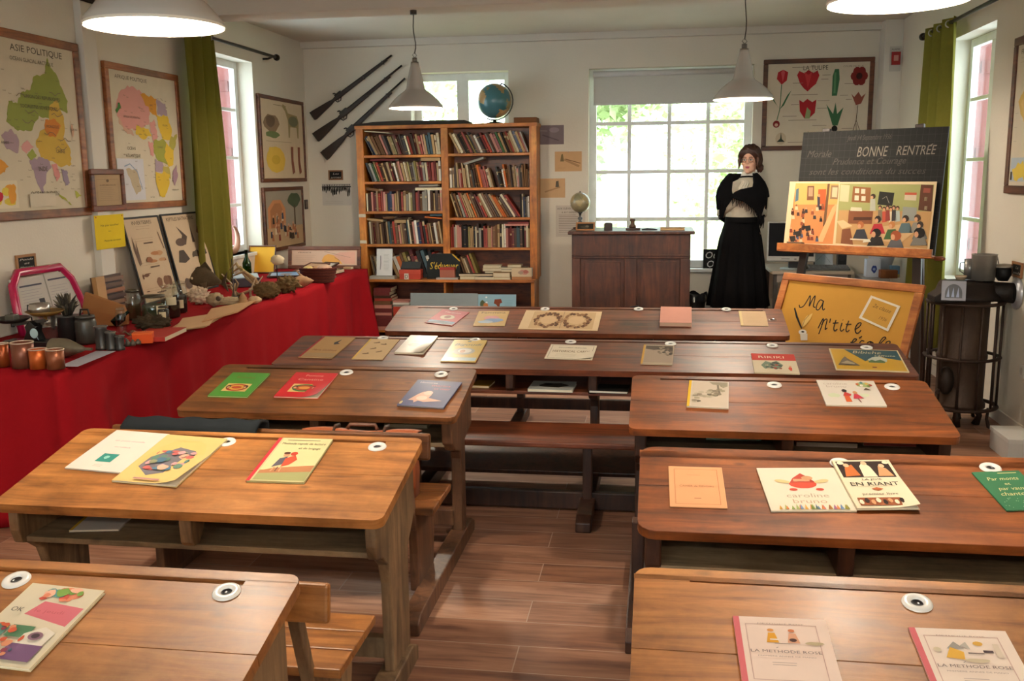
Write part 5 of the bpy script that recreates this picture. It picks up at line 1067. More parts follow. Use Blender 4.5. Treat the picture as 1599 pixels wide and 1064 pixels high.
for a, b_ in ((906, 975), (994, 1062)):
    MB().box((sx_(a), .024, zp0), (sx_(b_), .03, zp1)).box((sx_(a)+.035, .01, zp0+.035), (sx_(b_)-.035, .024, zp1-.035)).build('front_panel', W_OAK, t, bevel=.003)
for s in (-1, 1): MB().box((s*hw-.015-s*.015, .03, 0), (s*hw+.015-s*.015, .58, H-.03)).build('side_panel', W_OAK, t, bevel=.003)
DZ = dz+.001
def dpt(px, dy=.2): return Vector((PY(px, 357, YD+dy).x, YD+dy, DZ))
def st2(t, r):
    MB().lathe([(r*.75, -r*2.6), (r*.75, -r*2.5), (r*.35, -r*2.4), (r*.18, -r*2.2), (r*.28, -r*2.0), (r*.12, -r*1.8), (r*.26, -r*1.55), (r*.1, -r*1.4), (r*.14, -r*1.1), (r*.3, -r*.98)], 20, '#17120e').build('turned_stand', M_GLOSSY, t)
    MB().lathe([(r*.05, r*.99), (r*.09, r*1.06), (.001, r*1.14)], 12, '#4a3a24').build('finial', M_METAL, t)
gp = dpt(906, .4); gr = 15.5*scl(gp)
globe((gp.x, gp.y, DZ+gr*2.6), gr, 'small aged globe on a turned black stand on the teacher desk', '#857a5c', ['#9c8c64', '#6f6a50', '#8c7048'], st2, seed=9)
P = dpt(899, .04); t = T('photo_frame', 'small wooden frame with a dark photo leaning on the teacher desk', 'photo frame', M=frame_M(P+Vector((0, 0, .004)), (1, 0, 0), (-.05, .5, 1))); MB().box((0, 0, -.01), (.17, .014, 0), '#8a5a30').box((0, .066, -.01), (.17, .08, 0), '#8a5a30').box((0, .014, -.01), (.014, .066, 0), '#8a5a30').box((.156, .014, -.01), (.17, .066, 0), '#8a5a30').build('frame', M_SATIN, t, bevel=.002); MB().box((.014, .014, -.008), (.156, .066, -.004), '#17140f').art(-.0036).blob(.08, .035, .05, .015, '#3c362c', 2).blob(.1, .04, .02, .012, '#6a6252', 3).build('photo', M_GLOSSY, t)
tag(MB().box((0, 0, 0), (.075, .06, .062), '#2f1c12').box((.01, .01, .062), (.065, .05, .068), '#20140e').build('wooden_block', M_SATIN, bevel=.006), 'small dark wooden block on the teacher desk', 'block').location = dpt(943, .1)
t = T('ink_stand', 'wooden ink stand with a knobbed holder on the teacher desk', 'ink stand', dpt(977, .1)); MB().box((0, 0, 0), (.13, .08, .02), '#3c2416').build('base', M_SATIN, t, bevel=.004); MB().lathe([(.03, .02), (.032, .04), (.02, .05), (.018, .075), (.026, .085), (.022, .1), (.001, .102)], 16, '#4c2e1a', o=(.06, .04, 0)).build('holder', M_SATIN, t)
tag(MB().prism([(0, 0), (.14, 0), (.14, .006), (.1, .014), (.05, .018), (0, .008)], 0, .1, 'y', '#1a1614').build('notebook', M_SATIN), 'thin dark open notebook beside the ink stand', 'notebook').location = dpt(1002, .12)
tag(MB().box((0, 0, 0), (.215, .15, .005), '#8a6038').box((.004, .002, .005), (.211, .148, .018), '#c9a878').box((0, 0, .018), (.215, .15, .023), '#9a6c40').build('book', M_PAPER), 'tan book lying flat on the teacher desk', 'book').location = dpt(1031, .06)
P = PY(1080, 478, 9.33); t = T('waste_bin', 'black bin lined with a shiny bag beside the teacher desk', 'bin', (P.x+.02, 9.34, PZ_)); hh = PY(1086, 458, 9.33).z-PZ_
MB().lathe([(.09, 0), (.12, hh*.9)], 20, '#151515', cap=False).lathe([(.001, .004), (.09, .004)], 20, '#151515', cap=False).build('bin', M_SATIN, t)
MB().grid(lambda u, v: ((.122+.02*v+.008*math.sin(u*44+v*3))*math.cos(2*PI*u), (.122+.02*v+.008*math.sin(u*44))*math.sin(2*PI*u), hh*(.97-.25*v)+.02*(1-v)*math.sin(u*31)), 40, 6, '#101014').build('liner', M_GLOSSY, t)
P = PY(990, 478, 8.2)
tag(MB().ell((0, 0, .125), (.14, .1, .11), '#131316', 20, 12, fn=lambda d: 1+.12*math.sin(9*d.x+4)*math.sin(8*d.z+3*d.y)).tube([(-.06, 0, .2), (-.03, -.01, .27), (.03, 0, .28), (.06, 0, .2)], .008, 8, '#131316').build('bag', M_GLOSSY), 'black bag on the platform before the teacher desk', 'bag').location = (P.x, 8.25, PZ_)
# slate on the window sill
M, w, h = wall_M((1098, 389), (1135, 419), .06)
t = T('slate_sign', 'black slate with white lettering OUI OR on the window sill behind the mannequin', 'sign', M=frame_M((M.translation.x, YB-.03, bw[2]+.001), (1, 0, 0), (0, .06, 1)))
mb = MB().box((0, 0, -.008), (.36, h, 0), '#101010').art(.0004).text('Oui', .085, h*.7, h*.5, '#d8d8d4', shear=.2).text('Or', .085, h*.24, h*.5, '#d8d8d4', shear=.2); mb.build('slate', M_SLATE, t)
# ================================================================== LEFT WALL AND THE RED-CLOTH TABLE
# ------------------------------------------------------------------ curtains and rods
def rod(x, y0, y1, z, label, ring_ys, end):
    t = T('curtain_rod', label, 'curtain rod')
    MB().cyl((x, y0, z), (x, y1, z), .014, 12, '#2a211c').build('pole', M_METAL, t)
    MB().ell((x, end, z), (.03, .04, .03), '#241c18', 14, 10).build('finial', M_METAL, t)
    sg = 1 if x > 0 else -1; xw = XR if x > 0 else XL
    MB().tube([(x, end-.09, z-.004), (x+(xw-x)*.5, end-.09, z-.02), (xw-sg*.004, end-.09, z-.02)], .009, 8, '#2a211c').build('bracket', M_METAL, t)
    return t
xr_ = XL+.1; pa_, pb_ = PX(343, 61, xr_), PX(430, 91, xr_)
rod(xr_, pa_.y-2.2, pb_.y, (pa_.z+pb_.z)/2, 'dark curtain rod above the shuttered window by the wall maps', [], pb_.y+.03)
def curtain(name, label, x, y0, y1, z0, z1, col, folds=5, amp=.045, spread=0.0, rz=None):
    t = T(name, label, 'curtain'); mb = MB()
    def f(u, v):
        yy = y0+(y1-y0)*u+spread*(v)*(u-.3); a = amp*(.75+.35*v)
        return (x+a*math.sin(u*folds*2*PI+.5*math.sin(v*3)), yy+.012*math.sin(u*folds*4*PI+v*2), z1+(z0-z1)*v)
    mb.grid(f, folds*14, 24, col); mb.build('fabric', M_CURT, t, solid=.004, rec=False)
    for i in range(folds):
        y = y0+(y1-y0)*(i+.5)/folds
        MB().tube([(x+.024*math.cos(a), y, z1-.04+.024*math.sin(a)) for a in [2*PI*j/14 for j in range(14)]], .005, 8, '#b8b4ac', closed=True).build('eyelet', M_METAL, t)
    return t
M_CURT = paint('olive_curtain', .85, var=.12, scale=40, spec=.15)
_nt = M_CURT.node_tree; _b = _nt.nodes['Principled BSDF']; _tr = N(_nt, 'ShaderNodeBsdfTranslucent'); _tr.inputs[0].default_value = lin('#7c8030'); _mx = N(_nt, 'ShaderNodeMixShader'); _mx.inputs[0].default_value = .22
_nt.links.new(_b.outputs[0], _mx.inputs[1]); _nt.links.new(_tr.outputs[0], _mx.inputs[2]); _nt.links.new(_mx.outputs[0], _nt.nodes['Material Output'].inputs[0])
curtain('curtain', 'olive green curtain hanging between the Africa map and the shuttered window', XL+.1, PX(291, 120, XL+.1).y, PX(337, 120, XL+.1).y, .765, (pa_.z+pb_.z)/2+.03, '#77702c', 3, .05, .12)
xq = XR-.1; qa, qb = PX(1443, 52, xq), PX(1560, 2, xq)
rod(xq, qb.y-.9, qa.y, (qa.z+qb.z)/2, 'dark curtain rod above the window behind the stove', [], qa.y+.03)
curtain('curtain', 'olive green curtain hanging behind the blackboard beside the red-shuttered window', XR-.11, PX(1486, 120, xq).y, PX(1447, 120, xq).y, .25, (qa.z+qb.z)/2+.03, '#807a32', 3, .045, .25)
# ------------------------------------------------------------------ wall maps
def asia(mb, w, h):
    mb.text('ASIE POLITIQUE', .62*w, .955*h, .055*h, '#4a4036', fit=.52*w)
    mb.coast([(.28*w, .58*h), (.3*w, .64*h), (.38*w, .63*h), (.43*w, .7*h), (.52*w, .72*h), (.56*w, .8*h), (.68*w, .83*h), (.72*w, .93*h), (.75*w, .87*h), (.8*w, .84*h), (.86*w, .74*h), (.9*w, .68*h), (.88*w, .6*h), (.8*w, .62*h), (.7*w, .56*h), (.58*w, .57*h), (.5*w, .48*h), (.36*w, .47*h), (.26*w, .52*h)], '#8e9646')
    mb.coast([(.7*w, .64*h), (.78*w, .68*h), (.84*w, .58*h), (.84*w, .5*h), (.82*w, .44*h), (.88*w, .38*h), (.88*w, .28*h), (.76*w, .26*h), (.66*w, .3*h), (.56*w, .32*h), (.52*w, .4*h), (.58*w, .48*h), (.66*w, .5*h)], '#c9a545').coast([(.62*w, .49*h), (.64*w, .55*h), (.74*w, .56*h), (.8*w, .52*h), (.74*w, .45*h), (.66*w, .45*h)], '#cc7f34')
    mb.coast([(.44*w, .3*h), (.56*w, .32*h), (.64*w, .3*h), (.66*w, .26*h), (.6*w, .22*h), (.54*w, .08*h), (.48*w, .22*h)], '#a08a96').coast([(.2*w, .44*h), (.3*w, .48*h), (.36*w, .42*h), (.34*w, .34*h), (.24*w, .36*h)], '#a48c94').coast([(.36*w, .38*h), (.44*w, .42*h), (.5*w, .38*h), (.42*w, .34*h)], '#d49a94').coast([(.42*w, .33*h), (.48*w, .37*h), (.52*w, .33*h), (.46*w, .3*h)], '#9ca44c').coast([(.66*w, .28*h), (.72*w, .28*h), (.74*w, .2*h), (.7*w, .17*h)], '#d08c86').coast([(.76*w, .25*h), (.82*w, .24*h), (.84*w, .16*h), (.79*w, .14*h)], '#948494').coast([(.7*w, .1*h), (.82*w, .04*h), (.84*w, .02*h), (.74*w, .06*h)], '#a6a844').coast([(.88*w, .12*h), (.96*w, .08*h), (.9*w, .06*h)], '#a6a844').coast([(.06*w, .34*h), (.18*w, .3*h), (.24*w, .26*h), (.14*w, .2*h), (.04*w, .24*h)], '#d29238').coast([(.9*w, .56*h), (.94*w, .5*h), (.92*w, .44*h)], '#c8a084')
    mb.rect(.02*w, .02*h, .3*w, .18*h, '#d8ccb0'); collage(mb, w, h, .04*w, .03*h, .28*w, .16*h, ['#b8283a', '#d8983c', '#d8c04c'], 12, 4, .04, .09); mb.L = 40
    for s, u, v, z in (('OCEAN GLACIAL ARCTIQUE', .55, .89, .032), ('UNION DES REPUBLIQUES', .62, .68, .03), ('SOCIALISTES SOVIETIQUES', .58, .62, .03), ('CHINE', .76, .36, .032), ('MONGOLIE', .7, .51, .025), ('INDE', .56, .25, .04), ('OCEAN INDIEN', .56, .1, .04), ('ARABIE', .22, .4, .022), ('JAPON', .93, .5, .022)): mb.L = 41; mb.text(s, u*w, v*h, z*h, '#5a5244')
    rn = random.Random(9)
    for i in range(46): mb.L = 42; mb.text(rn.choice(['Oural', 'Omsk', 'Tomsk', 'Pekin', 'Delhi', 'Hanoi', 'Kaboul', 'Lhassa']), rn.uniform(.24, .95)*w, rn.uniform(.12, .86)*h, .012*h, '#6a5c4c')
    for i in range(9): mb.L = 43; a, b_ = rn.uniform(.3, .8), rn.uniform(.3, .78); mb.line([((a+.03*k)*w, (b_+.012*math.sin(k*2+i))*h) for k in range(5)], .004, '#7a6a54')
    mb.rect(.42*w, .02*h, .43*w, .09*h, '#3a342c').rect(.4*w, .02*h, .66*w, .1*h, '#cfc3ac')
def africa(mb, w, h):
    mb.text('AFRIQUE POLITIQUE', .32*w, .955*h, .04*h, '#4a4036', fit=.46*w)
    P_, Y_, O_, G_, V_ = '#cf948a', '#d4b23a', '#cc8e30', '#9c9c44', '#a4909a'
    mb.coast([(.08*w, .74*h), (.14*w, .84*h), (.26*w, .9*h), (.42*w, .88*h), (.5*w, .84*h), (.56*w, .72*h), (.54*w, .62*h), (.42*w, .58*h), (.3*w, .56*h), (.16*w, .58*h), (.08*w, .66*h)], P_).coast([(.1*w, .66*h), (.16*w, .58*h), (.28*w, .56*h), (.3*w, .52*h), (.2*w, .53*h), (.1*w, .6*h)], '#c7a08a')
    mb.coast([(.43*w, .85*h), (.5*w, .86*h), (.68*w, .83*h), (.67*w, .68*h), (.56*w, .72*h)], O_).coast([(.68*w, .83*h), (.82*w, .8*h), (.84*w, .7*h), (.68*w, .7*h)], V_).coast([(.67*w, .7*h), (.84*w, .7*h), (.9*w, .58*h), (.86*w, .5*h), (.74*w, .5*h), (.68*w, .6*h)], Y_).coast([(.86*w, .52*h), (.98*w, .56*h), (.94*w, .46*h), (.88*w, .4*h), (.82*w, .44*h)], '#a8a04c').coast([(.34*w, .6*h), (.52*w, .58*h), (.56*w, .52*h), (.4*w, .5*h), (.32*w, .54*h)], Y_).coast([(.54*w, .62*h), (.62*w, .66*h), (.66*w, .52*h), (.58*w, .48*h)], P_).coast([(.6*w, .5*h), (.76*w, .5*h), (.84*w, .42*h), (.78*w, .3*h), (.62*w, .34*h), (.56*w, .42*h)], G_).coast([(.5*w, .48*h), (.58*w, .47*h), (.56*w, .36*h), (.52*w, .38*h)], P_).coast([(.58*w, .34*h), (.7*w, .32*h), (.74*w, .24*h), (.58*w, .24*h)], V_).coast([(.78*w, .48*h), (.9*w, .42*h), (.88*w, .3*h), (.8*w, .28*h), (.74*w, .36*h)], Y_).coast([(.7*w, .28*h), (.8*w, .28*h), (.82*w, .18*h), (.7*w, .18*h)], '#b0a050').coast([(.58*w, .24*h), (.8*w, .22*h), (.78*w, .12*h), (.7*w, .03*h), (.62*w, .04*h), (.58*w, .14*h)], Y_).coast([(.86*w, .24*h), (.93*w, .3*h), (.94*w, .2*h), (.88*w, .12*h), (.85*w, .16*h)], '#a0808c').coast([(.06*w, .7*h), (.12*w, .76*h), (.14*w, .73*h), (.08*w, .68*h)], '#4c7c3c')
    mb.rect(.02*w, .02*h, .4*w, .34*h, '#c8c8cc').coast([(.14*w, .26*h), (.3*w, .26*h), (.34*w, .1*h), (.26*w, .06*h), (.2*w, .16*h)], '#b8a88c').line([(.12*w, .28*h), (.2*w, .3*h), (.3*w, .24*h), (.36*w, .1*h)], .01*w, '#8c9cb0')
    for s, u, v, z in (('OCEAN', .24, .42, .035), ('ATLANTIQUE', .26, .365, .035), ('AFRIQUE OCCIDENTALE', .28, .66, .022), ('CONGO', .68, .44, .022), ('SOUDAN', .78, .62, .02), ('LIBYE', .58, .77, .02), ('Le Cap', .5, .04, .022), ('MADAGASCAR', .88, .09, .016)): mb.L = 24; mb.text(s, u*w, v*h, z*h, '#5a5244')
    rn = random.Random(3)
    for i in range(60): mb.L = 26; mb.text(rn.choice(['Oran', 'Dakar', 'Tunis', 'Accra', 'Kano', 'Lagos']), rn.uniform(.12, .85)*w, rn.uniform(.1, .84)*h, .014*h, '#6a5c4c')
M, w, h = wall_M((128, 70), (139, 337), .03, 'left')
Aw = 1.02
M2 = M.copy(); M2.translation = Vector((M.translation.x, M.translation.y-Aw+w*0, M.translation.z))
yA = PX(133, 200, XL+.03).y; M2.translation.y = yA-Aw
framed(0, 0, 'framed political map of Asia, cut off by the picture edge', 'left', .05, '#cbbfa6', asia, W_FRAME, 'framed_map', 'map', M=M2, w=Aw, h=h)
framed((182, 98), (293, 329), 'framed political map of Africa with a coloured continent', 'left', .045, '#cbc0a8', africa, W_FRAME, 'framed_map', 'map')
def diploma(mb, w, h): A_border('#8a7458', .1)(mb, w, h); mb.disc(.5*w, .8*h, .05*w, .05*h, '#6a5844').text('REPUBLIQUE', .5*w, .66*h, .05*h, '#6a5844', fit=.6*w).lines(.2*w, .8*w, .2*h, .6*h, 7, '#85725a')
framed((148, 264), (199, 331), 'small dark-framed certificate hanging between the two big maps', 'left', .035, '#a88e6c', diploma, W_DARK, 'framed_certificate', 'certificate', d=.075, dp=.022)
def notice_(mb, w, h): mb.text('Ne pas toucher', .5*w, .7*h, .085*h, '#3c3820', fit=.62*w).text('merci', .48*w, .52*h, .06*h, '#6a6430').text('Please do not touch', .56*w, .24*h, .07*h, '#4a4628', fit=.56*w)
M, w, h = wall_M((151, 337), (197, 391), .056, 'left'); t = T('paper_sign', 'bright yellow paper notice under the small framed certificate', 'notice', M=M); mb = MB().box((0, 0, -.001), (w, h, 0), '#d8bc1e').art(.0003); notice_(mb, w, h)
for u in (.06, .94): mb.disc(u*w, .95*h, .006, .006, '#b04030')
mb.build('sheet', M_PAPER, t)
slate_sign((28, 399), (59, 426), 'small slate sign above the pink-framed board', ['Poids', 'et', 'Mesures'], 'left', '#9a6c40')
def animals(mb, w, h):
    mb.lines(.3*w, .7*w, .93*h, .96*h, 1, '#8a7a64', .006); mb.blob(.24*w, .7*h, .2*w, .14*h, '#8c7458', 4).blob(.22*w, .73*h, .13*w, .09*h, '#6f5a44', 6).blob(.26*w, .56*h, .18*w, .05*h, '#6c7a4c', 7)
    mb.poly([(.5*w, .94*h), (.52*w, .97*h), (.58*w, .95*h), (.64*w, .86*h), (.86*w, .84*h), (.9*w, .76*h), (.88*w, .54*h), (.85*w, .54*h), (.84*w, .68*h), (.68*w, .68*h), (.66*w, .54*h), (.63*w, .54*h), (.63*w, .76*h), (.57*w, .88*h)], '#9a8a60').disc(.76*w, .76*h, .12*w, .07*h, '#747458')
    mb.disc(.3*w, .24*h, .22*w, .17*h, '#d8b64c', 12).disc(.3*w, .24*h, .1*w, .06*h, '#c8a83c').blob(.2*w, .36*h, .08*w, .05*h, '#d8b64c', 3).blob(.42*w, .14*h, .07*w, .05*h, '#d8b64c', 5)
    for u in (.7, .87): mb.poly([((u-.03)*w, .42*h), ((u+.03)*w, .42*h), ((u+.02)*w, .24*h), ((u+.05)*w, .08*h), ((u-.01)*w, .05*h), ((u-.03)*w, .2*h)], '#8a5440')
    mb.lines(.1*w, .9*w, .46*h, .49*h, 1, '#9a8a72', .004)
framed((411.5, 147), (480, 285), 'framed animal anatomy chart near the corner of the rifle wall', 'left', .035, '#cdbb9c', animals, W_FRAMED)
def street(mb, w, h):
    mb.rect(0, .0, w, .35*h, '#b89a74').rect(0, .35*h, w, h, '#9c9484').poly([(.06*w, .35*h), (.06*w, .7*h), (.2*w, .84*h), (.4*w, .84*h), (.52*w, .68*h), (.52*w, .35*h)], '#c88a5c').poly([(.12*w, .35*h), (.12*w, .66*h), (.24*w, .78*h), (.38*w, .78*h), (.46*w, .64*h), (.46*w, .35*h)], '#a8744c').blob(.78*w, .82*h, .2*w, .16*h, '#4c5a40', 4).rect(.76*w, .3*h, .8*w, .72*h, '#5a4a38')
    rn = random.Random(14)
    for i in range(30):
        u, v = rn.uniform(.1, .92), rn.uniform(.06, .5); mb.L = 12+i % 4; c = rn.choice(['#2c2620', '#7c3428', '#d8c8a8', '#3c4458', '#4a3a2c', '#a86a44']); mb.poly([((u-.025)*w, v*h), ((u-.02)*w, (v+.11)*h), ((u+.02)*w, (v+.11)*h), ((u+.03)*w, v*h)], c); mb.disc(u*w, (v+.135)*h, .02*w, .022*h, '#c89a78', 8)
framed((417.5, 293), (478.5, 396), 'framed street scene with children hanging under the animal chart', 'left', .035, '#b8a888', street, W_FRAMED)
M, w, h = wall_M((477, 312), (481.5, 327), .01, 'left'); tag(MB(M).box((0, 0, -.009), (w, h, 0), '#2a1a14').box((w*.2, h*.2, 0), (w*.8, h*.8, .002), '#5a4a3c').build('light_switch', M_SATIN, bevel=.002), 'tiny dark switch plate beside the street scene near the corner', 'switch')
# ------------------------------------------------------------------ table with red cloth
TZ = .75; tx0, tx1, ty0, ty1 = XL+.03, -2.69, 3.9, 8.62
t = T('trestle_table', 'long table along the map wall hidden under a red cloth', 'table', ((tx0+tx1)/2, (ty0+ty1)/2, 0))
MB().box((-.43, -(ty1-ty0)/2+.02, TZ-.04), (.4, (ty1-ty0)/2-.02, TZ-.012), '#a88a64').build('tabletop', W_PINE, t)
for sx in (-.36, .33):
    for sy in (-2.2, 0, 2.2): MB().box((sx-.025, sy-.025, 0), (sx+.025, sy+.025, TZ-.04)).build('leg', W_PINEZ, t)
M_RED = paint('red_cotton', .9, var=.06, scale=30, spec=.1, bump=.12)
cl = MB(); RD = '#8e1018'
per = []   # path around the visible edges: wall near -> front near corner -> front far corner -> wall far
def padd(p, q, n): per.extend([(p[0]+(q[0]-p[0])*i/n, p[1]+(q[1]-p[1])*i/n, (q[1]-p[1], -(q[0]-p[0]))) for i in range(n)])
padd((tx0, ty0), (tx1, ty0), 26); n1 = len(per); padd((tx1, ty0), (tx1, ty1), 110); n2 = len(per); padd((tx1, ty1), (tx0+.3, ty1), 22)
cum = [0]
for i in range(1, len(per)): cum.append(cum[-1]+math.hypot(per[i][0]-per[i-1][0], per[i][1]-per[i-1][1]))
NV = 14
def drop(i, v):
    x, y, d = per[i]; l = math.hypot(*d); nx, ny = d[0]/l, d[1]/l; s = cum[i]
    if i == n1: nx, ny = .7, -.7
    if i == n2: nx, ny = .7, .7
    near = max(0, 1-abs(s-cum[n1])/.9); far = max(0, 1-abs(s-cum[n2])/.5)
    am = (.012+.02*math.sin(s*.9)**2+.035*near+.05*far)*v**.8
    off = .006+.035*v*(.4+near+1.6*far)+am*(math.sin(s*13+1.2*math.sin(s*3))+.4*math.sin(s*29))
    z = TZ-.008*min(1, v*8)-(TZ-.012)*v
    return (x+nx*off, y+ny*off, z)
K = len(per); b0 = len(cl.v)
cl.add([drop(i, v/NV) for v in range(NV+1) for i in range(K)], [(v*K+i, v*K+i+1, (v+1)*K+i+1, (v+1)*K+i) for v in range(NV) for i in range(K-1)], RD, True)
cl.grid(lambda u, v: (tx0+(tx1-tx0)*u, ty0+(ty1-ty0)*v, TZ+.0015*math.sin(v*60)*math.sin(u*9)-.001), 12, 60, RD)
tag(cl.build('tablecloth', M_RED, rec=False, solid=.003), 'bright red tablecloth hanging to the floor from the long wall table', 'tablecloth')
TT = TZ+.004
# ------------------------------------------------------------------ things on the red cloth
def tp(px, py): return PZ(px, py, TT)
def lat(name, label, cat, px, py, prof, col, mat, cols=None, n=24, group=None, cap=True, rw=None, hh=None, parts=None):
    """turned thing standing at pixel base (px,py); prof radii/heights are given in picture pixels"""
    P = tp(px, py); s = scl(P); P = P+Vector((0, prof[0][0]*s*.35, 0)); t = T(name, label, cat, P, group=group)
    MB().lathe([(r*s, z*s) for r, z in prof], n, col, cols=cols, cap=cap).build('body', mat, t); t['s'] = s; return t, s
def ring(t, s, r, z, th, col, mat, name='rim'): MB().tube([(r*s*math.cos(2*PI*i/20), r*s*math.sin(2*PI*i/20), z*s) for i in range(20)], th*s, 6, col, closed=True).build(name, mat, t)
def handle(t, s, pts, th, col, mat): MB().tube([(a*s, 0, b_*s) for a, b_ in pts], th*s, 6, col).build('handle', mat, t)
REFL_BROWN = '#9a4a22'  # tin cups: their brown reflections are put into the body colours
for i, (px, py, r, hh, lb, c) in enumerate([(3, 574, 9, 37, 'copper measure cut off by the picture edge on the red table', REFL_BROWN), (31, 576, 17, 40, 'widest dull copper measure at the near end of the red table', '#7a4a38'), (56, 577.5, 13.5, 31, 'orange copper measure with a pale rim beside the tin funnel', '#b85a24'), (83, 578, 13.5, 31, 'copper measure nearest the white paper sheet', '#8a5034')]):
    P = tp(px, py); s = scl(P); t = T('measuring_cup', lb, 'measuring cup', P+Vector((-.0, r*s*.6, 0)), group='copper measures')
    MB().lathe([(.001, .002), (r*s, .002), (r*s*.97, hh*s*.5), (r*s, hh*s), (r*s*.93, hh*s), (r*s*.9, hh*s*.5), (r*s*.9, .006), (.001, .006)], 24, c, cap=False).build('body', M_METAL, t); ring(t, s, r*.98, hh, 1.1, '#cdb8a4', M_METAL)
# kitchen balance with two pans
P = tp(36, 548); s = scl(P); P = P+Vector((0, .1, 0)); t = T('balance_scale', 'black kitchen balance with brass pans at the near end of the red table', 'scale', P)
MB().box((-48*s, -14*s, 0), (34*s, 14*s, 12*s), '#17171a').build('base', M_ENAMEL, t, bevel=.006)
MB().prism([(-14*s, 12*s), (14*s, 12*s), (8*s, 26*s), (10*s, 34*s), (0, 44*s), (-10*s, 34*s), (-8*s, 26*s)], -9*s, 9*s, 'y', '#121214').build('column', M_ENAMEL, t, bevel=.004)
lab(MB().disc(0, 0, 7*s, 8*s, '#a8c4c8').build('dial', M_ENAMEL, t), 'pale dial').matrix_local = Matrix.Translation((6*s, -9.3*s, 24*s)) @ Matrix.Rotation(PI/2, 4, 'X')
MB().beam((-36*s, 0, 36*s), (24*s, 0, 44*s), 6*s, 5*s, '#1a1a1c').build('beam', M_ENAMEL, t)
for q, z, nm in ((22, 52, 'brass pan'), (-36, 40, 'dark pan')):
    lab(MB().lathe([(3*s, (z-8)*s), (3*s, (z-2)*s), (18*s, z*s), (29*s, (z+7)*s), (28*s, (z+7.5)*s), (17*s, (z+1.2)*s), (.001, (z+.6)*s)], 28, '#8a6a34' if q > 0 else '#2c2824', o=(q*s, 0, 0), cap=False).build('pan', M_METAL, t), nm)
BS = (P, s)
t = T('saucepan', 'small dented aluminium pan standing on the brass scale pan', 'pan', P+Vector((14*s, 0, 53.5*s))); MB().lathe([(.001, 0), (14*s, 0), (15.5*s, 17*s), (15*s, 17*s), (13.5*s, 1.5*s), (.001, 1.5*s)], 24, '#b5b2ac', cap=False).build('body', M_ALU, t); handle(t, s, [(-15, 12), (-21, 14), (-22, 6), (-15, 5)], 1.2, '#3a3836', M_METAL)
t = T('pan_weight', 'square grey weight block on the dark scale pan', 'weight', P+Vector((-36*s, 0, 42.5*s))); MB().box((-8*s, -7*s, 0), (8*s, 7*s, 10*s), '#6a685e').box((-2*s, -2*s, 10*s), (2*s, 2*s, 13*s), '#5a584e').build('body', M_METAL, t, bevel=.003)
t, s = lat('pot_stack', 'shiny aluminium double pot behind the kitchen balance', 'pot', 73, 532, [(20, 0), (20.5, 22), (21.5, 23), (20, 24), (20, 46), (21.5, 47), (20, 48)], '#b9b5ad', M_ALU); MB().lathe([(21*s, 48*s), (18*s, 51*s), (.001, 52*s)], 24, '#b0aca4').tube([(0, 0, 52*s), (0, 0, 56*s)], 3*s, 8, '#2a2826').build('lid', M_ALU, t); handle(t, s, [(-20, 40), (-27, 38), (-27, 30), (-20, 28)], 1.4, '#2c2a28', M_METAL)
t, s = lat('milk_can', 'tall dark tin can holding a bunch of dried plants', 'can', 106, 535, [(16, 0), (16, 40), (17, 42)], '#3c3a38', M_METAL, cap=True); ring(t, s, 16.5, 41, 1.2, '#55524e', M_METAL); CAN = (t.location.copy(), s)
t = T('dried_bunch', 'dark dried plant bunch sticking out of the tall tin can', 'dried plants', CAN[0]+Vector((0, 0, 42.5*s))); rn = random.Random(5); mb = MB()
for i in range(70): a = rn.uniform(0, 2*PI); r = rn.uniform(2, 20)*s; q = Vector((r*math.cos(a), r*math.sin(a), rn.uniform(14, 36)*s)); mb.tube([(r*.3*math.cos(a), r*.3*math.sin(a), 0), q*.6+Vector((0, 0, 3*s)), q], [1.2*s, 2.4*s, .4*s], 5, rn.choice(['#4a463e', '#5c5648', '#3a3630', '#6a6252']))
mb.build('stalks', M_FUR, t)
t, s = lat('lidded_can', 'grey tin milk can with a hoop handle on the red table', 'can', 133, 537, [(15, 0), (16, 4), (16, 34), (14, 40)], '#46443f', M_METAL); MB().lathe([(15*s, 40*s), (14*s, 44*s), (.001, 45*s)], 24, '#524f4a').tube([(-8*s, 0, 44*s), (-6*s, 0, 53*s), (6*s, 0, 53*s), (8*s, 0, 44*s)], 1.6*s, 8, '#3a3835').build('lid', M_METAL, t)
for px, py, r, hh, lb in ((158, 546, 10, 36, 'largest of the three small pewter measures beside the lidded can'), (173, 547, 8, 28, 'middle one of the three small pewter measures beside the lidded can'), (187, 547, 7, 22, 'smallest of the three pewter measures, beside the orange box')):
    t, s = lat('pewter_measure', lb, 'measuring cup', px, py, [(r, 0), (r, 3), (r*.92, 5), (r*.88, hh-3), (r, hh)], '#4c4a47', M_METAL, group='pewter measures'); ring(t, s, r, hh, .9, '#6a6762', M_METAL); handle(t, s, [(r*.9, hh*.85), (r*1.6, hh*.8), (r*1.6, hh*.4), (r*.9, hh*.3)], 1.1, '#4c4a47', M_METAL)
for i, (px, py, r, hh) in enumerate([(199, 541, 4, 10), (207, 540, 4, 9), (215, 538, 4.5, 8)]):
    t, s = lat('brass_weight', f'little dull weight, {ORD[i]} in the row before the orange box', 'weight', px, py, [(r, 0), (r, hh*.6), (r*.4, hh*.75), (r*.5, hh)], '#6a665c', M_METAL, n=14, group='small weights')
P = tp(88, 560); s = scl(P); R = Matrix.Rotation(PI/2, 3, 'Y') @ Matrix.Identity(3)
t = T('funnel', 'tin funnel lying on its side, spout towards the white paper', 'funnel', P+Vector((-12*s, 12*s, 15*s)), rz=-.12)
MB().lathe([(15*s, 0), (15*s, 24*s), (14*s, 28*s), (4*s, 56*s), (2.5*s, 58*s), (2*s, 72*s)], 28, '#77705f', R=R, cap=False).build('cone', M_METAL, t)
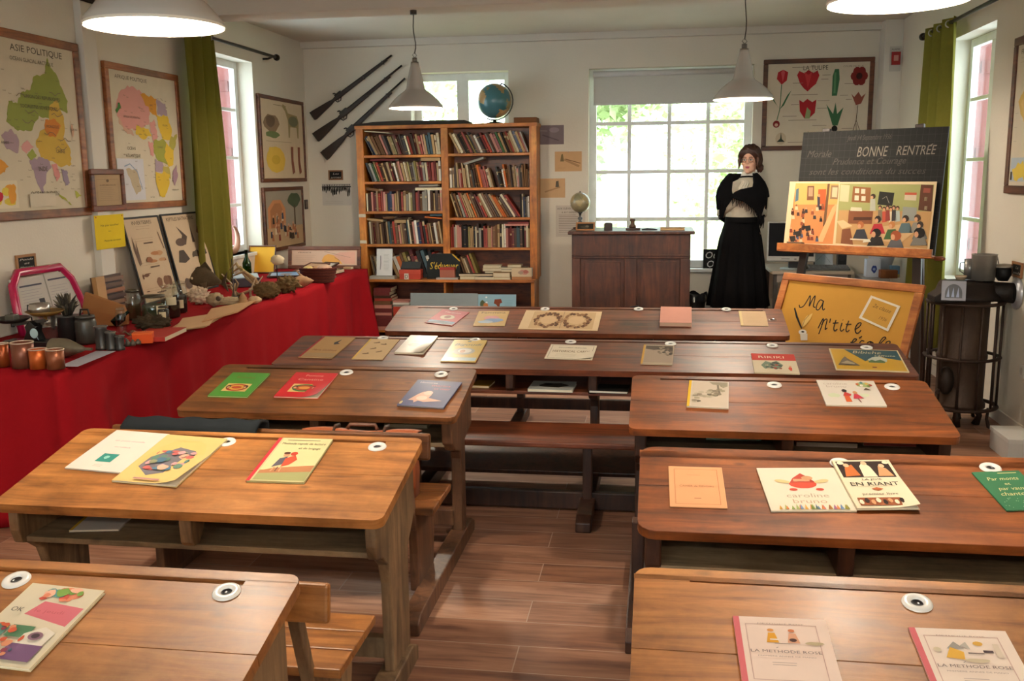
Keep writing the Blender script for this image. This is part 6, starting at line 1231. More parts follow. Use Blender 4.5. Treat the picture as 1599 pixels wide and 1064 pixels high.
P = tp(95, 574); X = tp(136, 578)
pq = [tp(92, 573), tp(122, 573), tp(181, 549), tp(150, 549)]; mb = MB(); c0 = sum(pq, Vector())/4
mb.prism([((q-c0).x, (q-c0).y) for q in pq], .001, .0022, 'z', '#a9a8b4'); mb.build; tag(mb.build('paper_sheet', M_PAPER), 'white paper sheet lying on the red table beside the funnel', 'paper').location = c0
t = T('paper_bag', 'brown kraft paper bag lying behind the tin cans', 'bag', tp(148, 512)+Vector((0, .1, 0))); s = scl(t.location)
MB().loft([[Vector((x*s, y*s, z*s)) for x, y, z in r] for r in ([(-28, -8, 0), (34, -8, 0), (34, 14, 0), (-28, 14, 0)], [(-32, -6, 26), (36, -4, 14), (36, 12, 14), (-32, 12, 26)], [(-30, 1, 50), (34, 2, 30), (34, 6, 31), (-30, 6, 52)])], '#9a6a3e', smooth=False).build('bag', M_PAPER, t, bevel=.004)
# pink framed slate with a paper, striped rack
M = frame_M((XL+.16, PX(24, 470, XL+.14).y, TT+.027), (0, 1, 0), (-.22, 0, 1)); w = PX(117, 440, XL+.1).y-PX(24, 470, XL+.14).y; h = PX(70, 425, XL+.08).z-TT
t = T('framed_slate', 'pink plastic framed board with a printed sheet leaning on the wall', 'board', M=M); f = .05
o = [(.0, 0), (w, 0), (w-.02, h*.4), (w-.05, h-.08), (w-.13, h), (.1, h), (.035, h-.07), (.015, h*.4)]; 
MB().tube([(a, b_, 0) for a, b_ in o], .024, 10, '#b01c4c', closed=True).build('frame', M_ENAMEL, t)
mb = MB().box((.03, .03, -.008), (w-.03, h-.03, .0), '#b8b2aa').art(.0006).rect(w*.14, h*.74, w*.46, h*.77, '#4a4a58').rect(w*.56, h*.78, w*.84, h*.81, '#4a4a58').lines(w*.14, w*.46, h*.3, h*.7, 8, '#8a8690').lines(w*.56, w*.86, h*.3, h*.7, 8, '#8a8690').rect(w*.36, h*.36, w*.44, h*.5, '#3a3a40').rect(w*.51, h*.05, w*.53, h*.95, '#8c8880'); mb.build('sheet', M_PAPER, t)
M = frame_M((XL+.12, PX(150, 470, XL+.12).y, TT), (0, 1, 0), (-.08, 0, 1)); h = PX(165, 430, XL+.1).z-TT; w = PX(190, 450, XL+.1).y-PX(150, 470, XL+.12).y
t = T('type_case', 'shallow wooden rack of brown strips leaning on the wall', 'rack', M=M); MB().box((0, 0, -.01), (w, h, 0), '#4c3426').box((0, 0, 0), (w*.28, h, .03), '#b48a58').build('case', M_SATIN, t)
for i in range(6): MB().box((w*.3, h*(.06+.155*i), 0), (w*.97, h*(.06+.155*i+.1), .02), ['#6a4a34', '#7c5c44', '#4a3428', '#8a5a3c', '#5c4234', '#74543e'][i]).build('strip', M_SATIN, t)
# posters leaning on the wall
def wall_leaner(tl, tr, bl, br, label, fn, paper='#bfa98c'):
    a = PX(*tl, XL+.02); b_ = PX(*tr, XL+.02); c = PX(*bl, XL+.16); d = PX(*br, XL+.16)
    w = ((b_.y-a.y)+(d.y-c.y))/2; zt = (a.z+b_.z)/2; y0 = (a.y+c.y)/2
    M = frame_M((XL+.16, y0, TT), (0, 1, 0), (-.13, 0, zt-TT)); h = math.hypot(.13, zt-TT); t = T('wall_poster', label, 'poster', M=M); f = .014
    MB().box((0, 0, -.006), (w, f, .003)).box((0, h-f, -.006), (w, h, .003)).box((0, f, -.006), (f, h-f, .003)).box((w-f, f, -.006), (w, h-f, .003)).build('edging', M_BLACK, t)
    mb = MB().box((f, f, -.005), (w-f, h-f, 0), paper).art(.0003); fn(mb, w, h); mb.build('sheet', M_PAPER, t)
M_BLACK = paint('black_tape', .6); 
for _m in (M_BLACK,):
    _m.node_tree.nodes['Principled BSDF'].inputs['Base Color'].default_value = lin('#181614')
    for l_ in list(_m.node_tree.links):
        if l_.to_socket.name == 'Base Color': _m.node_tree.links.remove(l_)
def inv(mb, w, h):
    mb.text('INVERTEBRES', .5*w, .93*h, .06*h, '#3c3028', fit=.55*w).lines(.3*w, .8*w, .84*h, .9*h, 2, '#8c7660'); collage(mb, w, h, .12*w, .14*h, .9*w, .34*h, ['#9a6448', '#7c5a44', '#b08460', '#6a4a38'], 9, 3, .08, .13); mb.L = 12
    collage(mb, w, h, .3*w, .46*h, .9*w, .58*h, ['#a8744c', '#8a5c40', '#b48a64'], 6, 5, .1, .15); mb.L = 20
    mb.poly([(.1*w, .62*h), (.12*w, .78*h), (.16*w, .6*h), (.2*w, .74*h), (.2*w, .46*h), (.14*w, .44*h)], '#6a5648').line([(.86*w, .8*h), (.92*w, .6*h)], .02*w, '#6a5648')
    for v in (.4, .68, .1): mb.rect(.4*w, v*h, .66*w, v*h+.01, '#5c4a3c').lines(.15*w, .85*w, v*h+.015, v*h+.05, 2, '#98826a')
wall_leaner((198, 341), (252, 334), (214, 450), (270, 432), 'black-edged specimen poster titled INVERTEBRES leaning on the wall', inv)
def rep(mb, w, h):
    mb.text('REPTILES BATRACIENS', .46*w, .93*h, .06*h, '#3c3028', fit=.7*w).poly([(.2*w, .62*h), (.34*w, .66*h), (.4*w, .72*h), (.3*w, .84*h), (.46*w, .74*h), (.52*w, .7*h), (.44*w, .6*h)], '#4c4038').disc(.32*w, .64*h, .13*w, .05*h, '#5a4a40').poly([(.62*w, .62*h), (.66*w, .86*h), (.69*w, .62*h)], '#4a3c34').poly([(.78*w, .74*h), (.86*w, .86*h), (.84*w, .72*h)], '#8c6a50').line([(.88*w, .74*h), (.96*w, .7*h)], .012*w, '#6a5444')
    mb.poly([(.14*w, .4*h), (.22*w, .54*h), (.34*w, .54*h), (.44*w, .42*h), (.3*w, .38*h)], '#4a4038').blob(.62*w, .47*h, .14*w, .07*h, '#54483c', 4, 10, .6).blob(.86*w, .48*h, .1*w, .06*h, '#3c342c', 6, 9, .6).rect(.5*w, .27*h, .76*w, .3*h, '#5a4a3c'); mb.L = 14; collage(mb, w, h, .14*w, .05*h, .9*w, .2*h, ['#7c6450', '#8a7058', '#5c4c40'], 8, 7, .07, .12)
wall_leaner((257.6, 333), (315.5, 330.5), (273, 440), (332, 424), 'black-edged poster titled REPTILES BATRACIENS beside the green curtain', rep)
# glass jars
def jar(px, py, r, hh, label, fill, fc, lid=True, tagc=None, mat=None, dome=False):
    P = tp(px, py); s = scl(P); P = P+Vector((0, r*s*.6, 0)); t = T('glass_jar', label, 'jar', P, group='specimen jars on the red table'); R, H = r*s, hh*s
    pr = [(R*.9, 0), (R, H*.05), (R, H*.74), (R*.8, H*.84), (R*.78, H*.9), (R*.84, H*.91)] if not dome else [(R, 0), (R, H*.6), (R*.9, H*.8), (R*.6, H*.94), (R*.12, H)]
    MB().lathe(pr, 28, '#fff', cap=False).lathe([(.001, 0), (R*.9, 0)], 28, '#fff', cap=False).build('glass', mat or M_JAR, t)
    if fill: lab(MB().lathe([(.001, H*.02), (R*.9, H*.02), (R*.93, H*.07), (R*.93, H*fill*.9), (R*.85, H*fill), (.001, H*fill)], 24, fc, cap=False).build('contents', M_FUR, t), 'dark contents')
    if lid and not dome: MB().lathe([(R*.86, H*.9), (R*.86, H*.97), (R*.3, H), (.001, H*1.005)], 28, '#4a4438' if lid is True else lid).build('lid', M_METAL if lid is True else M_JAR, t)
    if tagc:
        a0, a1, z0, z1 = tagc; MB().grid(lambda u, v: (R*1.01*math.cos(a0+(a1-a0)*u), R*1.01*math.sin(a0+(a1-a0)*u), H*(z0+(z1-z0)*v)), 8, 2, '#d2c6a4').build('paper_label', M_PAPER, t)
    return t
jar(206, 500, 12, 48, 'tall glass jar with brown moss beside the striped rack', .5, '#4c3a28')
jar(236, 503, 20, 42, 'wide glass jar with a dark lid and white label, widest of the jars', .62, '#3f4634', tagc=(-.9, -.15, .3, .62))
jar(263, 497, 14.5, 52, 'glass stoppered jar with dark contents and a label in the jar row', .5, '#241a16', lid='#fff', tagc=(-1.5, -.4, .4, .64))
jar(279, 489, 11, 50, 'tall stoppered jar nearest the taxidermy fish with a white label', .55, '#1c1512', lid='#fff', tagc=(-1.9, -.6, .16, .42))
jar(254, 508, 9, 30, 'small dark jar with a white label before the other jars', .8, '#191412', tagc=(-1.9, -.7, .3, .7))
t = jar(188, 520, 8, 40, 'clear glass bottle with a black label among the tin cans', .0, '#000', lid='#fff'); 
P = tp(175, 515); s = scl(P); t = T('glass_bottle', 'teal glass bottle lying among the tin cans', 'bottle', P+Vector((0, .02, 8*s)), rz=.5)
MB().lathe([(.001, 0), (7*s, 0), (7.5*s, 16*s), (2.5*s, 22*s), (2.5*s, 30*s)], 18, '#2a7a70', R=Matrix.Rotation(.9, 3, 'Y')).build('glass', M_TEALGLASS, t)
P = tp(220, 523); s = scl(P); tag(MB().ell((0, 0, 9*s), (26*s, 16*s, 12*s), '#43382a', 44, 30, fn=rough(.5, 3, .3, 9, 1)).build('moss_clump', M_FUR), 'dark brown moss clump before the jars', 'specimen').location = P+Vector((0, .12, .014))
P = tp(228, 538); s = scl(P); t = T('card_box', 'bright orange card box on the red table edge', 'box', P+Vector((-8*s, 6*s, 0)), rz=.35); MB().box((-16*s, 0, 0), (14*s, 18*s, 16*s), '#d2501c').box((-16.3*s, -.3*s, 14*s), (14.3*s, 18.3*s, 17*s), '#d8622c').build('box', M_PAPER, t, bevel=.002)
P = tp(213, 528); s = scl(P); tag(MB().grid(lambda u, v: ((-24+44*u)*s, (-6+16*v)*s, (4+3*math.sin(u*14+v*6)+2*math.sin(v*17))*s), 20, 10, '#c8b4a8').build('plastic_wrap', M_JAR, solid=.001), 'crumpled clear plastic wrap beside the orange box', 'plastic wrap').location = P+Vector((-.02, .06, .0))
def table_book(fl, fr, bl, label, th, col, art=None, page='#d0c2a4', spine=None): return book_at(TT, fl, fr, bl, label, th, col, art, page=page, spine=spine, group='books and papers on the red table', hm=None, lift=.001)
table_book((258, 534), (292, 518), (232, 520), 'red book lying beside the orange box on the red table', .024, '#a83228')
def papers(quad, label, n, col, z0=0):
    rn = random.Random(len(label)); q = [tp(*p) for p in quad]; c0 = sum(q, Vector())/4
    for i in range(n):
        mb = MB(); a = rn.uniform(-.08, .08)+i*.02; z = z0+.0008+i*.0034
        mb.prism([((p-c0).x*math.cos(a)-(p-c0).y*math.sin(a), (p-c0).x*math.sin(a)+(p-c0).y*math.cos(a)) for p in q], z, z+.0026, 'z', col[i % len(col)])
        tag(mb.build('paper_sheet', M_PAPER), f'{label}, {ORD[i]} from the bottom', 'paper', 'loose papers on the red table').location = c0
papers([(262, 520), (322, 512), (348, 492), (290, 500)], 'tan paper sheet in the loose pile before the jars', 4, ['#a88a5c', '#c49a6c', '#b8906a', '#caa47c'])
papers([(318, 508), (372, 492), (398, 474), (330, 488)], 'creased tan paper before the animal skull', 3, ['#c08a5c', '#d0a478', '#c49a70'], .0145)
# natural history specimens
M_BONE = paint('pale_bone', .7, var=.45, scale=26, bump=.5)
def spec(px, py, label, cat, name, mbf, mat=M_FUR, rz=0, dy=.05, dz=0):
    P = tp(px, py); s = scl(P); mb = MB(); mbf(mb, s); o = tag(mb.build(name, mat), label, cat); o.location = P+Vector((0, dy, dz)); o.rotation_euler = (0, 0, rz); return o
def fish(mb, s):
    rings = []
    for x, r, z in ((-26, 3, 30), (-22, 9, 32), (-12, 16, 36), (2, 17, 36), (14, 11, 32), (24, 4, 28), (28, 3, 27)): rings.append([Vector((x*s, r*.45*s*math.cos(a), (z+r*math.sin(a))*s)) for a in [2*PI*i/14 for i in range(14)]])
    mb.loft(rings, '#5a4c38'); mb.prism([(26*s, 26*s), (38*s, 44*s), (34*s, 28*s), (38*s, 12*s)], -1.2*s, 1.2*s, 'y', '#4c4030').prism([(-10*s, 50*s), (2*s, 60*s), (12*s, 46*s)], -1*s, 1*s, 'y', '#4c4030').cyl((0, 0, 0), (0, 0, 20*s), 2*s, 8, '#6a4a30').box((-16*s, -8*s, 0), (16*s, 8*s, 4*s), '#6a4a30').ell((-20*s, -5*s, 34*s), (2.2*s, 1.2*s, 2.2*s), '#d8c8a0', 8, 6).prism([(-6*s, 26*s), (4*s, 16*s), (6*s, 28*s)], -9*s, -7*s, 'y', '#6a5a44')
spec(306, 472, 'mounted brown fish on a stand before the reptile poster', 'fish', 'mounted_fish', fish, dy=.16)
spec(306, 476, 'white coral lump beside the labelled jars', 'coral', 'coral', lambda mb, s: mb.ell((0, 0, 8*s), (17*s, 10*s, 11*s), '#d8c2a6', 44, 30, fn=rough(.6, 4, .3, 12, 2)), M_BONE, dz=.018)
def skull(mb, s):
    mb.ell((-12*s, 0, 9*s), (14*s, 10*s, 10*s), '#a08a68', 32, 22, fn=rough(.25, 3, .12, 9, 5)).ell((8*s, 0, 6*s), (18*s, 6*s, 6*s), '#b09a78', 32, 20, fn=rough(.35, 4, .15, 10, 6)).ell((-6*s, -9*s, 11*s), (4*s, 3*s, 4*s), '#4a3c2c', 10, 8).ell((2*s, 0, 1.5*s), (20*s, 6*s, 2*s), '#98825e', 14, 8)
spec(344, 480, 'large grey animal skull on the red table beside the coral', 'skull', 'animal_skull', skull, M_BONE, rz=.3, dz=.01)
spec(375, 479, 'small pointed brown shell beside the animal skull', 'shell', 'shell', lambda mb, s: mb.lathe([(.001, 0), (9*s, 2*s), (9.5*s, 5*s), (6*s, 10*s), (6.4*s, 12*s), (2*s, 19*s), (.001, 21*s)], 18, '#a07a50', cap=False), M_BONE)
spec(393, 475, 'rounded pale shell near the table edge', 'shell', 'shell', lambda mb, s: mb.ell((0, 0, 5*s), (11*s, 8*s, 6*s), '#c8a880', 16, 10, fn=lambda d: 1+.08*math.sin(16*d.x)), M_BONE)
spec(413, 468, 'brown woolly lump on the red table edge beside the shells', 'specimen', 'bird_nest', lambda mb, s: mb.ell((0, 0, 9*s), (20*s, 13*s, 12*s), '#6f5838', 48, 32, fn=rough(.3, 4, .35, 16, 3)), M_FUR, dz=.02)
spec(445, 458, 'second brown lump of bark between nest and basket', 'specimen', 'bark_piece', lambda mb, s: mb.ell((0, 0, 9*s), (17*s, 10*s, 11*s), '#76603f', 44, 28, fn=rough(.7, 3, .3, 10, 4)), M_FUR, dz=.018)
spec(466, 450, 'big pink-tan sea shell with a spike before the basket', 'shell', 'sea_shell', lambda mb, s: mb.lathe([(.001, -18*s), (7*s, -8*s), (10*s, 2*s), (7*s, 9*s), (7.6*s, 10*s), (4*s, 15*s), (4.4*s, 16*s), (.001, 22*s)], 18, '#b8906c', R=Matrix.Rotation(1.5, 3, 'Y'), cap=False, o=(0, 0, 9*s)).tube([(6*s, 0, 14*s), (-6*s, 0, 26*s)], [3*s, .6*s], 7, '#b08864'), M_BONE)
def antler(mb, s):
    rn = random.Random(8)
    for k in range(9):
        a = rn.uniform(-.2, PI+.2); L = rn.uniform(22, 46)*s; mb.tube([(rn.uniform(-20, 16)*s, rn.uniform(-4, 4)*s, 1.6*s), (math.cos(a)*L*.5, rn.uniform(-6, 6)*s, (10+14*rn.random())*s), (math.cos(a)*L, rn.uniform(-8, 8)*s, (14+26*rn.random())*s)], [2*s, 1.6*s, .8*s], 7, rn.choice(['#a8906c', '#8c7250', '#bca684']))
spec(368, 468, 'tangle of twigs and antler tips behind the shells', 'twigs', 'twig_bundle', antler, M_BONE, dy=.14)
spec(392, 462, 'curved dried grass sprays behind the bird nest', 'twigs', 'grass_spray', lambda mb, s: [mb.tube([(0, k*2*s, 0), ((-10-8*k)*s, k*2*s, 22*s), ((-28-8*k)*s, k*3*s, (34+6*k)*s), ((-48-4*k)*s, k*3*s, (26+5*k)*s)], [1.6*s, 2.2*s, 2.6*s, .7*s], 7, ['#b09a70', '#9c8458', '#bfaa80'][k]) for k in range(3)], M_FUR, dy=.2)
spec(426, 458, 'white cotton ball on a thin black stem', 'cotton stalk', 'cotton_stalk', lambda mb, s: mb.lathe([(6*s, 0), (6*s, 2*s), (.8*s, 2.4*s), (.8*s, 44*s)], 14, '#1c1816').ell((2*s, 0, 50*s), (11*s, 8*s, 8*s), '#d8c8a8', 16, 12, fn=lambda d: 1+.1*math.sin(9*d.x)*math.sin(9*d.z)), M_MATTE, dy=.1)
spec(350, 470, 'thin bare dark stem on a small foot behind the skull', 'stand', 'specimen_stand', lambda mb, s: mb.lathe([(8*s, 0), (8*s, 2*s), (.7*s, 2.4*s), (.7*s, 62*s), (.001, 63*s)], 14, '#2c2218'), M_SATIN, dy=.16)
P = tp(367, 452); s = scl(P); t = T('display_case', 'dark casket with two pale blue glass tops behind the twigs', 'case', P+Vector((0, .2, 0)), rz=.5); MB().box((-22*s, -12*s, 0), (22*s, 14*s, 14*s), '#35303a').build('case', M_SATIN, t, bevel=.004)
for q in (-10, 11): MB(Matrix.Translation((q*s, 0, 14.2*s)) @ Matrix.Rotation(.2, 4, 'X')).box((-9*s, -10*s, 0), (9*s, 12*s, 3*s), '#a9c6d8').build('glass_top', M_GLOSSY, t)
P = tp(387, 432); s = scl(P); 
def yl(mb, w, h): mb.rect(.12*w, .8*h, .66*w, .86*h, '#b0501c').lines(.1*w, .8*w, .2*h, .72*h, 5, '#a8842c'); [mb.poly([(.9*w, (.1+.15*k)*h), (1.0*w, (.16+.15*k)*h), (.9*w, (.2+.15*k)*h)], '#e8dcc0') for k in range(6)]
framed(0, 0, 'small yellow picture in a red-brown frame before the shuttered window', 'x', .012, '#d6a02c', yl, W_FRAMED, 'framed_picture', 'picture', M=frame_M(P+Vector((-24*s, .28, .0)), (1, .0, 0), (-.0, .3, 1)), w=47*s, h=46*s, dp=.014)
P = tp(363, 440); s = scl(P); t = T('glass_bottle', 'dark green glass bottle in front of the curtain foot', 'bottle', P+Vector((0, .3, 0))); MB().lathe([(.001, 0), (7*s, 0), (7*s, 24*s), (2.6*s, 34*s), (2.6*s, 44*s), (3.2*s, 45*s)], 20, '#3a6a2c', cap=False).build('glass', M_GREENGLASS, t)
P = tp(492, 442); s = scl(P); t = T('wicker_basket', 'oval dark red wicker basket holding shells', 'basket', P+Vector((0, .08, .005)))
rn = random.Random(3); mb = MB()
def br(z): k = z/22; return 24*s*(1+.25*k), 14*s*(1+.25*k)
for i in range(10):
    a, b_ = br(2.3*i); mb.tube([(a*(1+.02*((j+i) % 2))*math.cos(2*PI*j/28), b_*(1+.02*((j+i) % 2))*math.sin(2*PI*j/28), 2.3*i*s) for j in range(28)], 1.35*s, 5, ['#4a1f18', '#5c2a1e'][i % 2], closed=True)
for j in range(28): mb.tube([(24*s*math.cos(2*PI*j/28), 14*s*math.sin(2*PI*j/28), 0), (30*s*math.cos(2*PI*j/28), 17.5*s*math.sin(2*PI*j/28), 22*s)], .9*s, 5, '#3c1812')
mb.prism([(23*s*math.cos(2*PI*j/20), 13.5*s*math.sin(2*PI*j/20)) for j in range(20)], .0, 1.5*s, 'z', '#3c1812'); mb.build('weave', M_MATTE, t)
BP = t.location.copy()
for i, (dx, dy, r, c, lb) in enumerate([(-16, 0, 8, '#c8b070', 'yellowish shell at one end of the wicker basket'), (-4, 3, 7, '#a8845c', 'brown shell in the middle of the wicker basket'), (11, 0, 11, '#b89880', 'large ribbed pinkish shell in the wicker basket')]):
    mb = MB().ell((0, 0, 0), (r*1.15*s, r*.8*s, r*.75*s), c, 18, 12, fn=lambda d: 1+.07*math.sin(20*math.atan2(d.y, d.x))); tag(mb.build('shell', M_BONE), lb, 'shell').location = BP+Vector((dx*s, dy*s, 18*s))
# frames and books near the far end of the table
def flatframe(cx_, cy_, w, d, rz, label, fc, ic, tilt=.0, z=0, mat=M_SATIN):
    P = tp(cx_, cy_); M = Matrix.Translation(P+Vector((0, 0, .004+z))) @ Matrix.Rotation(rz, 4, 'Z') @ Matrix.Rotation(tilt, 4, 'X'); t = T('framed_photo', label, 'framed photo', M=M, group='frames on the red table'); f = .018
    MB().box((-w/2, 0, 0), (w/2, f, .014), fc).box((-w/2, d-f, 0), (w/2, d, .014), fc).box((-w/2, f, 0), (-w/2+f, d-f, .014), fc).box((w/2-f, f, 0), (w/2, d-f, .014), fc).build('frame', mat, t, bevel=.002)
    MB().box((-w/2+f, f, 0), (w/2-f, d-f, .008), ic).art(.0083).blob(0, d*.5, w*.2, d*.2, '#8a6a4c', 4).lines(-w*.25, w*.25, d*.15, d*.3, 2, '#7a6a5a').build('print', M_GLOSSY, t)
flatframe(445, 434, .3, .26, .3, 'glazed picture in a thin dark frame reflecting blue light on the table', '#3a2c24', '#7aa0c0', .05)  # reflected blue light is put into the print colour
flatframe(471, 428, .24, .26, -.4, 'brown wooden picture frame tilted among the other frames', '#5a3420', '#b88a64', .25)
flatframe(499, 423.5, .18, .18, -.45, 'dark framed white picture tilted behind the brown frame', '#3c2418', '#c4b8a8', .3)
flatframe(501, 437, .15, .13, -.2, 'wooden tray-like frame at the table edge beside the basket', '#7a4a2c', '#b08a6c', .02)
table_book((516, 430), (538, 425), (513, 423.5), 'dark green book with a tan cover panel near the far table end', .03, '#20281f', lambda mb, w, h: mb.rect(.1*w, .1*h, .9*w, .9*h, '#a8885c'))
table_book((548, 421), (562, 418), (547, 418.5), 'pale tan book lying at the far end of the red table', .02, '#b89870')
P = tp(504, 420); s = scl(P); tag(MB().box((-9*s, -6*s, 0), (9*s, 6*s, 16*s), '#6a3424').build('wooden_block', M_SATIN, bevel=.003), 'small red-brown block among the frames', 'block').location = P+Vector((0, .16, .0))
def fr_(mb, w, h): mb.text('FRANCE', .2*w, .84*h, .1*h, '#4a3c30', fit=.2*w).poly([(.46*w, .3*h), (.5*w, .62*h), (.56*w, .74*h), (.64*w, .66*h), (.72*w, .4*h), (.78*w, .1*h), (.5*w, .06*h)], '#d69a4c').poly([(.64*w, .66*h), (.74*w, .86*h), (.97*w, .9*h), (.97*w, .1*h), (.8*w, .1*h), (.72*w, .4*h)], '#cc9a84').line([(.66*w, .5*h), (.74*w, .3*h), (.7*w, .1*h)], .008*w, '#8a6a5c').line([(.5*w, .9*h), (.6*w, .8*h), (.9*w, .5*h)], .006*w, '#9a7c6c').lines(.06*w, .4*w, .2*h, .7*h, 4, '#a8917c')
YF_ = 8.58; a = PY(449, 390, YF_); b_ = PY(562, 382, YF_)
framed(0, 0, 'wide framed FRANCE map standing at the far end of the red table', 'x', .035, '#c8a68c', fr_, W_FRAMED, 'framed_map', 'map', M=frame_M((a.x, YF_-.02, TT), (1, 0, 0), (0, .16, 1)), w=b_.x-a.x, h=(a.z+b_.z)/2-TT+.01)
# ring horn on the window sill
P = PX(364, 394, XL-.1); t = T('horn_ring', 'brown and white curved horn standing on the shuttered window sill', 'horn', (XL-.1, P.y, lw[2]+.002)); s = scl(P)
pts = [(0, 20*s*math.cos(a), 23*s-20*s*math.sin(a)) for a in [PI*(-.42+1.5*i/20) for i in range(21)]]; MB().tube(pts, [s*(1.2+3.6*math.sin(PI*i/20)**.8) for i in range(21)], 10, '#a87c64').build('horn', M_GLOSSY, t)
# ================================================================== EASEL, BLACKBOARD, POSTERS
TLb, TRb = PY(1253, 207, 7.5), PY(1480, 199, 6.9); BLb = PY(1236, 388, 7.4)
MBd = frame_M(BLb, (TRb.x-TLb.x, TRb.y-TLb.y, 0), TLb-BLb); Xb = MBd.to_3x3().col[0]; Yb_ = MBd.to_3x3().col[1]; Zb_ = MBd.to_3x3().col[2]
bwid = (TRb-TLb).length; bhei = (TLb-BLb).length
def onp(M, px, py, off=0):
    n = M.to_3x3().col[2]; p = PP(px, py, M.translation+n*off, n)-M.translation; return (p.dot(M.to_3x3().col[0]), p.dot(M.to_3x3().col[1]))
def z8(x, y): return (1220+x/4.627, 190+y/4.627)
t = T('blackboard', 'ruled slate blackboard on the easel with chalk writing BONNE RENTREE', 'blackboard', M=MBd)
mb = MB().box((0, 0, -.014), (bwid, bhei, 0), '#151412').art(.0004, 1.2e-4)
for i in range(1, 25): mb.L = 1; mb.rect(bwid*i/25-.0006, 0, bwid*i/25+.0006, bhei, '#3a3a38')
for i in range(1, 18): mb.L = 2; mb.rect(0, bhei*i/18-.0006, bwid, bhei*i/18+.0006, '#3a3a38')
mb.L = 3; ck = '#7d766a'; fk = '#46423c'
def bt(s, x0, x1, y, hgt, c, sh=.2):
    a, b_ = onp(MBd, *z8(x0, y)), onp(MBd, *z8(x1, y)); mb.text(s, (a[0]+b_[0])/2, (a[1]+b_[1])/2, hgt/4.627*scl(BLb)*1.25, c, fit=b_[0]-a[0], shear=sh)
bt('BONNE', 545, 765, 215, 78, ck); bt('RENTREE', 830, 1115, 205, 70, ck); bt('Jeudi 14 Septembre 1936', 480, 795, 112, 40, fk, .35); bt('Morale', 185, 360, 232, 56, fk, .35); bt('Prudence et Courage', 370, 900, 284, 50, fk, .35); bt('sont les conditions du succes', 200, 1040, 358, 50, fk, .35)
mb.line([onp(MBd, *z8(1078, 172)), onp(MBd, *z8(1098, 160))], .006, ck); mb.build('slate', M_SLATE, t)
def poster(pxs, label, paint_, z, name='classroom_poster'):
    """pxs: TL, TR, BL in picture pixels; stands on the tray against the board"""
    P0 = MBd.translation+Zb_*z; u0, v0 = onp(MBd, *pxs[2], z); u1, v1 = onp(MBd, *pxs[1], z); ul, vt = onp(MBd, *pxs[0], z)
    u0 = min(u0, ul); w, h = u1-u0, (v1+vt)/2-v0; M = MBd.copy(); M.translation = P0+Xb*u0+Yb_*v0
    t = T(name, label, 'poster', M=M, group='classroom posters on the easel'); mb = MB().box((0, 0, -.003), (w, h, 0), '#d6c098').art(.0003, 1.2e-4)
    f = lambda x, y: onp(M, *z8(x, y))
    paint_(mb, lambda pts, c: mb.poly([f(*p) for p in pts], c), lambda pts, wd, c: mb.line([f(*p) for p in pts], wd, c), f); mb.build('sheet', M_PAPER, t)
def blobpx(P, x, y, rx, ry, c, n=9): P([(x+rx*math.cos(2*PI*i/n), y+ry*math.sin(2*PI*i/n)) for i in range(n)], c)
def postL(mb, P, Ln, f):
    P([(105, 445), (415, 450), (372, 885), (50, 880)], '#c9814c'); P([(105, 445), (415, 450), (405, 600), (95, 600)], '#cfa25c'); P([(190, 465), (238, 465), (236, 568), (185, 568)], '#6e4630'); P([(198, 475), (230, 475), (228, 540), (196, 540)], '#a8886a'); P([(268, 490), (325, 488), (318, 645), (262, 640)], '#b4562c'); P([(335, 450), (352, 450), (322, 745), (300, 760)], '#6a4a30'); P([(360, 460), (415, 462), (408, 562), (352, 560)], '#8a6a4c'); P([(370, 475), (408, 476), (402, 548), (366, 546)], '#c8b894'); P([(400, 590), (395, 640), (300, 870), (258, 868), (370, 620)], '#d3a874'); P([(108, 490), (128, 480), (124, 570), (100, 580)], '#4e6670')
    mb.L = 14; Ln([(270, 540), (272, 640)], .02, '#3c3844'); blobpx(P, 274, 535, 9, 12, '#c08a64')
    rn = random.Random(5)
    for k in range(34):
        x = rn.uniform(70, 320); y = rn.uniform(600, 860); x = x if x < 330-(y-600)*.25 else x-90; mb.L = 16+k % 6; c = rn.choice(['#2a2422', '#4a3028', '#7a3c2c', '#46506a', '#c8b48c', '#8c4a30', '#33302e']); P([(x-11, y+26), (x-9, y), (x+9, y), (x+12, y+26)], c); blobpx(P, x, y-7, 7, 8, rn.choice(['#c98e68', '#3a2820', '#7a5438']), 7)
    mb.L = 24
    for x, y in ((190, 770), (120, 810), (80, 845)): P([(x-20, y-15), (x+20, y-20), (x+26, y+15), (x-10, y+24)], '#2c2622'); mb.L += 1
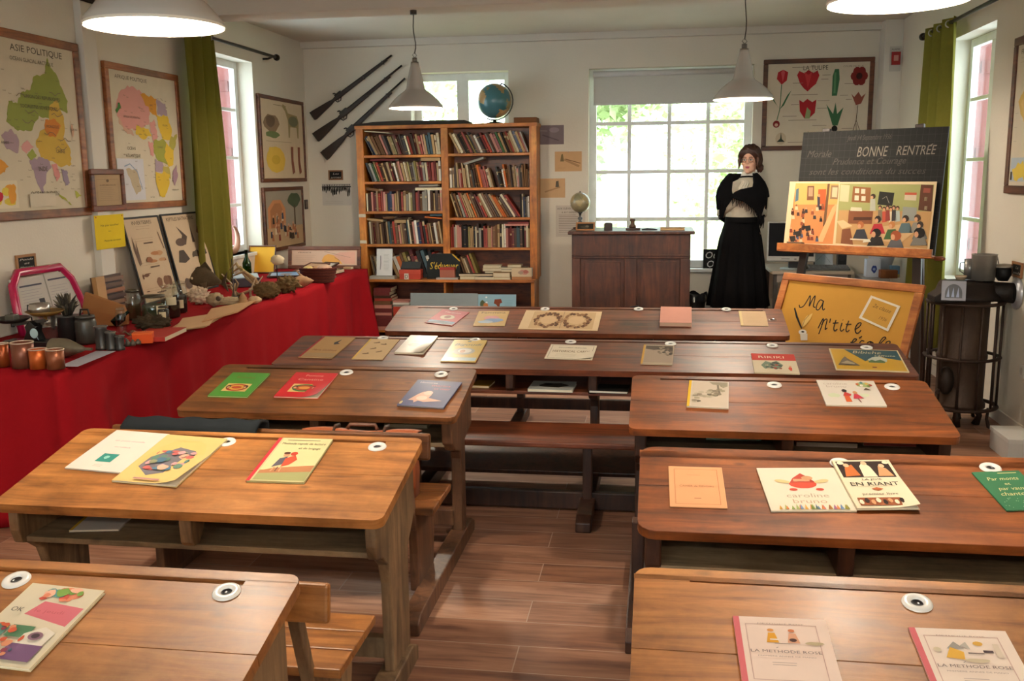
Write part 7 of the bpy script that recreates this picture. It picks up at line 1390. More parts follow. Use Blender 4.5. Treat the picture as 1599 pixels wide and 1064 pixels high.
def postR(mb, P, Ln, f):
    P([(425, 450), (1105, 455), (1055, 920), (392, 880)], '#9a9a62'); P([(418, 640), (1090, 650), (1055, 920), (392, 880)], '#b9905e'); P([(430, 455), (495, 460), (485, 580), (420, 575)], '#c8bd94'); P([(520, 468), (648, 478), (640, 588), (508, 580)], '#8a5a34')
    for x, y in ((548, 500), (592, 504), (545, 552), (594, 556)): P([(x-14, y-18), (x+16, y-17), (x+14, y+18), (x-16, y+17)], '#d0c8ae'); mb.L = 5
    P([(710, 505), (818, 515), (802, 610), (695, 600)], '#23221e'); Ln([(730, 560), (760, 540), (780, 590)], .004, '#8a867a'); P([(895, 512), (980, 514), (974, 572), (888, 566)], '#c8b8a0'); P([(895, 512), (980, 514), (978, 532), (892, 530)], '#b4543c'); P([(1010, 455), (1100, 458), (1085, 650), (990, 640)], '#5a3624')
    for y in (480, 540, 605): P([(1030, y), (1080, y+2), (1076, y+36), (1024, y+34)], '#8c4a3c'); mb.L = 9; P([(1036, y+6), (1056, y+6), (1054, y+34), (1032, y+34)], '#b8a888'); mb.L = 8
    P([(880, 615), (980, 622), (975, 720), (870, 712)], '#8d9088'); P([(490, 640), (665, 648), (655, 740), (480, 738)], '#7c4a2e'); P([(525, 690), (655, 690), (652, 712), (520, 714)], '#4a2a1c'); P([(505, 618), (580, 622), (585, 648), (498, 645)], '#c9c0a4'); P([(400, 720), (450, 712), (515, 755), (440, 775)], '#d0b488'); P([(440, 780), (500, 770), (520, 890), (430, 880)], '#7a4a30')
    mb.L = 14; P([(645, 560), (680, 560), (682, 645), (640, 645)], '#a9a898'); blobpx(P, 665, 540, 19, 19, '#3c2a20'); blobpx(P, 656, 548, 10, 12, '#c89a74')
    for x, y, c in ((745, 650, '#b8503c'), (715, 640, '#7a6a54'), (770, 640, '#8a3c34'), (795, 650, '#d0c0a0'), (815, 640, '#3a3434'), (842, 645, '#a8b0a8')):
        P([(x-18, y+80), (x-14, y), (x+14, y), (x+18, y+75)], c); blobpx(P, x, y-20, 14, 16, '#4a2c20'); blobpx(P, x-2, y-14, 9, 11, '#c99570'); mb.L = 16+(x % 4)
    mb.L = 22; P([(700, 760), (900, 740), (960, 800), (860, 880), (640, 850)], '#c9a678')
    for x, y, c, hr in ((575, 790, '#33343c', '#a8643c'), (700, 750, '#a82c34', '#2a201c'), (800, 790, '#3c5c34', '#b87844'), (900, 745, '#54686c', '#30241c'), (985, 740, '#8a8478', '#4a3424'), (1005, 790, '#6a6a64', '#3a3028')):
        P([(x-60, y+62), (x-30, y-10), (x+28, y-12), (x+52, y+60)], c); blobpx(P, x, y-44, 24, 26, hr); blobpx(P, x-10, y-34, 13, 16, '#c99570'); mb.L = 26+(x % 5)
    mb.L = 34
    for x, y, c, hr, r in ((690, 860, '#26221f', '#1f1a18', 34), (830, 880, '#5a5a5c', '#9a4e2c', 40), (1000, 860, '#77736a', '#1e1a17', 42)):
        P([(x-70, y+38), (x-36, y-26), (x+34, y-28), (x+56, y+34)], c); blobpx(P, x, y-55, r, r*.95, hr); blobpx(P, x-22, y-44, 16, 22, '#c99570'); mb.L += 1
    Ln([(500, 850), (620, 855)], .01, '#d8ccb0'); P([(600, 850), (640, 850), (650, 870), (590, 875)], '#d8d0b8')
poster([(1238, 283), (1311, 284), (1223, 387)], 'orange classroom poster of a crowded school corridor, partly covered by the other', postL, .012)
poster([(1311, 283.5), (1463, 284.5), (1302, 387)], 'green-walled classroom poster with pupils at desks, overlapping the orange one', postR, .018)
# easel
t = T('easel', 'wooden easel with a bright tray and dark legs holding the blackboard', 'easel', (BLb.x, BLb.y, 0)); E0 = Vector((BLb.x, BLb.y, 0))
def ept(u, v, z=-.04): return MBd.translation+Xb*u+Yb_*v+Zb_*z-E0
u1, v1 = onp(MBd, 1292, 201, -.04); u2, v2 = onp(MBd, 1437, 194, -.04); ub, vb = onp(MBd, 1250, 430, -.04); uc, vc = onp(MBd, 1432, 430, -.04)
def toz(p, q): s = p.z/(p.z-q.z); return p+(q-p)*s
for a, b_ in ((ept(u1, v1), ept(ub, vb)), (ept(u2, v2), ept(uc, vc))): MB().beam(a, toz(a, b_), .06, .032, '#2c1c12', up=Zb_).build('leg', M_SATIN, t, bevel=.004)
ta = ept(u2, bhei*.95, -.06); MB().beam(ta, Vector((ta.x+Zb_.x*-.3, ta.y-Zb_.y*.3, 0)), .05, .03, '#2c1c12').build('leg', M_SATIN, t, bevel=.004)
MB().beam(ept(u1, bhei*.9, -.052), ept(u2, bhei*.9, -.052), .05, .024, '#3a2416', up=Zb_).build('crossbar', M_SATIN, t, bevel=.003)
ua, va = onp(MBd, 1222, 387); ue, ve = onp(MBd, 1463, 396); 
tr = MB(); tr.M = None
p_, q_ = ept(ua, -.004, .0), ept(ue, -.004, 0); MB().beam(p_+Zb_*.035-Yb_*.014, q_+Zb_*.035-Yb_*.014, .11, .02, '#b8702c', up=Yb_).build('tray', W_EASEL, t, bevel=.003)
MB().beam(p_+Zb_*.085+Yb_*.012, q_+Zb_*.085+Yb_*.012, .014, .05, up=Yb_).build('tray_lip', W_EASEL, t, bevel=.003)
MB().tube([q_+Zb_*.03-Yb_*.02, q_+Zb_*.03-Yb_*.02+Xb*.05, q_+Zb_*.03-Yb_*.02+Xb*.07], [.014, .017, .006], 12, '#7a4424').build('peg', M_SATIN, t)
P = E0+p_+Zb_*.05+Yb_*.016+Xb*.06; M = frame_M(P, Xb, Yb_); t = T('board_eraser', 'dark felt board eraser lying at one end of the easel tray', 'eraser', M=M); MB().box((0, 0, -.03), (.13, .024, .028), '#4c3a2e').build('felt', M_CLOTH, t, bevel=.008); MB().box((.005, .024, -.026), (.125, .034, .024), '#6a4c34').build('handle', M_SATIN, t, bevel=.004)
# ------------------------------------------------------------------ Ma p'tite ecole board
TLp, TRp, Bp = PY(1224, 425, 6.72), PY(1444, 445, 6.08), PY(1215, 485, 6.62)
zt = (TLp.z+TRp.z)/2; nx = Vector((TRp.x-TLp.x, TRp.y-TLp.y, TRp.z-TLp.z)); lean = Vector((TLp.x-Bp.x, TLp.y-Bp.y, TLp.z-Bp.z))
Mx = frame_M(TLp, nx, lean); Yv = Mx.to_3x3().col[1]; Hb = (zt-.02)/Yv.z; Mp = Mx.copy(); Mp.translation = TLp-Yv*Hb; Wb = nx.length
t = T('notice_board', "wood-framed gold board lettered Ma p'tite école standing before the easel", 'board', M=Mp); f = .052
MB().box((0, 0, -.03), (Wb, f, 0)).box((0, Hb-f, -.03), (Wb, Hb, 0)).box((0, f, -.03), (f, Hb-f, 0)).box((Wb-f, f, -.03), (Wb, Hb-f, 0)).build('frame', W_EASEL, t, bevel=.005)
mb = MB().box((f, f, -.025), (Wb-f, Hb-f, -.012), '#c08c34').art(-.0116, 1.5e-4)
def z7(x, y): return onp(Mp, 1180+x/6.65, 380+y/6.65, -.012)
def spl(pts, n=5):
    o = []; k = len(pts)
    for i in range(k-1):
        p0, p1, p2, p3 = pts[max(i-1, 0)], pts[i], pts[i+1], pts[min(i+2, k-1)]
        for j in range(n):
            s = j/n; o.append(tuple(.5*(2*p1[q]+(p2[q]-p0[q])*s+(2*p0[q]-5*p1[q]+4*p2[q]-p3[q])*s*s+(3*p1[q]-p0[q]-3*p2[q]+p3[q])*s**3) for q in (0, 1)))
    return o+[pts[-1]]
def wr(pts, wd=.0075, c='#1c1814'): mb.line([z7(*p) for p in spl(pts)], wd, c)
for st in ([(452, 640), (462, 668), (500, 650), (545, 580), (566, 545), (566, 600), (556, 655), (590, 585), (618, 546), (610, 600), (600, 655), (622, 668)], [(702, 602), (672, 590), (640, 632), (630, 684), (655, 690), (690, 640), (706, 598), (694, 660), (702, 694), (720, 680)],
           [(648, 885), (690, 800), (704, 788), (690, 850), (655, 945)], [(684, 850), (720, 795), (742, 795), (730, 850), (722, 895), (745, 880)], [(778, 783), (768, 828)], [(835, 798), (812, 880), (822, 912), (848, 892)], [(802, 832), (862, 828)], [(898, 828), (880, 890), (892, 914), (920, 892)], [(906, 796), (908, 802)], [(968, 806), (940, 890), (950, 922), (976, 902)], [(936, 842), (996, 842)], [(1030, 900), (1078, 868), (1096, 832), (1066, 834), (1036, 880), (1040, 928), (1066, 934), (1096, 905)],
           [(985, 1030), (1020, 1030), (1050, 1002), (1024, 996), (1000, 1040), (1010, 1090), (1045, 1085)], [(1074, 988), (1106, 968)], [(1130, 1020), (1098, 1016), (1074, 1060), (1085, 1100), (1120, 1090)], [(1190, 1022), (1160, 1040), (1150, 1090), (1180, 1105), (1205, 1060), (1190, 1022), (1225, 1040)], [(1235, 1090), (1300, 1040), (1352, 985), (1322, 985), (1275, 1060), (1275, 1110), (1310, 1100)], [(1340, 1080), (1390, 1050), (1395, 1020), (1360, 1030), (1345, 1080), (1370, 1115), (1410, 1095)]): wr(st)
mb.poly([z7(*p) for p in ((400, 680), (412, 668), (440, 760), (484, 880), (476, 895), (450, 840), (420, 770))], '#17130f').poly([z7(*p) for p in ((480, 885), (490, 820), (530, 760), (595, 728), (570, 790), (520, 850))], '#d3b068').line([z7(480, 890), z7(510, 800), z7(560, 745)], .003, '#4a3a20').disc(*z7(490, 925), .03, .018, '#d8d4ca').disc(*z7(492, 922), .012, .006, '#17130f').poly([z7(*p) for p in ((465, 945), (540, 940), (540, 1010), (470, 1010))], '#cfc8ba')
z2 = lambda x, y: onp(Mp, 1180+x/3.546, 380+y/3.546, -.012)
qd = [z2(640, 290), z2(803, 350), z2(735, 490), z2(572, 415)]; mb.poly(qd, '#d9d0c0'); cq = (sum(p[0] for p in qd)/4, sum(p[1] for p in qd)/4); mb.poly([(cq[0]+(p[0]-cq[0])*.84, cq[1]+(p[1]-cq[1])*.84) for p in qd], '#c0903a')
an = math.atan2(qd[1][1]-qd[0][1], qd[1][0]-qd[0][0]); mb.text('2e classe', cq[0]+.01, cq[1]+.03, .036, '#6a5020', shear=.3, rot=an).text('1936', cq[0]+.03, cq[1]-.035, .03, '#6a5020', shear=.3, rot=an); mb.build('panel', M_PAPER, t)
# two props keep it upright from behind
for q in (.15, .85):
    a = Vector((Wb*q, Hb*.7, -.03)); w_ = Mp @ a; g = w_-Mp.to_3x3().col[2]*.16; g.z = 0.0; MB().beam(a+Vector((0, 0, -.012)), Mp.inverted() @ g, .035, .02).build('prop', W_EASEL, t, bevel=.002)
# ================================================================== STOVE
SX, SY, SR = 1.915, 6.3, .215; t = T('wood_stove', 'old round iron stove with a barred guard against the wall', 'stove', (SX, SY, 0))
RU = '#3a2a22'; z_ = lambda py: PY(1503, py, SY).z
MB().lathe([(.10, .10), (.155, .115), (.155, .14), (.14, .16), (.142, .42), (.15, .43), (.15, .45), (.142, .46), (.145, .80), (.17, .82)], 32, '#4a392e').build('barrel', M_IRON, t)
for k in range(10): a = 2*PI*k/10; MB().box((-.02, -.004, .17), (.02, .004, .79), '#55443a') if 0 else None
MB().lathe([(.17, .80), (.205, .805), (.205, .83), (.18, .85), (.165, .895), (.155, .91), (.001, .915)], 32, '#241b17').build('top_plate', M_IRON, t)
for zz, tk in ((.785, .016), (.44, .015), (.125, .017)): MB().tube([(SR*math.cos(2*PI*i/40), SR*math.sin(2*PI*i/40), zz) for i in range(40)], tk, 8, RU, closed=True, flat=.7).build('guard_ring', M_IRON, t)
for i in range(12): a = 2*PI*(i+.35)/12; c, s = SR*math.cos(a), SR*math.sin(a); MB().cyl((c, s, .125), (c, s, .785), .0085, 8, RU).build('guard_bar', M_IRON, t)
for a in (-2.3, -.75, .8, 2.4):
    c, s = math.cos(a), math.sin(a); MB().tube([(c*SR, s*SR, .13), (c*(SR-.005), s*(SR-.005), .07), (c*(SR+.005), s*(SR+.005), .025), (c*(SR+.03), s*(SR+.03), .012), (c*(SR+.02), s*(SR+.02), .004)] if c < .5 else [(c*.19, s*.19, .13), (c*.185, s*.185, .06), (c*.2, s*.2, .012), (c*.215, s*.215, .005)], [.01, .01, .011, .012, .008] if c < .5 else [.01, .01, .012, .008], 8, RU).build('leg', M_IRON, t)
for a in (-1.9, -.3, 1.3, 2.9): MB().tube([(.09*math.cos(a), .09*math.sin(a), .13), (.125*math.cos(a), .125*math.sin(a), .06), (.105*math.cos(a), .105*math.sin(a), 0)], [.03, .018, .026], 10, '#31241d').build('foot', M_IRON, t)
MB().tube([(-.15, -.1, .24), (-.19, -.2, .24)], .012, 8, RU).ell((-.12, -.12, .30), (.05, .05, .09), '#2a201b', 12, 8).build('ash_door', M_IRON, t)
# loading chute with its arched mica pane, flue pipe to the wall
ch = PY(1468, 456, SY-.1)-Vector((SX, SY, 0)); R = Matrix.Rotation(.0, 3, 'Z')
MB().prism([(-.235, .80), (-.235, .835), (-.15, .895), (-.08, .905), (-.06, .80)], -.19, -.02, 'y', '#221a17').build('chute', M_IRON, t, bevel=.006)
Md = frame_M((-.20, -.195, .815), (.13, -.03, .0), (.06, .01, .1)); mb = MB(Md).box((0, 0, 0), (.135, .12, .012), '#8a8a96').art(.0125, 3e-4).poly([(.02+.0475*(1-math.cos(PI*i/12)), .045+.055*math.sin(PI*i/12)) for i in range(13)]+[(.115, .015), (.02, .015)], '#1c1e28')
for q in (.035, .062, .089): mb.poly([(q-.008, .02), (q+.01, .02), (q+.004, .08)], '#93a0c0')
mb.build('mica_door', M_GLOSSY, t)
fz = PX(1584, 458, XR-.02).z; fy = PX(1584, 458, XR-.02).y-SY
MB().tube([(.1, 0, .87), (.15, fy*.4, fz), (XR-SX-.012, fy, fz)], [.06, .062, .062], 18, '#1c1613').build('flue_pipe', M_IRON, t)
lab(MB().lathe([(.062, -.006), (.098, -.004), (.1, .004), (.075, .02), (.064, .024)], 28, '#b8b8bc', o=(XR-SX-.006, fy, fz), R=Matrix.Rotation(-PI/2, 3, 'Y'), cap=False).build('wall_rosette', M_METAL, t), 'shiny chrome rosette')
ZT = .92
def onst(px, dy=0): p = PY(px, 437, SY+dy); return Vector((p.x, SY+dy, ZT))
s = 6.2/FPX
t = T('pail', 'dented grey zinc pail with a wire handle on top of the stove', 'pail', onst(1535, -.02)); MB().lathe([(.001, .001), (16*s, .001), (17.5*s, 38*s), (18.2*s, 39*s), (17.3*s, 39*s), (15.5*s, .006), (.001, .006)], 28, '#8f8b84', cap=False).build('body', M_METAL, t); MB().tube([(17.5*s, 0, 36*s), (20*s, .0, 26*s), (20*s, 0, 14*s), (18*s, -1*s, 9*s)], .003, 6, '#55524e').build('handle', M_METAL, t)
t = T('mug', 'grey tin mug with a thin handle behind the zinc pail', 'mug', onst(1513, .06)+Vector((0, 0, .0))); MB().lathe([(.001, .001), (8*s, .001), (8.4*s, 30*s), (7.8*s, 30*s), (7.5*s, .004), (.001, .004)], 22, '#7c7a76', cap=False).build('body', M_METAL, t); MB().tube([(-8*s, 0, 25*s), (-14*s, 0, 24*s), (-14*s, 0, 12*s), (-8*s, 0, 8*s)], .004, 6, '#6a6864').build('handle', M_METAL, t)
t = T('dish', 'small beige dish near the edge of the stove top', 'dish', onst(1500, .0)); MB().lathe([(.001, .001), (6*s, .001), (9*s, 6*s), (8.4*s, 6.5*s), (5.5*s, 2*s), (.001, 2*s)], 22, '#a08c74', cap=False).build('body', M_ENAMEL, t)
t = T('iron_pot', 'small black iron pot with a pale lid at the flue side of the stove', 'pot', onst(1566, -.05)); MB().lathe([(.001, .001), (7*s, .001), (11*s, 9*s), (10.5*s, 18*s), (9*s, 20*s)], 22, '#121212').build('body', M_IRON, t); MB().lathe([(12*s, 20*s), (12*s, 22*s), (9*s, 25*s), (.001, 26*s)], 22, '#a09a8e').build('lid', M_METAL, t); MB().tube([(-12*s, 0, 21*s), (-14*s, 0, 12*s), (-8*s, 0, 2*s)], .003, 6, '#77736a').build('handle', M_METAL, t)
slate_sign((1578, 407), (1594, 431), 'small wood-framed slate sign on the wall behind the stove pipe', ['Le', 'poele'], 'right', '#8a5a34')
def france(mb, w, h):
    mb.text('FRANCE PHYSIQUE', .2*w, .95*h, .05*h, '#4a4036', fit=.3*w).coast([(.06*w, .6*h), (.12*w, .66*h), (.16*w, .74*h), (.24*w, .72*h), (.3*w, .8*h), (.42*w, .86*h), (.6*w, .7*h), (.7*w, .5*h), (.62*w, .2*h), (.4*w, .16*h), (.24*w, .2*h), (.2*w, .4*h)], '#c9a860').coast([(.1*w, .58*h), (.16*w, .64*h), (.24*w, .56*h), (.22*w, .4*h)], '#d2b070').rect(.02*w, .03*h, .3*w, .2*h, '#a8b4bc').coast([(.04*w, .12*h), (.2*w, .18*h), (.3*w, .04*h), (.08*w, .04*h)], '#d2b84c').rect(.02*w, .04*h, .05*w, .1*h, '#3a362e').lines(.05*w, .4*w, .86*h, .92*h, 2, '#9a8c74')
    for v in (.3, .4, .5): mb.L = 12; mb.lines(.03*w, .09*w, v*h, v*h+.03, 1, '#7a7264')
M, w, h = wall_M((1566, 67), (1599, 302), .03, 'right'); framed(0, 0, 'framed map of France on the stove wall, cut off by the picture edge', 'right', .05, '#c6bda8', france, W_FRAMED, 'framed_map', 'map', M=M, w=1.2, h=h)
P = PX(1598, 580, XR-.002); t = T('wall_socket', 'white electric socket low on the wall beside the stove', 'socket', (XR-.001, P.y, P.z)); MB().box((-.012, -.04, -.04), (0, .04, .04), '#d6d2c8').build('plate', M_SATIN, t, bevel=.003); MB().cyl((-.014, 0, 0), (-.011, 0, 0), .022, 16, '#bdb9b0').build('outlet', M_SATIN, t)
P = PZ(1570, 722, 0); t = T('storage_box', 'white storage box on the floor behind the reddish desk', 'box', (P.x+.01, P.y, 0)); MB().box((0, 0, 0), (.16, .3, .105), '#c6c4c0').build('box', M_PAPER, t, bevel=.002); MB().box((-.004, -.004, .105), (.164, .304, .13), '#d2d0cc').build('lid', M_PAPER, t, bevel=.002)
# ================================================================== COMPUTER CORNER
YK = 8.75; kx0, kx1 = PY(1205, 425, YK).x, PY(1334, 425, YK).x; kz = PY(1265, 424, YK).z
t = T('computer_table', 'plain pale table with metal legs carrying the computer beside the mannequin', 'table', ((kx0+kx1)/2, YK, 0)); hw = (kx1-kx0)/2
MB().box((-hw, 0, kz-.028), (hw, .75, kz), '#a29484').build('tabletop', M_SATIN, t, bevel=.003); MB().box((-hw+.05, .02, kz-.1), (hw-.05, .04, kz-.028), '#8a8078').build('apron', M_SATIN, t)
for sx in (-hw+.04, hw-.04):
    for sy in (.04, .7): MB().box((sx-.018, sy-.018, 0), (sx+.018, sy+.018, kz-.028), '#4c4844').build('leg', M_METAL, t)
m0, m1 = PY(1197, 408, YK+.1), PY(1203, 345, YK+.16); t = T('monitor', 'flat grey computer monitor with a dark blank screen', 'monitor', ((m0.x+.2), YK+.14, kz))
Mm = frame_M((m0.x-(m0.x+.2), -.03, m0.z-kz), (1, -.12, 0), (.05, .07, m1.z-m0.z)); wv, hv = .42, (m1.z-m0.z)
MB(Mm).box((0, 0, -.04), (wv, hv, 0), '#a4a29c').build('housing', M_SATIN, t, bevel=.006); mb = MB(Mm).box((.014, .045, 0), (wv-.014, hv-.014, .002), '#121318'); mb.build('screen', M_MATTE, t); mb = MB(Mm).art(.0012).rect(.13, .018, .2, .024, '#5a5a5a').disc(.25, .02, .012, .007, '#6c6a68').rect(.3, .012, .34, .03, '#8a8880'); mb.build('buttons', M_SATIN, t)
MB().box((.0, .0, .012), (.09, .05, .2), '#1c1c1e').build('neck', M_SATIN, t); MB().lathe([(.1, 0), (.1, .012), (.03, .02)], 24, '#8a9294', o=(.03, .05, 0)).build('stand', M_SATIN, t)
ka, kb = PY(1262, 417, YK+.1), PY(1327, 417, YK+.1); t = T('keyboard', 'grey computer keyboard on the table under the easel tray', 'keyboard', (ka.x, YK+.08, kz+.001), rz=-.04); wk = kb.x-ka.x; MB().prism([(0, 0), (.16, 0), (.16, .034), (0, .016)], 0, wk, 'x', '#4a4b4d').build('case', M_SATIN, t, bevel=.003)
mb = MB()
for r in range(5):
    for c_ in range(14): y = .015+.027*r; zz = .017+.018*y/.16; mb.box((.01+c_*(wk-.02)/14, y, zz), (.01+(c_+.85)*(wk-.02)/14, y+.022, zz+.008), '#5c5e60')
mb.build('keys', M_SATIN, t)
P = PY(1257, 418, YK+.07); t = T('computer_mouse', 'black computer mouse beside the keyboard', 'mouse', (P.x, YK+.1, kz+.012)); MB().ell((0, 0, .012), (.03, .05, .024), '#101011', 18, 12, fn=lambda d: 1 if d.z > -.4 else .9).build('body', M_SATIN, t); MB().tube([(0, .045, .0), (.03, .075, -.004), (.08, .09, -.006)], .003, 6, '#141414').build('cable', M_SATIN, t)
P = PY(1271, 408, YK+.4); q = PY(1302, 392, YK+.4); t = T('desktop_calendar', 'small white calendar card standing behind the keyboard', 'calendar', (P.x, YK+.42, kz)); mb = MB(Matrix.Rotation(PI/2-.1, 4, 'X')).box((0, 0, -.003), (q.x-P.x, .17, 0), '#a8b2bc').art(.0004).line([(.02, .05), (.09, .12), (.15, .04)], .003, '#6a747c').rect(0, .0, .012, .17, '#2a2a2c'); mb.build('card', M_PAPER, t); MB().box((0, .0, 0), (q.x-P.x, .06, .006), '#2a2a2c').build('foot', M_SATIN, t)
t = T('loudspeaker', 'little black desktop loudspeaker at the table corner behind the easel', 'loudspeaker', (PY(1276, 400, YK+.5).x+.22, YK+.5, kz)); MB().box((-.04, -.04, 0), (.04, .04, .13), '#19191b').build('case', M_SATIN, t, bevel=.006); MB().cyl((0, -.043, .08), (0, -.038, .08), .028, 18, '#2e2e31').build('driver', M_SATIN, t)
# low cabinet in the corner with odds and ends
ZK = .68; kx = PY(1345, 437, 8.7).x
t = T('low_cabinet', 'low grey cabinet in the far corner behind the easel', 'cabinet', (kx, 8.55, 0)); MB().box((0, 0, 0), (XR-.2-kx, .45, ZK), '#8c8a86').build('body', M_SATIN, t, bevel=.004)
for q in (0, 1): d = MB().box(((XR-.2-kx)*q/2+.006, -.018, .04), ((XR-.2-kx)*(q+1)/2-.006, -.001, ZK-.03), '#96948f').build('door', M_SATIN, t, bevel=.003); MB().cyl(((XR-.2-kx)/2+(.04 if q else -.04), -.035, ZK*.6), ((XR-.2-kx)/2+(.04 if q else -.04), -.018, ZK*.6), .01, 10, '#5a5a5a').build('knob', M_METAL, d)
def kp(px, dy=.15): return Vector((PY(px, 437, 8.55+dy).x, 8.55+dy, ZK+.001))
t = T('paper_box', 'white box printed with a dark blue picture on the low cabinet', 'box', kp(1352)); MB().box((0, 0, 0), (.12, .1, .155), '#b4bcc8').build('box', M_PAPER, t, bevel=.002); MB(Matrix.Rotation(PI/2, 4, 'X')).art(.0006).blob(.065, .07, .026, .04, '#2a3a78', 4).disc(.065, .07, .012, .012, '#8090b8').build('picture', M_PAPER, t)
tag(MB().ell((0, 0, .15), (.11, .08, .15), '#9ea3ac', 20, 14, fn=lambda d: 1+.05*math.sin(7*d.x+5*d.z)).build('plastic_bag', M_GLOSSY), 'grey rounded bag behind the white printed box in the corner', 'bag').location = kp(1374, .32)
tag(MB().box((0, 0, 0), (.14, .09, .07), '#7c4a2a').build('box', M_MATTE, bevel=.003), 'brown box between the white printed box and the curtain', 'box').location = kp(1375, .05)
tag(MB().box((0, 0, 0), (.07, .08, .1), '#5c7c94').box((0, -.001, .0), (.07, 0, .03), '#b8a86c').build('box', M_PAPER, bevel=.002), 'small blue carton nearest the curtain on the low cabinet', 'box').location = kp(1391, .12)
# ================================================================== MANNEQUIN
MX, MY = PY(1157, 400, 8.8).x, 8.82
man = T('mannequin', 'mannequin dressed as a schoolmistress in black skirt, white blouse and black shawl', 'mannequin', (MX, MY, PZ_), rz=-.02)
hx = .055; hd = Vector((hx, -.01, 1.515)); tl = -.32
def hdp(x, y, z): c, s = math.cos(tl), math.sin(tl); return hd+Vector((x*c-y*s, x*s+y*c, z))
Rh = Matrix.Rotation(tl, 3, 'Z')
body = MB()
body.ell(hdp(0, .012, .02), (.073, .09, .105), '#caa', 22, 16, Rh).ell(hdp(0, -.03, -.055), (.055, .056, .065), '#caa', 18, 12, Rh).ell(hdp(0, -.088, -.022), (.011, .018, .016), '#caa', 10, 8, Rh).tube([hdp(0, -.078, .03), hdp(0, -.094, -.02)], [.008, .011], 8).ell(hdp(0, -.07, -.1), (.024, .022, .02), '#caa', 12, 8, Rh)
for sx in (-1, 1): body.ell(hdp(sx*.074, .015, -.005), (.01, .02, .03), '#caa', 10, 8, Rh).ell(hdp(sx*.036, -.062, -.03), (.026, .022, .024), '#caa', 10, 8, Rh)
body.tube([(.03, .02, 1.28), (.045, .012, 1.36), hdp(0, .02, -.06)], [.062, .052, .052], 16)
body.loft([[Vector((x+rx*math.cos(a), .01+ry*math.sin(a), z)) for a in [2*PI*i/24 for i in range(24)]] for x, rx, ry, z in ((0, .155, .11, .84), (0, .15, .105, .92), (0, .118, .09, 1.02), (.0, .128, .1, 1.1), (.005, .14, .115, 1.18), (.01, .15, .1, 1.25), (.015, .12, .075, 1.31), (.02, .07, .055, 1.34))])
for sx in (-1, 1):
    sh = (.015+sx*.14, .015, 1.275); el_ = (sx*.178, .01, 1.06); wr_ = (-sx*.01, -.125-.012*sx, 1.19+.012*sx)
    body.tube([sh, ((sh[0]+el_[0])/2+sx*.01, .01, 1.16), el_], [.052, .046, .038], 14).ell(sh, (.055, .055, .05), n=14, k=10).tube([el_, (sx*.12, -.1, 1.125), wr_], [.038, .036, .026], 12).ell(el_, (.04, .04, .04), n=12, k=8)
    d = Vector((-sx, .05, -.3)).normalized(); w0 = Vector(wr_); pm_ = w0+d*.045; body.ell(pm_, (.05, .018, .036), n=12, k=8)
    for i, (o_, L_) in enumerate(((.026, .062), (.009, .07), (-.008, .066), (-.024, .052))): b0_ = w0+d*.08+Vector((0, 0, o_)); body.tube([b0_, b0_+d*L_*.55+Vector((0, .004, 0)), b0_+d*L_+Vector((0, .016, 0))], [.0085, .008, .006], 8)
    body.tube([w0+d*.02+Vector((0, -.008, .03)), w0+d*.045+Vector((0, -.012, .055)), w0+d*.075+Vector((0, -.01, .066))], [.01, .009, .007], 8)
    lx = sx*.085; body.tube([(lx, .01, .88), (lx, .0, .5), (lx, .02, .28), (lx, .02, .07)], [.085, .055, .05, .032], 14).ell((lx, .0, .5), (.056, .058, .06), n=12, k=8)
mbody = body.build('body', M_SKIN, man); rm = mbody.modifiers.new('skin', 'REMESH'); rm.mode = 'VOXEL'; rm.voxel_size = .007; rm.use_smooth_shade = True
msk, nt, b = newmat('mannequin_skin'); b.inputs['Base Color'].default_value = lin('#d8a488'); b.inputs['Roughness'].default_value = .42; mbody.data.materials.clear(); mbody.data.materials.append(msk)
sm = mbody.modifiers.new('soft', 'SMOOTH'); sm.factor = .5; sm.iterations = 4
fe = MB()
for sx in (-1, 1): fe.ell(hdp(sx*.029, -.074, .0), (.0125, .008, .0075), '#e4ddd4', 12, 8, Rh).ell(hdp(sx*.029, -.0805, .0), (.0055, .003, .0058), '#3a2c22', 10, 6, Rh)
fe.build('eyes', M_GLOSSY, man)
br_ = MB()
for sx in (-1, 1): br_.tube([hdp(sx*.012, -.083, .02), hdp(sx*.03, -.081, .027), hdp(sx*.047, -.07, .02)], [.0025, .003, .0015], 6, '#3c261a').tube([hdp(sx*.016, -.081, .008), hdp(sx*.03, -.082, .0095), hdp(sx*.044, -.074, .004)], .0018, 6, '#1c1410')
br_.build('eyebrows', M_MATTE, man)
MB().ell(hdp(0, -.083, -.06), (.021, .008, .0055), '#a8485a', 14, 8, Rh).ell(hdp(0, -.082, -.068), (.017, .008, .006), '#b0505f', 14, 8, Rh).build('lips', M_SATIN, man)
gl_ = MB()
for sx in (-1, 1): gl_.tube([hdp(sx*.031+.021*math.cos(a), -.093, -.002+.02*math.sin(a)) for a in [2*PI*i/18 for i in range(18)]], .0014, 6, '#8a8478', closed=True).tube([hdp(sx*.052, -.092, .0), hdp(sx*.076, .0, .004)], .0014, 6, '#8a8478')
gl_.tube([hdp(-.01, -.094, .002), hdp(0, -.097, .006), hdp(.01, -.094, .002)], .0014, 6, '#8a8478').build('spectacles', M_METAL, man)
hr = MB(); HC = '#3b2116'
hr.ell(hdp(.004, .03, .042), (.087, .092, .1), HC, 26, 18, Rh, fn=lambda d: (1+.035*math.sin(14*d.x+6*d.z)+.03*math.sin(11*d.y+5*d.z)) if not (d.y < -.35 and d.z < .42) else .62)
rn = random.Random(6)
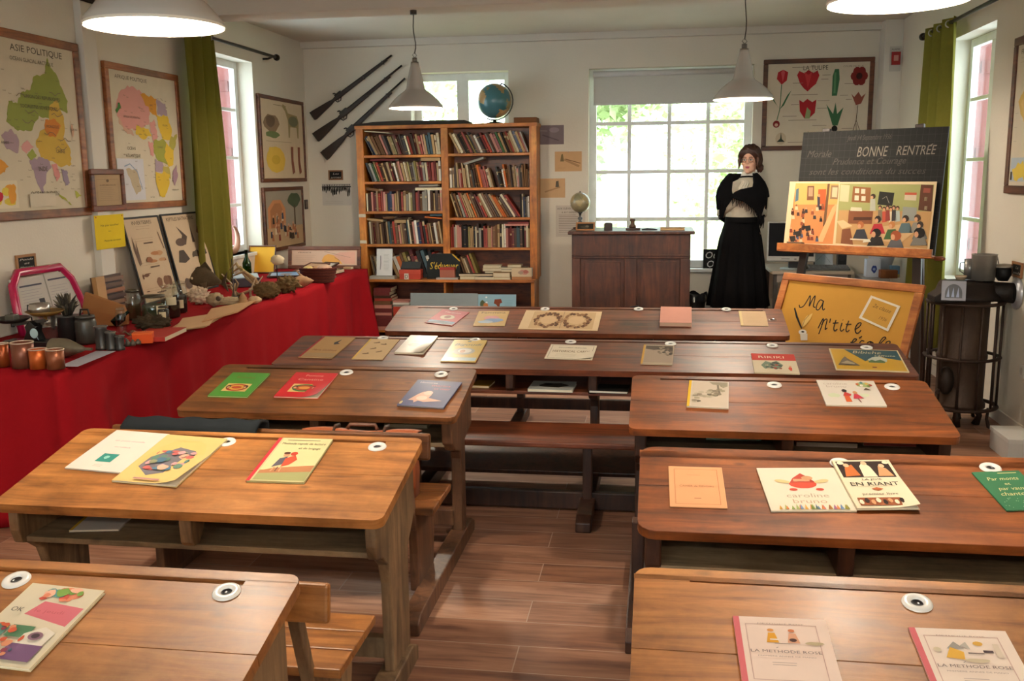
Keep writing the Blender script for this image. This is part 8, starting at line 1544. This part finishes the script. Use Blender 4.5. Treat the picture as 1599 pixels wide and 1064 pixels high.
for i in range(18):
    q = -1+2*i/17; hr.tube([hdp(q*.03, -.03, .125), hdp(q*.062, -.072, .092-.02*abs(q)), hdp(q*.082, -.05, .04), hdp(q*.088, -.02, -.02)], [.012, .016, .015, .01], 7, HC)
for sx in (-1, 1):
    for k in range(4): hr.tube([hdp(sx*(.07+.006*k), -.04+.02*k, .05), hdp(sx*(.084+.004*k), -.045+.02*k, .0), hdp(sx*(.078+.006*k), -.05+.02*k, -.04), hdp(sx*(.09+.005*k), -.04+.02*k, -.075+.01*k)], [.014, .015, .012, .004], 7, ['#4a2a1b', HC][k % 2])
hr.ell(hdp(.075, .05, -.07), (.035, .03, .04), '#45271a', 16, 10, fn=lambda d: 1+.08*math.sin(12*d.x+8*d.z)).build('hair', paint('hair', .5, var=.3, scale=50), man)
MB().ell(hdp(.05, .02, -.095), (.011, .011, .013), '#d8d8d8', 12, 8).build('earring', M_GLOSSY, man)
def ringz(x, rx, ry, z, n=64, fold=0, y=.01, ph=0): return [Vector((x+(rx+fold*math.sin(9*a+ph)+fold*.6*math.sin(17*a))*math.cos(a), y+(ry+fold*math.sin(9*a+ph)+fold*.6*math.sin(17*a))*math.sin(a), z)) for a in [2*PI*i/n for i in range(n)]]
MB().loft([ringz(0, .135, .11, .985), ringz(0, .15, .122, 1.03, fold=.004), ringz(0, .15, .125, 1.1, fold=.005), ringz(.005, .158, .138, 1.18, fold=.004), ringz(.012, .165, .122, 1.25), ringz(.018, .14, .092, 1.31), ringz(.03, .075, .068, 1.345), ringz(.035, .062, .062, 1.36)], '#d3c7b2').build('blouse', M_CLOTH, man)
slv = MB()
for sx in (-1, 1): slv.tube([(.015+sx*.135, .015, 1.28), (.01+sx*.168, .015, 1.18), (sx*.172, .01, 1.05), (sx*.12, -.1, 1.125), (sx*.03, -.125, 1.18)], [.05, .058, .052, .046, .036], 16, '#cfc3ae')
slv.build('sleeves', M_CLOTH, man)
MB().loft([ringz(.038, .06, .06, 1.35), ringz(.045, .057, .058, 1.405), ringz(.047, .058, .06, 1.412)], '#d9d2c6', cap=False).build('collar', M_CLOTH, man, solid=.003)
lab(MB().tube([(.04+.0625*math.cos(a), .01+.063*math.sin(a), 1.366-.006*math.sin(a)) for a in [2*PI*i/30 for i in range(30)]], .006, 8, '#17130f', closed=True, flat=1.2).build('choker', M_CLOTH, man), 'black ribbon')
jb = MB(); jb.grid(lambda u, v: (.0+.012*math.sin(v*9)+(u-.5)*.11*(.5+.6*v), -.125-.022*math.sin(u*PI)-.008*math.sin(u*22)-.02*v, 1.345-.13*v), 18, 8, '#d6ccba'); jb.build('jabot', M_CLOTH, man, solid=.004)
sk = MB(); sk.loft([ringz(0, .140, .115, 1.012), ringz(0, .145, .12, .98), ringz(-.002, .158, .135, .92, fold=.002), ringz(-.005, .18, .16, .82, fold=.006), ringz(-.01, .208, .185, .62, fold=.011), ringz(-.012, .232, .205, .42, fold=.015), ringz(-.012, .258, .224, .21, fold=.02)], '#0d0c0d', cap=False).build('skirt', M_CLOTH, man, solid=.004)
MB().lathe([(.147, .972), (.149, .99), (.146, 1.016), (.14, 1.018)], 40, '#121112', cap=False).build('waistband', M_CLOTH, man)
for sx in (-1, 1): MB().ell((sx*.085, -.045, .035), (.04, .115, .038), '#14110f', 18, 12, fn=lambda d: 1 if d.z > -.7 else .9).cyl((sx*.085, .02, 0), (sx*.085, .02, .03), .028, 12, '#14110f').tube([(sx*.085, .02, .05), (sx*.085, .02, .13)], [.042, .046], 14, '#14110f').build('shoe', M_GLOSSY, man)
def dep(x, z, ex=0): q = max(0, 1-((x-.0)/.235)**2); return -.02-(.145+ex+.055*math.exp(-((z-1.17)/.09)**2))*q**.55
def rows(rw, n=16, ex=0, back=False):
    vs = []
    for z, a, b_ in rw:
        for i in range(n+1):
            x = a+(b_-a)*i/n; vs.append((x, dep(x, z, ex)+.006*math.sin(24*x+17*z) if not back else .03+.125*max(0, 1-(x/.24)**2)**.5+.006*math.sin(30*x), z))
    return vs, [(j*(n+1)+i, j*(n+1)+i+1, (j+1)*(n+1)+i+1, (j+1)*(n+1)+i) for j in range(len(rw)-1) for i in range(n)]
sw_ = MB(); BKC = '#0e0d0f'
o_ = .02
for rw, ex in (([(1.40, .07, .1), (1.385, .072, .13), (1.32, .078, .165), (1.283, .07, .182), (1.262, -.03, .19), (1.235, -.085, .198), (1.2, -.11, .203), (1.187, -.1, .203), (1.154, .0, .197), (1.11, .055, .178), (1.09, .085, .172), (1.04, .118, .158), (.985, .135, .15)], .012), ([(1.396, -.1, -.085), (1.37, -.125, -.09), (1.32, -.17, -.098), (1.26, -.198, -.103), (1.235, -.206, -.1), (1.2, -.21, -.08), (1.18, -.212, -.1), (1.1, -.203, -.15), (1.01, -.198, -.172)], .0)):
    v, f_ = rows(rw, ex=ex); sw_.add(v, f_, BKC, True)
v, f_ = rows([(1.40, -.1, .1), (1.37, -.128, .132), (1.32, -.172, .168), (1.26, -.2, .19), (1.2, -.212, .205), (1.1, -.206, .185), (1.0, -.2, .17), (.92, -.1, .08)], back=True); sw_.add(v, f_, BKC, True)
for (zz, xa) in ((1.36, .13), (1.3, .172), (1.24, .196), (1.18, .207), (1.12, .19), (1.06, .165)): pass
for sx in (-1, 1):
    prof_ = [(1.40, .1), (1.37, .13), (1.32, .17), (1.26, .198), (1.2, .21), (1.1, .2), (1.02, .18)]
    sw_.grid(lambda u, v: (sx*((prof_[int(v*5.999)][1]*(1-(v*6-int(v*5.999)))+prof_[int(v*5.999)+1][1]*(v*6-int(v*5.999)))+.02*math.sin(u*PI)), -.03+.08*u, prof_[int(v*5.999)][0]*(1-(v*6-int(v*5.999)))+prof_[int(v*5.999)+1][0]*(v*6-int(v*5.999))), 6, 12, BKC)
shw = sw_.build('shawl', M_CLOTH, man, solid=.01); 
frg = MB(); rn = random.Random(2)
for i in range(17):
    q = i/16; x = -.1+.24*q; z = 1.19-.15*q**1.6; y = dep(x, z, .016); L_ = rn.uniform(.045, .075); frg.tube([(x, y, z), (x+.004, y+.004, z-L_*.5), (x-.006+.012*rn.random(), y+.012, z-L_)], [.005, .004, .002], 6, BKC)
for i in range(6): x = -.212+.012*i; y = dep(x, 1.17); frg.tube([(x, y, 1.18), (x-.002, y-.002, 1.15), (x+.002, y, 1.1-.01*(i % 3))], [.004, .003, .002], 6, BKC)
for i in range(7): x = .13+.008*i; y = dep(x, 1.02); frg.tube([(x, y, 1.03), (x+.003, y-.004, .98), (x+.004*math.sin(i), y, .92+.012*(i % 3))], [.006, .006, .003], 6, BKC)
frg.build('fringe', M_CLOTH, man)
